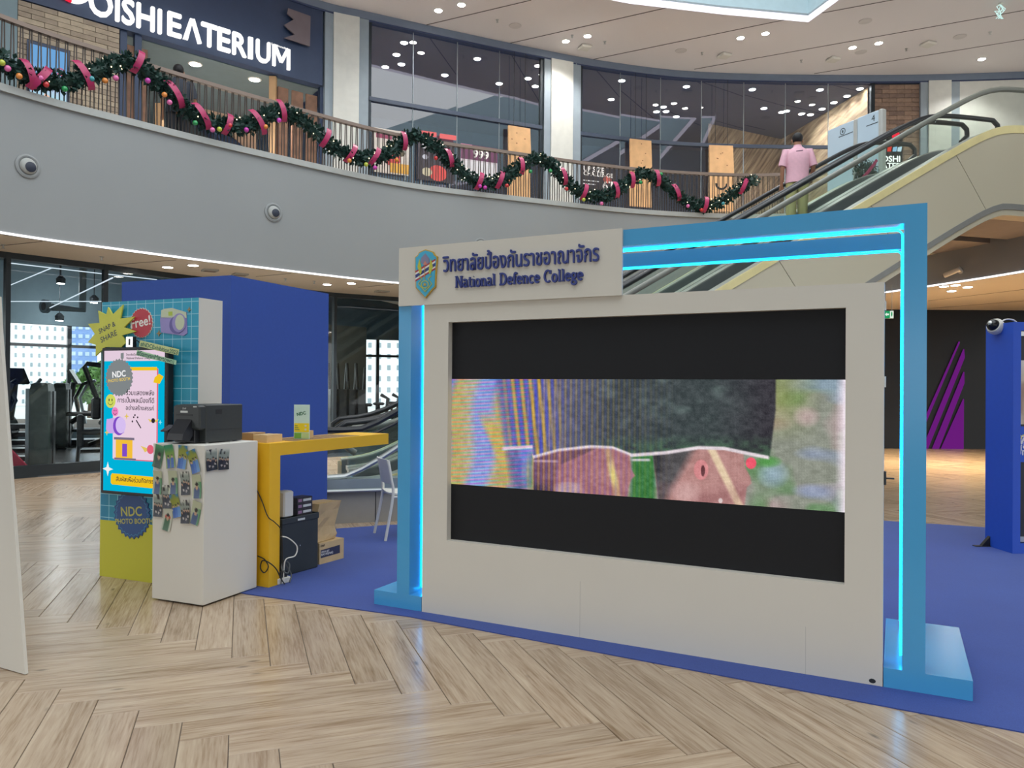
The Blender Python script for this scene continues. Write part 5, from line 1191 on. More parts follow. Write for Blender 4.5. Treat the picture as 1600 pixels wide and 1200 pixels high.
# lights hung under the gym ceiling
GLINE = glow('gym_line_light', (225, 238, 250), 1.0)
def tube_light(a, b, z, lab):
    A, B_ = fl(*a, z), fl(*b, z); o = MB().tube([tuple(A), tuple(B_)], 0.011, 6).build('line_light', GLINE); tag(o, lab, 'light', 'line lights in the gym')
for a, b, z, lab in (((10, 448), (80, 419), 3.9, 'slanting line light in the gym nearest the white board'), ((78, 481), (176, 434), 3.3, 'slanting line light in the gym ending at the backdrop'), ((15, 411), (162, 428), 3.9, 'long line light close under the gym header'), ((165, 428), (245, 437), 3.9, 'short line light in the gym above the photo backdrop'), ((12, 471), (160, 471), 3.5, 'long level line light crossing the gym')):
    tube_light(a, b, z, lab)
for i, (x, y, z) in enumerate(((95, 443, 4.1), (41, 480, 3.7), (147, 473, 3.7), (93, 501, 3.2))):
    P = fl(x, y, z); t_ = thing('gym_spotlight', ['highest spotlight in the gym', 'spotlight in the gym nearest the white board', 'spotlight in the gym nearest the starburst sticker', 'lowest spotlight in the gym'][i], 'light', tuple(P), 0, 'gym spotlights')
    MB().lathe([(0.10, 0.0), (0.11, 0.12), (0.04, 0.2)], 14).build('housing', DARKMETAL, t_); MB().lathe([(0.085, -0.006), (0.085, 0.002)], 14).build('lamp', LAMP, t_); MB().tube([(0, 0, 0.2), (0, 0, 4.75 - z)], 0.01, 6).build('stem', DARKMETAL, t_)
    lk = bpy.data.lights.new('gym_lamp', 'POINT'); lk.energy = 7; lk.shadow_soft_size = 0.1; lk.color = (0.92, 0.97, 1.0); link(bpy.data.objects.new('lamp_light', lk), t_).location = (0, 0, -0.12)
P = fl(74, 479, 3.4); t_ = thing('duct_nozzle', 'round grey air nozzle in the gym behind the glass', 'air vent', tuple(P), math.radians(-25))
Mr = Matrix.Rotation(math.radians(90), 4, 'X')
MB().lathe([(0.16, 0), (0.16, 0.10), (0.10, 0.10), (0.09, 0.02), (0.1, 0)], 18, Mr).build('collar', GWL, t_, smooth=True); MB().lathe([(0.09, 0.05), (0.09, 0.09), (0.0, 0.1)], 14, Mr).build('throat', BLACK, t_, smooth=True)
MB().tube([(0, 0.1, 0), (0, 0.9, 0), (0, 0.9, 1.3)], 0.09, 8).build('duct', GWL, t_)
for i in range(3):
    z = 4.45; a, b = fl(10, 455 - 0 + 12 * i, z), fl(240, 470 + 8 * i, z); o = MB().tube([tuple(a), tuple(b)], 0.05, 8).build('ceiling_duct', mat('duct_grey', (150, 160, 165), 0.5)); tag(o, ['uppermost', 'middle', 'lowest'][i] + ' of three grey ducts under the gym ceiling', 'duct')

# gym machines -----------------------------------------------------------
GM = mat('machine_dark', (70, 80, 78), 0.35, var=0.2, scale=8); GMB = mat('machine_black', (26, 28, 32), 0.3); GMR = mat('machine_red', (176, 44, 74), 0.4)
def shroud(px_, pyb, pyt, wpx, lab):
    b = fl(px_, pyb); k = b[1] / F; wv = wpx * k; h = (pyb - pyt) * k
    t_ = thing('weight_machine', lab, 'gym machine', tuple(b), math.radians(12))
    sec = [(-wv / 2, -0.16), (wv / 2, -0.16), (wv / 2, 0.16), (-wv / 2, 0.16)]
    L = [[(x, y, z) for (x, y) in sec] for z in (0.05, h - 0.12)]; L.append([(x * 0.9, y * 0.9, h - 0.03) for (x, y) in sec]); L.append([(x * 0.6, y * 0.6, h) for (x, y) in sec])
    MB().loft(L, True).build('weight_shroud', GM, t_); B('foot_plate', -wv / 2 - 0.05, wv / 2 + 0.05, -0.25, 0.4, 0, 0.05, GMB, t_)
    B('guide_rail', -wv / 2 - 0.09, -wv / 2 - 0.03, -0.1, 0.06, 0.05, h * 0.93, LIGHTMETAL, t_); B('guide_rail', wv / 2 + 0.03, wv / 2 + 0.06, -0.05, 0.05, 0.05, h * 0.9, GMB, t_)
    return t_, wv, h
m1, wv, h = shroud(65, 730, 598, 26, 'tall dark weight machine shroud nearest to the gym glass')
for i in range(5): B('weight_shelf', -0.95, -wv / 2 - 0.02, -0.05, 0.35, 0.12 + 0.15 * i, 0.20 + 0.15 * i, GMB, m1)
MB().tube([(-0.5, 0, h * 0.98), (-0.62, -0.05, h * 0.55), (-0.5, -0.1, h * 0.35), (-0.9, -0.1, h * 0.2)], 0.05, 8).build('lever_arm', GMB, m1, smooth=True)
MB().tube([(-0.75, 0.05, h * 1.25), (-0.45, 0, h * 0.78), (-0.5, -0.05, h * 0.68), (-1.1, -0.1, h * 0.62)], 0.045, 8).build('lever_arm', DARKMETAL, m1, smooth=True)
MB().rbox(-0.75, -0.4, -0.3, 0.05, 0.62, 0.72, 0.03).build('seat_pad', GMB, m1, smooth=True)
o = MB().prism([(-0.75, 0.62), (-0.62, 0.66), (-0.08, 0.05), (-0.28, 0.03)], -0.42, -0.36).build('red_brace', GMR, m1)
m2, wv, h = shroud(96, 702, 598, 18, 'narrower dark weight machine shroud in the middle of the gym')
MB().rbox(-0.1, 0.75, -0.1, 0.25, h * 0.5, h * 0.56, 0.03).build('arm_pad', GMB, m2, smooth=True); MB().tube([(0.2, 0, h * 0.4), (0.5, 0, h * 0.55), (0.95, 0, h * 0.5), (1.1, 0, h * 0.2), (0.6, 0, 0.1)], 0.06, 8).build('frame_tube', GMB, m2, smooth=True)
def stepper(px_, pyb, sc_, lab, rz):
    b = fl(px_, pyb); t_ = thing('cross_trainer', lab, 'gym machine', tuple(b), rz)
    S = sc_
    B('base', -0.75 * S, 0.75 * S, -0.3 * S, 0.3 * S, 0.0, 0.16 * S, GMB, t_)
    MB().lathe([(0.02, -0.12 * S), (0.36 * S, -0.1 * S), (0.36 * S, 0.1 * S), (0.02, 0.12 * S)], 20, Matrix.Translation((-0.45 * S, 0, 0.42 * S)) @ Matrix.Rotation(math.pi / 2, 4, 'X')).build('flywheel_cover', GM, t_, smooth=True)
    MB().tube([(-0.3 * S, 0, 0.3 * S), (-0.15 * S, 0, 1.05 * S), (-0.1 * S, 0, 1.45 * S)], 0.06 * S, 8).build('mast', GMB, t_, smooth=True)
    M_ = Matrix.Translation((-0.08 * S, 0, 1.55 * S)) @ Matrix.Rotation(math.radians(-30), 4, 'Y')
    MB().box(-0.03 * S, 0.03 * S, -0.24 * S, 0.24 * S, -0.16 * S, 0.2 * S, M_).build('console', GMB, t_)
    for sy in (-1, 1):
        MB().tube([(0.1 * S, sy * 0.26 * S, 0.5 * S), (-0.02 * S, sy * 0.3 * S, 1.1 * S), (0.12 * S, sy * 0.3 * S, 1.4 * S), (0.3 * S, sy * 0.26 * S, 1.5 * S)], 0.035 * S, 8).build('hand_lever', LIGHTMETAL if sy > 0 else GMB, t_, smooth=True)
        MB().rbox(-0.1 * S, 0.5 * S, sy * 0.16 * S - 0.09 * S, sy * 0.16 * S + 0.09 * S, 0.34 * S, 0.4 * S, 0.02).build('pedal', GMB, t_)
    return t_
stepper(122, 697, 1.1, 'dark cross trainer with a tall console behind the weight machines', math.radians(20))
stepper(28, 705, 1.1, 'dark cross trainer beside the white board at the gym edge', math.radians(-20))
b = fl(142, 722); t_ = thing('weight_bench', 'low black bench seat standing near the gym glass', 'bench', tuple(b), math.radians(30))
MB().rbox(-0.25, 0.4, -0.2, 0.2, 0.55, 0.66, 0.03).build('seat_pad', GMB, t_, smooth=True); MB().rbox(-0.25, -0.13, -0.2, 0.2, 0.3, 0.95, 0.03).build('back_pad', GMB, t_, smooth=True)
for sx, sy in ((-0.2, -0.16), (-0.2, 0.16), (0.33, -0.16), (0.33, 0.16)): MB().tube([(sx, sy, 0.55), (sx - 0.04, sy, 0.0)], 0.035, 8).build('leg', GMB, t_)
o = None
P = fl(150, 706); t_ = thing('rowing_frame', 'black bent tube frame with pad rising at the gym glass', 'gym machine', tuple(P), math.radians(25))
MB().tube([(0.6, 0, 0.05), (0.3, 0, 0.7), (0.05, 0, 1.1), (-0.25, 0, 1.95), (-0.2, 0, 2.02), (0.4, 0, 1.95)], 0.055, 8).build('bent_tube', GMB, t_, smooth=True); MB().rbox(-0.1, 0.1, -0.16, 0.16, 0.75, 1.25, 0.04).build('back_pad', GMB, t_, smooth=True); MB().rbox(0.05, 0.5, -0.16, 0.16, 0.62, 0.72, 0.03).build('seat_pad', GMB, t_); B('base', -0.3, 0.8, -0.3, 0.3, 0, 0.08, GMB, t_)
for i, (x, y) in enumerate(((520, 640), (534, 645), (549, 640), (563, 650))):
    P = at(x, 640, 19.2); t_ = thing('weight_rack', ['dark weight rack at the foot of the grey block', 'second dark weight rack along the grey block', 'third dark weight rack along the grey block', 'last dark weight rack at the end of the grey block'][i], 'gym machine', (P[0], P[1], 0.02), math.radians(30), 'racks along the grey block')
    B('body', -0.09, 0.09, -0.1, 0.1, 0, 1.45, GMB, t_); MB().tube([(-0.08, 0, 1.45), (-0.12, 0, 2.1)], 0.035, 6).build('upright', GMB, t_); MB().tube([(0.08, 0, 1.45), (0.11, 0, 2.0)], 0.03, 6).build('upright', GMB, t_)
for i in range(3):
    P = at(580 + i * 19, 650, 20.3 + 1.3 * i); t_ = thing('exercise_bike', ['nearest', 'middle', 'farthest'][i] + ' dark exercise bike by the bright gym window beside the portal post', 'gym machine', (P[0], P[1], 0.02), math.radians(40), 'bikes by the far gym window')
    MB().lathe([(0.02, -0.05), (0.28, -0.04), (0.28, 0.04), (0.02, 0.05)], 16, Matrix.Translation((0.4, 0, 0.32)) @ Matrix.Rotation(math.pi / 2, 4, 'X')).build('flywheel', GMB, t_); MB().tube([(-0.35, 0, 0.05), (0.0, 0, 0.6), (0.45, 0, 0.7), (0.5, 0, 1.2), (0.3, 0, 1.3)], 0.05, 8).build('frame_tube', GMB, t_); MB().rbox(-0.3, 0.0, -0.1, 0.1, 1.0, 1.08, 0.03).build('saddle', GMB, t_); MB().tube([(-0.1, 0, 0.5), (-0.15, 0, 1.0)], 0.035, 8).build('saddle_post', GMB, t_); B('base', -0.5, 0.6, -0.2, 0.2, 0, 0.06, GMB, t_)

# outside: ground, apartment blocks, trees --------------------------------
def block(name, lab, x0, x1, ytop, Y, cols, rows, m_, mw, wfrac=0.5, ang=0.0):
    a, b = at(x0, 600, Y), at(x1, 600, Y); ang = math.atan2(-(a[0] + b[0]) / 2, Y); t_ = thing(name, lab, 'building', (a[0], a[1], -0.3), ang)
    W = (b[0] - a[0]) * math.cos(ang); ht = (600 - ytop) / F * Y + H + 0.2
    B('walls', 0, W, 0, 6, 0, ht, m_, t_); cw, rh = W / cols, ht / rows; wm = None
    wm = MB().box(-cw * wfrac / 2, cw * wfrac / 2, -0.06, 0.06, -rh * 0.22, rh * 0.22).mesh('window', mw)
    for i in range(cols):
        for j in range(rows):
            z = (j + 0.5) * rh
            o = link(bpy.data.objects.new('window', wm), t_); o.location = ((i + 0.5) * cw, 0, z)
    return t_
block('apartment_block', 'white apartment block with rows of small windows beyond the gym', -60, 108, 440, 62, 13, 13, mat('white_render', (244, 246, 248), 0.8), mat('grey_window', (150, 164, 170), 0.3), 0.3)
block('office_tower', 'blue-grey tower block with paired windows beyond the gym', 109, 152, 420, 80, 4, 15, mat('blue_render', (120, 150, 200), 0.8), mat('pale_window', (176, 196, 210), 0.3), 0.62)
block('apartment_block', 'pale low block seen through the far gym window', 540, 660, 420, 70, 8, 12, mat('white_render', (244, 246, 248), 0.8), mat('grey_window', (150, 164, 170), 0.3), 0.36)
LEAVES = mat('tree_leaf', (96, 140, 70), 0.7, var=0.3, scale=4)
for i, (x, Y, rr_) in enumerate(((140, 40, 0.9), (160, 46, 1.4), (122, 50, 0.8))):
    P = at(x, 620, Y); t_ = thing('street_tree', ['small leafy tree outside the gym window, below the blue tower', 'largest leafy tree outside the gym, beside the starburst sticker', 'smallest leafy tree outside, behind the gym machines'][i], 'tree', (P[0], P[1], -0.2), 0)
    MB().tube([(0, 0, 0), (0.05, 0, 1.0), (0, 0, 1.6)], [0.12, 0.1, 0.06], 8).build('trunk', mat('bark', (90, 74, 58), 0.9), t_)
    V, Fc = [], []
    R_ = random.Random(i)
    for k in range(700):
        th, ph = R_.uniform(0, 6.28), math.acos(R_.uniform(-1, 1)); r_ = rr_ * R_.uniform(0.4, 1) ** 0.5
        c = Vector((r_ * math.sin(ph) * math.cos(th), r_ * math.sin(ph) * math.sin(th), 1.3 + rr_ * 0.4 + r_ * math.cos(ph) * 0.9)); d1_, d2_ = Vector((R_.gauss(0, 1), R_.gauss(0, 1), R_.gauss(0, 1))).normalized() * 0.22, Vector((R_.gauss(0, 1), R_.gauss(0, 1), R_.gauss(0, 1))).normalized() * 0.13
        n = len(V); V += [tuple(c - d1_), tuple(c + d2_), tuple(c + d1_), tuple(c - d2_)]; Fc.append((n, n + 1, n + 2, n + 3))
    mb = MB(); mb.add(V, Fc); o = mb.build('crown', LEAVES, t_); o['kind'] = 'stuff'

# purple fins on the dark wall --------------------------------------------
fn_ = thing('purple_light_fins', 'purple lit slanting fins on the near-black wall', 'wall light', (0, 20.35, 0), 0)
PURG = glow('purple_fin', (104, 28, 120), 1.0)
def d2(x, y): P = at(1370 + x / 3.748, 420 + y / 3.748, 20.3); return (P[0], P[2])
for pts in ([(485, 425), (487, 432), (225, 1055), (205, 1055)], [(512, 470), (516, 520), (300, 1055), (270, 1055)], [(513, 603), (514, 670), (364, 1055), (328, 1055)], [(511, 762), (509, 1057), (380, 1055)]):
    MB().prism([d2(*p) for p in pts], -0.05, -0.002).build('fin', PURG, fn_)
# exit sign hung under the lower ceiling
P = at(1388.5, 491, 15.5); t_ = thing('exit_sign', 'small green and white exit sign hanging behind the video wall edge', 'sign', tuple(P), math.radians(-12))
B('box', -0.09, 0.09, -0.02, 0.02, -0.085, 0.07, WHITE, t_); flat('lit_face', [(-0.085, -0.08), (0.02, -0.08), (0.02, 0.065), (-0.085, 0.065)], -0.022, glow('exit_green', (30, 150, 90), 1.0), t_); flat('lit_face', [(0.02, -0.08), (0.085, -0.08), (0.085, 0.065), (0.02, 0.065)], -0.022, glow('exit_white', (226, 240, 226), 1.0), t_)
flat('arrow', [(-0.075, -0.005), (-0.04, 0.035), (-0.04, 0.012), (-0.0, 0.012), (-0.0, -0.022), (-0.04, -0.022), (-0.04, -0.045)], -0.0235, glow('exit_white', (226, 240, 226), 1.0), t_); flat('figure', ellipse(0.052, 0.0, 0.014, 0.05, 10), -0.0235, glow('exit_green', (30, 150, 90), 1.0), t_)
for x in (-0.06, 0.06): MB().tube([(x, 0, 0.07), (x, 0, Z_SOF + 0.03 - P[2])], 0.006, 6).build('hanger', CHROME, t_)

# ================================================================ railing with its pickets
q0, _ = RING.hit(-140, 60); q1, zz_ = RING.hit(1222, 280)
rl = thing('balcony_railing', 'brown metal railing with leaning pickets along the balcony edge', 'railing')
PK = mat('bronze_picket', (78, 68, 62), 0.5, metal=0.3); RW = mat('brown_handrail', (134, 116, 104), 0.45)
zr = 6.70
wallstrip(RING, q0, q1, zr - 0.05, zr + 0.012, 0.03, 0.12, 0.25).build('top_rail', RW, rl, smooth=True)
npk = 290; dq = (q1 - q0) / npk
pkm = None
for i in range(npk):
    qb = q0 + (i + 0.5) * dq; qt_ = qb + (0.27 if i % 2 == 0 else -0.27) * dq
    a, b = RING.off(qb, 0.075), RING.off(qt_, 0.075)
    if pkm is None: pkm = MB().box(-0.007, 0.007, -0.007, 0.007, 0, 1).mesh('picket', PK)
    o = link(bpy.data.objects.new('picket', pkm), rl); A, B_ = Vector((*a, Z_FASC + 0.03)), Vector((*b, zr - 0.05)); o.location = A
    o.rotation_mode = 'QUATERNION'; o.rotation_quaternion = (B_ - A).to_track_quat('Z', 'Y'); o.scale = (1, 1, (B_ - A).length)

# ================================================================ garland swags
GREEN = mat('garland_green', (24, 58, 50), 0.6, var=0.35, scale=12); RIBB = mat('crimson_ribbon', (176, 48, 96), 0.35, var=0.05); TINY = glow('fairy_light', (255, 236, 190), 4.0)
BALLC = {'o': (226, 140, 60), 'r': (206, 50, 50), 'p': (226, 110, 170), 'g': (40, 150, 84), 'm': (200, 60, 170), 't': (60, 150, 160), 'y': (190, 200, 70)}
swags = [
 ('green garland swag under the restaurant sign letters, at the edge of view', [(-60, 70), (-20, 85), (10, 100), (50, 122), (100, 128), (150, 112), (190, 98), (218, 98)]),
 ('green garland swag below the restaurant sign, first after the brick wall', [(214, 100), (240, 122), (262, 140), (285, 165), (320, 188), (365, 198), (400, 192), (425, 176), (446, 172)]),
 ('green garland swag in front of the first pier and posters', [(444, 174), (475, 190), (500, 212), (530, 236), (570, 248), (605, 240), (632, 218), (656, 210)]),
 ('green garland swag in front of the glass shop with the posters', [(654, 212), (685, 232), (710, 258), (745, 284), (780, 282), (805, 265), (835, 245)]),
 ('green garland swag in front of the second pier', [(836, 246), (860, 256), (885, 284), (915, 304), (950, 304), (980, 285), (1008, 268)]),
 ('green garland swag at the end near the escalator', [(1006, 270), (1035, 284), (1060, 306), (1090, 322), (1120, 318), (1150, 298), (1178, 280)]),
]
ribs = [[(40, 0.55), (58, -1), (128, 0.9), (212, -0.5)], [(270, 1), (312, 1), (352, -0.4), (400, 1)], [(436, 0.5), (505, -0.6), (545, -0.8), (582, -0.8), (628, 0.2)], [(700, 0.5), (747, -0.5), (779, -0.5), (812, 0.1)], [(878, 0.4), (910, -0.5), (960, 0.3), (985, 0.1)], [(1025, 0.2), (1055, 0.6), (1100, -0.3), (1160, -0.6)]]
balls = [[(3, 98, 'y'), (12, 107, 'p'), (30, 119, 'o'), (63, 122, 'p'), (72, 132, 'r'), (101, 139, 'g'), (143, 123, 't'), (181, 122, 'p'), (164, 126, 'o')],
 [(231, 126, 'm'), (257, 148, 'o'), (265, 160, 'p'), (305, 192, 'g'), (332, 203, 'p'), (343, 202, 'y'), (359, 196, 'r'), (385, 203, 'm'), (415, 198, 'o')],
 [(436, 188, 'm'), (546, 251, 'o'), (572, 257, 'y'), (586, 262, 'm'), (620, 250, 'o')],
 [(681, 247, 'r'), (750, 291, 'm'), (758, 293, 'm'), (792, 290, 'r'), (829, 268, 'g')],
 [(860, 267, 'g'), (885, 295, 'r'), (912, 312, 'y'), (940, 318, 'p'), (1001, 285, 'g')],
 [(1033, 272, 'g'), (1075, 322, 'p'), (1096, 328, 'r'), (1130, 318, 't')]]
for gi, (lab, pts) in enumerate(swags):
    t_ = thing('garland', lab, 'garland', (0, 0, 0), 0, 'garland swags on the railing')
    W3 = []
    for (x, y) in pts:
        q, z = RING.hit(x, y, -0.06); W3.append((*RING.off(q, -0.06), z))
    path = catmull(W3, False, 10); R_ = random.Random(gi + 5)
    seg = np.linalg.norm(np.diff(path, axis=0), axis=1); cum = np.concatenate([[0], np.cumsum(seg)])
    def gp(s_): return Vector([float(np.interp(s_, cum, path[:, k])) for k in range(3)])
    MB().tube([tuple(p) for p in path], 0.075, 7).build('core', GREEN, t_)
    V, Fc = [], []
    for k in range(int(cum[-1] * 560)):
        c = gp(R_.uniform(0, cum[-1])); d = Vector((R_.gauss(0, 1), R_.gauss(0, 1), R_.gauss(0, 1))).normalized(); L_ = R_.uniform(0.07, 0.20)
        sd = d.cross(Vector((R_.gauss(0, 1), R_.gauss(0, 1), R_.gauss(0, 1)))).normalized() * 0.032; a0 = c + d * (L_ - 0.07); a1 = c + d * (L_ + 0.02)
        n = len(V); V += [tuple(a0), tuple((a0 + a1) / 2 + sd), tuple(a1), tuple((a0 + a1) / 2 - sd)]; Fc.append((n, n + 1, n + 2, n + 3))
    mb = MB(); mb.add(V, Fc); o = mb.build('foliage', GREEN, t_); o['kind'] = 'stuff'
    # fairy lights: tiny bulbs
    mb = MB()
    for k in range(int(cum[-1] * 5)):
        c = gp(R_.uniform(0, cum[-1])); d = Vector((R_.gauss(0, 1) , -abs(R_.gauss(0, 1)) - 0.3, R_.gauss(0, 1))).normalized() * 0.15; mb.ball(tuple(c + d), 0.011, 6, 4)
    o = mb.build('fairy_lights', TINY, t_); o['kind'] = 'stuff'
    # ribbon turns
    xs = [p[0] for p in pts]
    for (x, slope) in ribs[gi]:
        y = float(np.interp(x, xs, [p[1] for p in pts])); f_ = (x - xs[0]) / (xs[-1] - xs[0])
        q, z = RING.hit(x, y, -0.06); c0 = Vector((*RING.off(q, -0.06), z)); tg = RING.tan(q); T = Vector((tg[0], tg[1], 0)); Nn = Vector((tg[1], -tg[0], 0))
        L = []
        for k in range(9):
            a_ = -1.25 + 2.5 * k / 8; up = Vector((0, 0, 1)) * math.sin(a_) * 0.2; c = c0 + Nn * (math.cos(a_) * 0.17) + up + T * (math.sin(a_) * -0.14 * slope)
            sd = T * 0.05 + Vector((0, 0, 1)) * 0.02 * slope; L.append([tuple(c - sd), tuple(c + sd)])
        MB().loft(L, closed=False).build('ribbon', RIBB, t_, smooth=True)
    for (x, y, k_) in balls[gi]:
        q, z = RING.hit(x, y, -0.2); p = RING.off(q, -0.2)
        o = MB().ball((*p, z), 0.043, 12, 8).build('bauble', mat('bauble_' + k_, BALLC[k_], 0.25, coat=0.5), t_, smooth=True)

# ================================================================ round nozzles on the balcony front
for i, (x, y, lab) in enumerate(((43, 260, 'round air nozzle on the balcony front over the gym'), (427, 332, 'round air nozzle on the balcony front above the blue partition'), (751, 384, 'round air nozzle on the balcony front, half hidden by the header board'))):
    q, z = RING.hit(x, y, 0); p = RING.pos(q); tg = RING.tan(q); t_ = thing('air_nozzle', lab, 'air vent', (*p, z), math.atan2(tg[1], tg[0]))
    Mr = Matrix.Rotation(math.radians(90), 4, 'X')      # local z -> -y, out of the wall
    MB().lathe([(0.17, 0.0), (0.17, 0.02), (0.145, 0.03), (0.125, 0.022), (0.12, 0.012), (0.0, 0.012)], 28, Mr).build('flange', FASCIA, t_, smooth=True)
    MB().lathe([(0.105, 0.012), (0.115, 0.03), (0.105, 0.05), (0.075, 0.068)], 24, Mr).build('eyeball', COPING, t_, smooth=True)
    MB().lathe([(0.07, 0.05), (0.072, 0.078), (0.062, 0.084), (0.0, 0.086)], 20, Mr @ Matrix.Translation((0.012, -0.016, 0))).build('throat', mat('nozzle_dark', (44, 50, 66), 0.5), t_, smooth=True)
# ================================================================ ceiling fittings
DLR = MB().lathe([(0.085, -0.012), (0.105, -0.010), (0.11, 0.0), (0.085, 0.0)], 18).mesh('rim', LAMPRIM); DLD = MB().lathe([(0.08, -0.016), (0.085, -0.0125)], 16).mesh('diffuser', LAMP)
def downlight(x, y, z, lab, grp, r_=1.0, watt=60):
    P = fl(x, y, z); t_ = thing('ceiling_light', lab, 'ceiling light', (P[0], P[1], z), 0, grp)
    for nm, me in (('rim', DLR), ('diffuser', DLD)):
        o = link(bpy.data.objects.new(nm, me), t_); o.scale = (r_, r_, 1)
    lk = bpy.data.lights.get('downlight_%d' % watt)
    if lk is None:
        lk = bpy.data.lights.new('downlight_%d' % watt, 'SPOT'); lk.energy = watt; lk.spot_size = math.radians(125); lk.spot_blend = 0.6; lk.shadow_soft_size = 0.07; lk.color = (1.0, 0.97, 0.94) if watt != 261 else (1.0, 0.78, 0.48)
    link(bpy.data.objects.new('lamp_light', lk), t_).location = (0, 0, -0.03)
def row_of_lights(pts, z, tail, grp, r_=1.0, watt=60):
    for i, (x, y) in enumerate(sorted(pts)): downlight(x, y, z, ORD[i] + ' from the left of the downlights ' + tail, grp, r_, watt)
row_of_lights(((685, 16), (721, 7), (884, 64), (918, 56), (1157, 59), (1196, 52), (1332, 74), (1373, 67), (1534, 92)), Z_CEIL, 'in the light grey upper ceiling', 'downlights in the upper ceiling', 1.0, 75)
ZS = ZT - 0.03
shopl = [(400 + x / 4, y / 4) for x, y in ((926, 266), (878, 340), (808, 417), (909, 400), (1180, 468), (1383, 366), (1520, 521))] + [(800 + x / 4, y / 4) for x, y in ((100, 489), (145, 538), (686, 503), (620, 620), (1090, 540), (946, 667), (903, 697), (963, 695), (1026, 728), (1502, 558), (1575, 676))] + [(1200 + x / 4, y / 4) for x, y in ((325, 560), (85, 700), (115, 693), (210, 710), (265, 715), (338, 680), (412, 640), (494, 599), (575, 553))]
row_of_lights([p for p in shopl if p[0] < 860], ZS, 'behind the glass shopfront next to the restaurant', 'downlights in the glass shops', 1.0, 22)
row_of_lights([p for p in shopl if p[0] > 860], ZS, 'behind the long glass shopfront', 'downlights in the glass shops', 1.0, 22)
row_of_lights(((262, 417), (302, 414), (511, 444), (549, 442)), Z_SOF + 0.03, 'in the beige ceiling above the blue partition', 'downlights over the gym front', 1.0, 110)
row_of_lights(((1475, 447), (1493, 445), (1512, 448), (1487, 454), (1464, 487)), Z_SOF + 0.03, 'in the beige ceiling near the purple fins', 'downlights before the dark wall', 1.0, 261)
for i, (x, y) in enumerate(((914, 72), (1132, 85), (1302, 91), (1450, 67))):
    P = fl(x, y, Z_CEIL); o = MB().rbox(-0.14, 0.14, -0.14, 0.14, -0.07, 0, 0.02).build('access_point', WHITE); o.location = (P[0], P[1], Z_CEIL); o.rotation_euler = (0, 0, 0.35); tag(o, ['white square wireless unit on the ceiling above the second pier', 'white square wireless unit on the ceiling above the straw mural', 'white square wireless unit on the ceiling above the directory boards', 'white square wireless unit on the ceiling above the cream pier'][i], 'wireless unit')
for i, (x, y) in enumerate(((805, 40), (1064, 79), (1345, 81), (1352, 33), (1500, 57))):
    P = fl(x, y, Z_CEIL); o = MB().lathe([(0.13, -0.014), (0.145, -0.008), (0.145, 0)], 20).build('ceiling_speaker', mat('speaker_white', (206, 200, 196), 0.6)); o.location = (P[0], P[1], Z_CEIL); tag(o, ORD[i] + ' from the left of the round flush speakers in the upper ceiling', 'speaker', 'flush ceiling speakers')
def sprinkler(x, y, z, lab, grp):
    P = fl(x, y, z); o = MB().lathe([(0.035, 0), (0.035, -0.008), (0.012, -0.012), (0.010, -0.05), (0.028, -0.055), (0.028, -0.06)], 10).build('sprinkler', CHROME); o.location = (P[0], P[1], z); tag(o, lab, 'sprinkler', grp)
for i, (x, y) in enumerate(((777, 31), (894, 55), (945, 65), (1097, 82), (1252, 94), (1416, 76), (1547, 50))): sprinkler(x, y, Z_CEIL, ORD[i] + ' from the left of the tiny sprinkler heads in the upper ceiling', 'sprinklers in the upper ceiling')
for i, (x, y) in enumerate(((5, 382), (159, 401), (446, 435), (491, 439))): sprinkler(x, y, Z_SOF + 0.03, ORD[i] + ' from the left of the tiny sprinkler heads in the beige lower ceiling', 'sprinklers in the lower ceiling')
for i, (x, y) in enumerate(((328, 421.5), (375, 428), (597, 454.5))):
    P = fl(x, y, Z_SOF + 0.03); t_ = thing('ceiling_vent', ['square vent in the lower ceiling nearest to the photo booth', 'square vent in the lower ceiling just over the blue partition', 'square vent in the lower ceiling beside the header board'][i], 'vent', (P[0], P[1], Z_SOF + 0.03), 0.6)
    B('frame', -0.13, 0.13, -0.13, 0.13, -0.03, 0, COPING, t_)
    for k in range(4): B('louvre', -0.10, 0.10, -0.09 + 0.05 * k, -0.07 + 0.05 * k, -0.035, -0.03, mat('louvre_grey', (150, 140, 130), 0.6), t_)
# bullet camera on the right-hand fascia
q, z = RING.hit(1502, 424, 0); p = RING.pos(q); tg = RING.tan(q); t_ = thing('security_camera', 'white bullet security camera on the balcony front over the dark wall', 'camera', (*p, z), math.atan2(tg[1], tg[0]))
MB().lathe([(0.05, 0), (0.05, 0.03), (0.02, 0.035), (0.02, 0.12)], 12, Matrix.Rotation(math.radians(90), 4, 'X')).build('mount', WHITE, t_); MB().tube([(0.1, -0.13, 0.03), (-0.2, -0.2, -0.06)], 0.05, 12).build('barrel', WHITE, t_, smooth=True); MB().tube([(-0.2, -0.2, -0.06), (-0.215, -0.204, -0.064)], 0.036, 12).build('lens', BLACK, t_)
# hanging fibre light
P = fl(1563, 5, Z_CEIL); t_ = thing('hanging_light', 'tangle of thin glowing wires hanging from the upper ceiling', 'light', (P[0], P[1], Z_CEIL), 0)
R_ = random.Random(2)
MB().lathe([(0.05, 0), (0.05, -0.03), (0.01, -0.04)], 10).build('canopy', WHITE, t_)
for k in range(7): MB().tube([(0, 0, -0.03), (R_.uniform(-.15, .15), R_.uniform(-.1, .1), -0.12), (R_.uniform(-.2, .2), R_.uniform(-.1, .1), -0.22), (R_.uniform(-.1, .1), 0, -0.34)], 0.008, 5).build('glowing_wire', glow('wire_glow', (190, 226, 220), 1.2), t_)
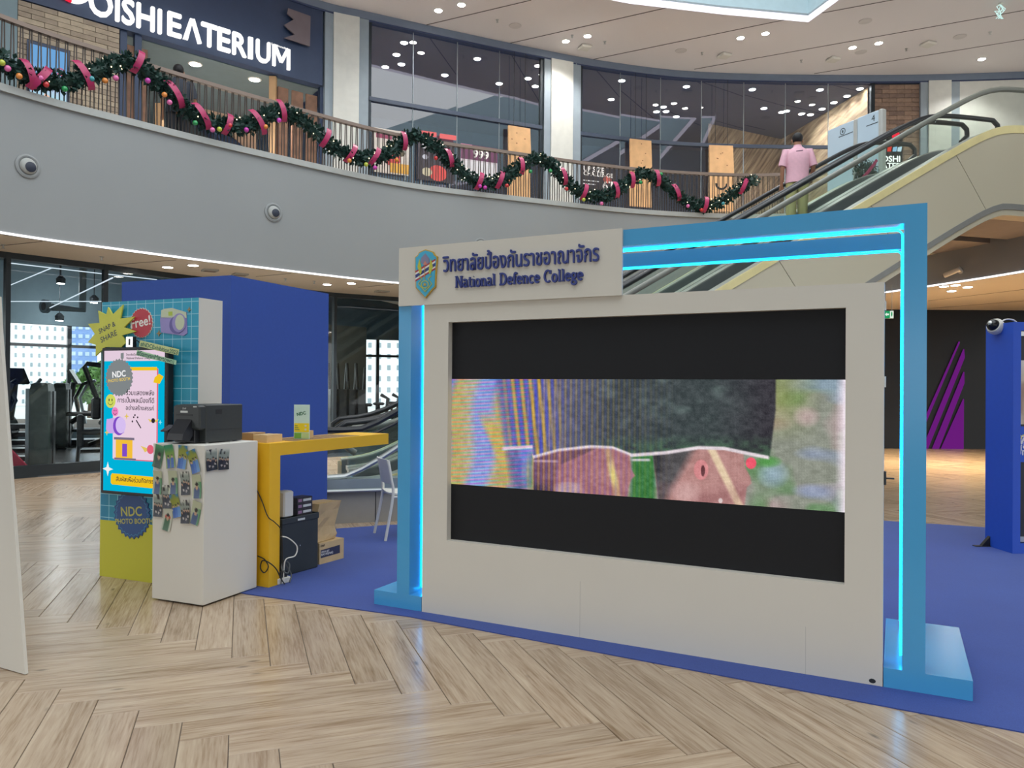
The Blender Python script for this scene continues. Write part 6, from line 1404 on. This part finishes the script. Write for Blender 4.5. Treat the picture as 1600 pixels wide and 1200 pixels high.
# ================================================================ restaurant front
qE0, qE1 = qs(190, 60), qs(503, 60)
sb = structure(wallstrip(SHOP, qs(27, 10), qE1, 8.17, ZT, -0.06, 0.15).build('wall_sign_band', NAVY), 'dark navy sign band over the restaurant')
structure(wallstrip(SHOP, qE0, qE1, 8.15, 8.2, 0.15, 5.9).build('ceiling_entrance', mat('entrance_ceiling', (96, 112, 118), 0.6)), 'grey-green ceiling inside the restaurant entrance')
# brick wall left of the entrance: each brick its own piece
BRK = [mat('tan_brick_%d' % i, c, 0.85, var=0.12, scale=14) for i, c in enumerate(((172, 156, 136), (182, 166, 144), (162, 146, 128)))]
BRKR = [mat('brown_brick_%d' % i, c, 0.9, var=0.15, scale=14) for i, c in enumerate(((140, 116, 100), (152, 126, 108), (128, 106, 94)))]
def brick_wall(name, lab, q0, q1, z0, z1, bw, bh, mats, d):
    w_ = structure(wallstrip(SHOP, q0, q1, z0, z1, d + 0.01, d + 0.15).build(name, mat('mortar_grey', (104, 94, 86), 0.95)), lab)
    ncol = max(1, int((q1 - q0) / bw + 1e-6)); bw = (q1 - q0) / ncol
    meshes = [MB().box(-bw / 2 + 0.004, bw / 2 - 0.004, -0.03, 0.012, 0.004, bh - 0.004).mesh('brick', m_) for m_ in mats]
    hmesh = [MB().box(-bw / 4 + 0.006, bw / 4 - 0.006, -0.03, 0.012, 0.006, bh - 0.006).mesh('brick', m_) for m_ in mats]
    R_ = random.Random(len(name)); rows = int((z1 - z0) / bh + 1e-6)
    bw2 = (q1 - q0) / ncol
    for r in range(rows):
        for c in range(ncol + (r % 2)):
            half = (r % 2) and (c == 0 or c == ncol)
            q = q0 + (c + 0.5) * bw2 if r % 2 == 0 else (q0 + c * bw2 if not half else (q0 + bw2 / 4 if c == 0 else q1 - bw2 / 4))
            p = SHOP.off(q, d + R_.uniform(-0.008, 0.004)); t = SHOP.tan(q)
            o = link(bpy.data.objects.new('brick', R_.choice(hmesh if half else meshes)), w_); o.location = (*p, z0 + r * bh); o.rotation_euler = (0, 0, math.atan2(t[1], t[0]))
    return w_
brick_wall('wall_brick_1', 'tan brick wall beside the restaurant entrance', qs(27, 40), qs(186, 70), Z_FLOOR2, 8.16, 0.34, 0.092, BRK, 0.0)
brick_wall('wall_brick_2', 'brown brick wall between the glass shop and the cream pier', qs(1366), qs(1436), Z_FLOOR2, ZT, 0.30, 0.118, BRKR, 0.0)
# illuminated sign
SIGNW = glow('sign_white', (255, 253, 250), 1.5)
qa, za = SHOP.hit(140, 17, -0.08); qb, zb_ = SHOP.hit(451, 109, -0.08)
a, b = SHOP.off(qa, -0.08), SHOP.off(qb, -0.08); SFr = Frame(a, math.degrees(math.atan2(b[1] - a[1], b[0] - a[0])))
sg = thing('restaurant_sign', 'illuminated white restaurant sign letters with a red and white ring', 'sign', tuple(SFr.o), SFr.a)
zl = SFr.px(440, 107)[1]; zl2 = SFr.px(230, 47)[1]
def xs(px_, py_): return SFr.px(px_, py_)[0]
x0, x1 = xs(139, 10), xs(251, 46); txt('sign_lettering', 'OISHI', sg, SIGNW, x0, (zl + zl2) / 2 - 0.02, -0.0, width=x1 - x0, height=0.46, th=0.05, bold=0.02)
x0, x1 = xs(262, 50), xs(452, 108); 
lt = 'EATERIUM'; sp = [0, 0.115, 0.255, 0.385, 0.505, 0.635, 0.705, 0.845]; wd = [0.095, 0.125, 0.12, 0.095, 0.11, 0.035, 0.115, 0.155]
for c, s_, w_ in zip(lt, sp, wd):
    xx = x0 + s_ * (x1 - x0); ww = w_ * (x1 - x0)
    if c == 'M':
        for P in ([(0.08, 0), (0.08, 1)], [(0.92, 0), (0.92, 1)], [(0.12, 1), (0.5, 0.28)], [(0.88, 1), (0.5, 0.28)]): flat('sign_letter', ribbon([(xx + q_[0] * ww, zl + q_[1] * 0.44) for q_ in P], 0.062), -0.05, SIGNW, sg, 0.05)
    elif c == 'A':
        for k in range(3): flat('sign_letter', ribbon([(xx + k * 0.035, zl), (xx + ww * 0.42 + k * 0.02, zl + 0.44)], 0.018), -0.05, SIGNW, sg, 0.05)
        flat('sign_letter', ribbon([(xx + ww * 0.55, zl + 0.44), (xx + ww, zl)], 0.07), -0.05, SIGNW, sg, 0.05)
    else: txt('sign_letter', c, sg, SIGNW, xx, zl, 0, width=ww, height=0.44, th=0.05, bold=0.02 if c not in 'IM' else 0.004)
cx0 = xs(112, 0); zc_ = zl + 0.38
def ringpoly(cx, cz, r1, r2, a0, a1, n=24): return [(cx + r1 * math.cos(a0 + (a1 - a0) * k / n), cz + r1 * math.sin(a0 + (a1 - a0) * k / n)) for k in range(n + 1)] + [(cx + r2 * math.cos(a1 - (a1 - a0) * k / n), cz + r2 * math.sin(a1 - (a1 - a0) * k / n)) for k in range(n + 1)]
flat('sign_ring', ringpoly(cx0, zc_, 0.32, 0.17, -1.6, 1.6), -0.05, SIGNW, sg, 0.05); flat('sign_ring', ringpoly(cx0, zc_, 0.32, 0.17, 1.6, 4.68), -0.05, glow('sign_red', (226, 36, 60), 1.4), sg, 0.05)
x0 = xs(424, 67); txt('sign_thai_line', 'โออิชิ อีทเทอเรียม', sg, SIGNW, x0, SFr.px(424, 70)[1], 0, width=xs(450, 75) - x0, th=0.005)
# wooden wave cut-outs on the navy band
q, z = SHOP.hit(462, 45, -0.07); P = SHOP.off(q, -0.07); 
wv_ = thing('wood_cutout', 'jagged brown wooden cut-out on the navy band beside the sign', 'decoration', tuple(SFr.o), SFr.a)
def sq(x, y): return SFr.px(400 + x / 4, y / 4)
flat('board', [sq(*p) for p in [(190, 60), (330, 110), (325, 298), (165, 245), (230, 225), (165, 165), (225, 130), (185, 95)]], -0.09, mat('brown_cutout', (112, 100, 104), 0.6), wv_, 0.03)
# entrance: timber panels, posts, stairs side
TIM = mat('timber_panel', (128, 92, 70), 0.6, var=0.25, scale=5); POST = mat('pale_timber', (190, 152, 110), 0.6)
for i, (xa, xb, lab) in enumerate(((436, 452, 'narrow brown timber panel at the entrance, nearest the pale post'), (458, 475, 'middle brown timber panel of the entrance'), (480, 497, 'brown timber panel beside the first pier'))):
    qa_, qb_ = qs(xa, 160), qs(xb, 160); o = wallstrip(SHOP, qa_, qb_, Z_FLOOR2, 7.95, 0.05, 0.1).build('timber_screen', TIM); tag(o, lab, 'panel', 'timber panels of the entrance')
for i, (x, lab) in enumerate(((430, 'pale timber post in the restaurant entrance below the last letter'), (253, 'short pale timber post behind the railing at the entrance'))):
    q = qs(x, 160); p = SHOP.off(q, 0.12); o = MB().box(-0.07, 0.07, -0.05, 0.05, Z_FLOOR2, 8.15 if i == 0 else 7.0).build('timber_post', POST); o.location = (*p, 0); tag(o, lab, 'post')
for i, (xa, xb) in enumerate(((200, 214), (219, 232))):
    o = wallstrip(SHOP, qs(xa, 80), qs(xb, 80), Z_FLOOR2, 7.95, 0.05, 0.1).build('timber_screen', TIM); tag(o, ['brown timber panel next to the tan brick wall', 'brown timber panel second from the tan brick wall'][i], 'panel', 'timber panels of the entrance')
for x in (193, 216, 505): 
    q = qs(x, 90); o = wallstrip(SHOP, q - 0.06, q + 0.06, Z_FLOOR2, 8.17, 0.0, 0.12, 0.06).build('trim_4', NAVY); structure(o, 'dark navy post of the restaurant entrance')
# sloping stair side inside the entrance
p0, p1 = at(290, 135, 18.0), at(405, 200, 19.5)
st_ = thing('stair_flank', 'beige sloping stair side inside the restaurant entrance', 'stairs')
a3 = [at(288, 138, 18.0), at(348, 146, 18.6), at(400, 185, 19.2), at(400, 245, 19.2), at(288, 150, 18.0)]
MB().loft([[tuple(p) for p in a3], [tuple(p + np.array([-0.2, 0.6, 0])) for p in a3]], True).build('side_panel', mat('stair_beige', (206, 176, 150), 0.6), st_)
a4 = [at(285, 150, 17.9), at(400, 245, 19.1), at(400, 262, 19.1), at(285, 172, 17.9)]
MB().loft([[tuple(p) for p in a4], [tuple(p + np.array([-0.2, 0.6, 0])) for p in a4]], True).build('skirting', NAVY, st_)
for i, (x, y) in enumerate(((305, 100), (398, 124))): downlight(x, y, 8.15, ['bright entrance downlight nearer the brick wall', 'bright entrance downlight nearer the timber post'][i], 'entrance downlights', 1.3, 240)
# display screen on the brick wall
def on_shop(name, lab, cat, quad, off=-0.05):
    """flat panel mounted on the shop line: (px left, px right, py top, py bottom at the left)"""
    xl, xr, yt, yb = quad; q0_, zt = SHOP.hit(xl, yt, off); _, zb2 = SHOP.hit(xl, yb, off); q1_, _ = SHOP.hit(xr, yt, off)
    a_, b_ = SHOP.off(q0_, off), SHOP.off(q1_, off); d = b_ - a_; t_ = thing(name, lab, cat, (*a_, zb2), math.atan2(d[1], d[0])); return t_, float(np.linalg.norm(d)), zt - zb2
t_, w_, h_ = on_shop('display_screen', 'blue glowing display screen on the tan brick wall', 'screen', (42, 109, 68, 142))
h_ = 1.25; t_.location.z = 6.25
B('casing', 0, w_, -0.02, 0.02, 0, h_, NAVY, t_)
raster('lit_picture', w_ - 0.1, h_ - 0.12, 10, 16, lambda U, V: over(over(np.zeros(U.shape + (3,)) + np.array([110, 165, 216.0]), (196, 206, 236), (V - 0.25) * 2.2), (150, 226, 226), (V - 0.6) * 3), glow_attr('display_glow', 1.0), t_, -0.022, 0.05, 0.06)
flat('lit_mark', ringpoly(w_ * 0.78, h_ * 0.66, 0.07, 0.05, -2.6, 2.8), -0.025, glow('display_red', (206, 90, 120), 1.0), t_); flat('lit_mark', [(w_ * 0.3, 0.12), (w_ * 0.62, 0.1), (w_ * 0.58, 0.32), (w_ * 0.42, 0.4)], -0.025, glow('display_peach', (240, 196, 170), 1.0), t_)
# bench sign low on the brick wall
t_, w_, h_ = on_shop('low_sign', 'low dark sign with white lettering in front of the tan bricks', 'sign', (150, 188, 170, 182), -0.25); t_.location.z = Z_FLOOR2
B('board', 0, w_, -0.02, 0.02, 0.3, 0.62, BLACK, t_); B('cap', -0.02, w_ + 0.02, -0.04, 0.04, 0.62, 0.66, COPING, t_); B('post', w_, w_ + 0.08, -0.04, 0.04, 0, 0.7, COPING, t_); B('post', -0.08, 0, -0.04, 0.04, 0, 0.66, COPING, t_); txt('sign_lettering', '• ••••• •', t_, PRW, 0.1, 0.42, -0.021, width=w_ * 0.6, th=0.0)

# posters behind the railing
POSTERS = [
 (584, 640, 199, 268, 'poster of red fruit desserts on cream behind the railing, nearest the first pier', (206, 196, 186), [('e', 0.5, 0.35, 0.25, (210, 70, 70)), ('e', 0.75, 0.5, 0.12, (90, 80, 60)), ('r', 0.06, 0.78, 0.5, 0.95, (150, 60, 90)), ('r', 0.45, 0.03, 0.98, 0.25, (226, 170, 70))], None),
 (653, 709, 214, 280, 'dark poster with a red fruit dish behind the railing', (64, 58, 66), [('e', 0.55, 0.2, 0.26, (214, 80, 76)), ('e', 0.25, 0.2, 0.14, (200, 190, 160)), ('e', 0.2, 0.55, 0.08, (190, 190, 200)), ('r', 0.1, 0.75, 0.5, 0.95, (206, 206, 210))], None),
 (720, 777, 224, 276, 'poster with the number 999 on a mauve band', (206, 196, 200), [('r', 0, 0.55, 1, 1, (110, 60, 92)), ('r', 0.05, 0.05, 0.95, 0.5, (216, 212, 214)), ('r', 0.0, 0.85, 0.3, 1.0, (190, 120, 150))], ('999', 0.33, 0.62, 0.42)),
 (909, 962, 251, 303, 'black poster with white lettering and the number 67', (46, 42, 48), [('e', 0.75, 0.5, 0.12, (196, 90, 80)), ('r', 0.04, 0.4, 0.5, 0.43, (200, 200, 200)), ('r', 0.04, 0.3, 0.4, 0.33, (200, 200, 200))], ('67', 0.62, 0.2, 0.3)),
]
for (xl, xr, yt, yb, lab, base, shapes, tx) in POSTERS:
    t_, w_, h_ = on_shop('poster', lab, 'poster', (xl, xr, yt, yb), -0.1)
    if t_.location.z < Z_FLOOR2 + 0.1: h_ += t_.location.z - (Z_FLOOR2 + 0.1); t_.location.z = Z_FLOOR2 + 0.1
    B('panel', 0, w_, -0.012, 0.012, 0, h_, mat('poster_%d' % xl, base, 0.5, var=0.1), t_)
    for k, s_ in enumerate(shapes):
        m_ = mat('poster_ink_%d_%d_%d' % s_[-1], s_[-1], 0.5); y_ = -0.014 - 0.001 * k
        if s_[0] == 'e': flat('printed_shape', ellipse(s_[1] * w_, s_[2] * h_, s_[3] * w_, s_[3] * w_ * 0.8), y_, m_, t_)
        else: flat('printed_shape', [(s_[1] * w_, s_[2] * h_), (s_[3] * w_, s_[2] * h_), (s_[3] * w_, s_[4] * h_), (s_[1] * w_, s_[4] * h_)], y_, m_, t_)
    if tx: txt('poster_lettering', tx[0], t_, PRW, tx[1] * w_, tx[2] * h_, -0.019, width=tx[3] * w_, th=0.0, bold=0.03)
    if xl == 909:
        txt('poster_lettering', 'UP SIZE', t_, PRW, 0.05 * w_, 0.70 * h_, -0.019, width=0.6 * w_, th=0.0, bold=0.03); txt('poster_lettering', 'CHALLENGE', t_, PRW, 0.05 * w_, 0.57 * h_, -0.019, width=0.85 * w_, th=0.0, bold=0.03)
    for k in (0.08, w_ - 0.1): B('stand_leg', k, k + 0.02, 0.012, 0.03, -0.1 if t_.location.z - 0.1 >= Z_FLOOR2 - 0.01 else 0, 0.3, CHROME, t_)
for i, (x, y) in enumerate(((669, 209), (700, 214))):
    q, z = SHOP.hit(x, y, -0.1); p = SHOP.off(q, -0.1); o = MB().box(-0.2, 0.2, -0.02, 0.02, -0.05, 0.05).build('red_lightbox', glow('red_lightbox', (236, 120, 120), 1.0)); o.location = (*p, z); o.rotation_euler = (0, 0, 0.4); tag(o, ['small glowing red strip sign above the dark poster, nearer the first pier', 'small glowing red strip sign above the dark poster, nearer the wooden boards'][i], 'sign')
# hanging wooden boards
SLAB = mat('light_wood_slab', (214, 168, 118), 0.6, var=0.12, scale=4)
for (xl, xr, yt, yb, lab) in ((794, 829, 196, 305, 'light wooden board hanging at the second pier'), (984, 1018, 217, 322, 'light wooden board hanging in the middle of the long shopfront'), (1108, 1146, 227, 330, 'light wooden board with a dark horn shape on it')):
    t_, w_, h_ = on_shop('wooden_board', lab, 'board', (xl, xr, yt, yb), -0.16)
    if t_.location.z < Z_FLOOR2: h_ += t_.location.z - Z_FLOOR2 - 0.02; t_.location.z = Z_FLOOR2 + 0.02
    edge = [(0, 0), (w_, 0.0), (w_ * 0.98, h_ * 0.3), (w_ * 1.02, h_ * 0.6), (w_ * 0.97, h_), (0, h_), (0.01, h_ * 0.5)]
    MB().prism(edge, -0.025, 0.025).build('slab', SLAB, t_)
    R_ = random.Random(xl)
    for k in range(5): flat('knot', ellipse(w_ * R_.uniform(0.15, 0.85), h_ * R_.uniform(0.55, 0.95), 0.02, 0.012, 8), -0.027, mat('knot_brown', (130, 86, 56), 0.7), t_, 0.002)
    if xl == 1108: flat('horn', ringpoly(w_ * 0.5, h_ * 0.42, 0.17, 0.12, 3.1, 6.3, 16), -0.035, BLACK, t_, 0.01)
    for k in (0.25, 0.75): MB().tube([(w_ * k, 0, h_), (w_ * k, 0, ZS - t_.location.z)], 0.006, 5).build('hanger', DARKMETAL, t_)

# directory boards by the escalator top
DIRB = mat('directory_blue_white', (186, 206, 220), 0.25, var=0.01)
for i, (xa, Ya, xb, Yb, lab) in enumerate(((1296, 17.0, 1337, 16.3, 'pale blue directory board with a round symbol'), (1342, 16.2, 1376, 15.7, 'pale blue directory board topped with the number 4'))):
    a, b = at(xa, 200, Ya), at(xb, 200, Yb); d = b - a; t_ = thing('directory_board', lab, 'sign', (a[0], a[1], Z_FLOOR2), math.atan2(d[1], d[0])); w_ = float(np.hypot(d[0], d[1]))
    MB().rbox(0, w_, -0.06, 0.06, 0.0, 1.88, 0.02).build('body', DIRB, t_); RB('edge_post', w_ - 0.01, w_ + 0.09, -0.07, 0.07, 0, 1.88, COPING, t_, 0.02)
    B('rule', w_ * 0.45, w_ * 0.98, -0.063, -0.06, 1.62, 1.635, DARKMETAL, t_)
    if i: txt('number', '4', t_, DARKMETAL, w_ * 0.68, 1.68, -0.0605, height=0.13, th=0.002, bold=0.0)
    else: flat('symbol', ringpoly(w_ * 0.6, 1.72, 0.075, 0.06, 0, 6.28), -0.0625, DARKMETAL, t_, 0.0025); flat('symbol', ellipse(w_ * 0.6, 1.72, 0.018, 0.035, 10), -0.0625, DARKMETAL, t_, 0.0025)
# illuminated buffet sign behind the escalator glass
P = at(1365, 260, 18.6); t_ = thing('lit_shop_sign', 'dark hanging sign with white glowing letters and a red disc behind the escalator glass', 'sign', (P[0], P[1], Z_FLOOR2), math.radians(0))
def lq(x, y): Q = at(1180 + x / 5.333, 120 + y / 5.333, 18.58); return (Q[0] - P[0], Q[2] - Z_FLOOR2)
B('board', lq(1040, 0)[0], lq(1235, 0)[0], 0.0, 0.08, 0, lq(0, 455)[1], BLACK, t_)
txt('sign_lettering', 'OSHI', t_, SIGNW, lq(1062, 0)[0], lq(0, 698)[1], -0.002, width=lq(1212, 0)[0] - lq(1062, 0)[0], height=lq(0, 650)[1] - lq(0, 698)[1], th=0.01, bold=0.02); txt('sign_lettering', 'ATER', t_, SIGNW, lq(1062, 0)[0], lq(0, 752)[1], -0.002, width=lq(1218, 0)[0] - lq(1062, 0)[0], height=lq(0, 708)[1] - lq(0, 752)[1], th=0.01, bold=0.02)
c_ = lq(1177, 490); flat('red_disc', ellipse(c_[0], c_[1], 0.10, 0.10), -0.01, glow('sign_red', (226, 36, 60), 1.4), t_, 0.01); c_ = lq(1100, 515); flat('white_arc', ringpoly(c_[0] + 0.05, c_[1] - 0.05, 0.17, 0.10, 1.4, 3.0), -0.01, SIGNW, t_, 0.01)
for k, (x, col) in enumerate(((1120, (226, 60, 50)), (1165, (150, 190, 226)), (1205, (200, 220, 240)))): 
    c_ = lq(x, 600); flat('lit_mark', [(c_[0] - 0.05, c_[1] - 0.06), (c_[0] + 0.04, c_[1] - 0.06), (c_[0] + 0.06, c_[1] + 0.06), (c_[0] - 0.04, c_[1] + 0.04)], -0.01, glow('mark_%d' % k, col, 1.2), t_, 0.01)
# planted festive bush at the escalator top
P = at(1352, 300, 15.35); t_ = thing('festive_bush', 'dark green festive bush with a red ribbon at the escalator top', 'plant', (P[0], P[1], Z_FLOOR2), 0)
MB().lathe([(0.16, 0), (0.2, 0.25), (0.0, 0.25)], 14).build('pot', BLACK, t_); V, Fc = [], []; R_ = random.Random(9)
for k in range(600):
    d = Vector((R_.gauss(0, 1), R_.gauss(0, 1), R_.gauss(0, 1))).normalized() * 0.25 * R_.uniform(0.5, 1); c = Vector((0, 0, 0.5)) + d; sd = Vector((R_.gauss(0, 1), R_.gauss(0, 1), R_.gauss(0, 1))).normalized() * 0.05; n = len(V); V += [tuple(c - sd), tuple(c + sd.cross(d) * 2), tuple(c + sd), tuple(c - sd.cross(d) * 2)]; Fc.append((n, n + 1, n + 2, n + 3))
mb = MB(); mb.add(V, Fc); o = mb.build('foliage', GREEN, t_); o['kind'] = 'stuff'
MB().loft([[(-0.22, -0.25, 0.3), (-0.18, -0.25, 0.25)], [(-0.06, -0.29, 0.5), (-0.02, -0.29, 0.45)], [(0.1, -0.24, 0.7), (0.14, -0.24, 0.66)]], closed=False).build('ribbon', RIBB, t_)

# ================================================================ person riding the farther escalator
sP = None
best = None
for s_ in np.linspace(6, 11, 400):
    p_ = st(s_, 11.66, 0); u_ = pxof((p_[0], p_[1], 5.5))[0]
    if best is None or abs(u_ - 1246) < best[0]: best = (abs(u_ - 1246), s_)
sP = best[1]
step_z = hr_z(sP) - DK - 0.33 + 0.02
pw_ = st(sP, 11.66, 0); head_z = at(1246, 209, pw_[1])[2]
HTP = head_z - step_z
HTP = min(max(HTP, 1.6), 1.8); zfoot = head_z - HTP
SKIN = mat('skin_tan', (176, 128, 100), 0.55, var=0.04); HAIR = mat('black_hair', (24, 22, 24), 0.6); PINKS = mat('pink_polo', (226, 176, 190), 0.7, var=0.04, scale=20); KHAK = mat('khaki_trousers', (176, 168, 112), 0.75, var=0.05, scale=20)
def skin_body(name, V, E, R, mat_, parent, kk, root=0, sub=2):
    me = bpy.data.meshes.new(name); me.from_pydata([(x * kk, y * kk, z * kk) for x, y, z in V], E, []); o = link(bpy.data.objects.new(name, me), parent)
    me.materials.append(mat_)
    sk = o.modifiers.new('skin', 'SKIN'); sk.use_smooth_shade = True; sk.branch_smoothing = 0.6
    for i, r_ in enumerate(R):
        rr_ = r_ if isinstance(r_, tuple) else (r_, r_); me.skin_vertices[0].data[i].radius = (rr_[0] * kk, rr_[1] * kk)
    me.skin_vertices[0].data[root].use_root = True
    s_ = o.modifiers.new('sub', 'SUBSURF'); s_.levels = sub; s_.render_levels = sub; return o
def make_person(label, loc, rz, height, shirt, trousers):
    per = thing('person', label, 'person', loc, rz); k = height / 1.72
    # facing +y (away from the viewer); x to the right
    V = [(0, 0, 0.92), (0, 0.01, 1.10), (0, 0, 1.30), (0, -0.01, 1.42), (0, 0.0, 1.50), (0, 0.02, 1.58), (0, 0.025, 1.66), (0, 0.02, 1.705),
         (-0.19, 0, 1.39), (-0.25, -0.02, 1.14), (-0.25, 0.06, 0.92), (-0.25, 0.08, 0.85),
         (0.19, 0, 1.39), (0.26, -0.02, 1.14), (0.27, 0.14, 0.98), (0.27, 0.21, 0.96),
         (-0.09, 0, 0.86), (-0.10, 0.02, 0.48), (-0.10, -0.02, 0.09), (-0.10, 0.10, 0.04), (0.09, 0, 0.86), (0.10, 0.06, 0.48), (0.10, 0.04, 0.09), (0.10, 0.16, 0.04)]
    E = [(0, 1), (1, 2), (2, 3), (3, 4), (4, 5), (5, 6), (6, 7), (3, 8), (8, 9), (9, 10), (10, 11), (3, 12), (12, 13), (13, 14), (14, 15), (0, 16), (16, 17), (17, 18), (18, 19), (0, 20), (20, 21), (21, 22), (22, 23)]
    R = [0.14, 0.13, 0.145, 0.10, 0.055, (0.07, 0.085), (0.075, 0.095), 0.05, 0.06, 0.043, 0.03, (0.018, 0.035), 0.06, 0.043, 0.03, (0.018, 0.035), 0.08, 0.06, 0.045, 0.04, 0.08, 0.06, 0.045, 0.04]
    for hx, b0, dv in ((-0.25, 11, (0, 0.02, -0.05)), (0.27, 15, (0, 0.05, -0.012))):
        for f_ in range(5):
            n = len(V); ox = (f_ - 1.5) * 0.017 if f_ < 4 else 0.03 * (1 if hx < 0 else -1); L_ = (0.85, 1.0, 0.95, 0.75, 0.6)[f_]
            base = V[b0]; p1 = (base[0] + ox, base[1] + dv[0] + dv[1] * 0.7, base[2] + dv[2] * 0.8); p2 = (base[0] + ox * 1.1, base[1] + dv[1] * (0.7 + L_), base[2] + dv[2] * (0.8 + L_) - 0.008)
            V += [p1, p2]; E += [(b0, n), (n, n + 1)]; R += [0.0095, 0.008]
    skin_body('body', V, E, R, SKIN, per, k)
    def ring_el(cx, cy, cz, rx, ry, n=18): return [((cx + rx * math.cos(2 * math.pi * i / n)) * k, (cy + ry * math.sin(2 * math.pi * i / n)) * k, cz * k) for i in range(n)]
    MB().loft([ring_el(0, 0.0, 0.86, 0.20, 0.145), ring_el(0, 0, 0.95, 0.195, 0.14), ring_el(0, 0.0, 1.05, 0.19, 0.135), ring_el(0, -0.005, 1.2, 0.205, 0.14), ring_el(0, -0.01, 1.33, 0.215, 0.135), ring_el(0, -0.01, 1.41, 0.195, 0.11), ring_el(0, -0.005, 1.46, 0.11, 0.085), ring_el(0, 0, 1.49, 0.07, 0.072), ring_el(0, 0, 1.515, 0.066, 0.07)]).build('polo_shirt', shirt, per, smooth=True)
    for sx, p1, p2 in ((-1, (-0.19, 0, 1.40), (-0.255, -0.015, 1.15)), (1, (0.19, 0, 1.40), (0.262, -0.015, 1.15))):
        MB().tube([tuple(c * k for c in (sx * 0.10, 0, 1.41)), tuple(c * k for c in p1), tuple(k * (p1[j] * 0.5 + p2[j] * 0.5) for j in range(3)), tuple(c * k for c in p2)], [0.05 * k, 0.078 * k, 0.072 * k, 0.07 * k], 14).build('sleeve', shirt, per, smooth=True)
    for sx, y1, y2 in ((-1, 0.02, -0.02), (1, 0.06, 0.04)):
        MB().tube([tuple(c * k for c in (sx * 0.085, 0, 0.94)), tuple(c * k for c in (sx * 0.095, 0.0, 0.8)), tuple(c * k for c in (sx * 0.10, y1, 0.48)), tuple(c * k for c in (sx * 0.10, y2, 0.06))], [0.095 * k, 0.098 * k, 0.085 * k, 0.075 * k], 14).build('trouser_leg', trousers, per, smooth=True)
        RB('shoe', (sx * 0.10 - 0.045) * k, (sx * 0.10 + 0.045) * k, (y2 - 0.07) * k, (y2 + 0.18) * k, 0.0, 0.075 * k, BLACK, per, 0.02)
    MB().ball((0, 0.012 * k, 1.645 * k), 0.098 * k, 16, 10, (0.9, 1.08, 1.0)).build('hair', HAIR, per, smooth=True)
    for sx in (-1, 1): MB().ball((sx * 0.088 * k, 0.03 * k, 1.60 * k), 0.03 * k, 8, 6, (0.45, 0.7, 1.1)).build('ear', SKIN, per, smooth=True)
    return per, k
per, k = make_person('person in a pink polo shirt and khaki trousers riding the farther escalator, seen from behind', (pw_[0], pw_[1], zfoot), math.radians(-8), HTP, PINKS, KHAK)
MB().prism([(-0.05 * k, 1.376 * k), (0.06 * k, 1.386 * k), (0.06 * k, 1.398 * k), (-0.05 * k, 1.388 * k)], -0.132 * k, -0.128 * k).build('shirt_print', mat('shirt_print', (120, 90, 110), 0.7), per)
# someone in dark clothes at the restaurant entrance, half hidden by railing and garland
DK_ = mat('dark_uniform', (44, 50, 62), 0.7, var=0.06, scale=20)
P = at(279, 102, 13.35)
make_person('person in dark clothes standing behind the railing at the restaurant entrance', (P[0], P[1], Z_FLOOR2), math.radians(25), P[2] - Z_FLOOR2, DK_, mat('dark_trousers', (36, 40, 48), 0.7))
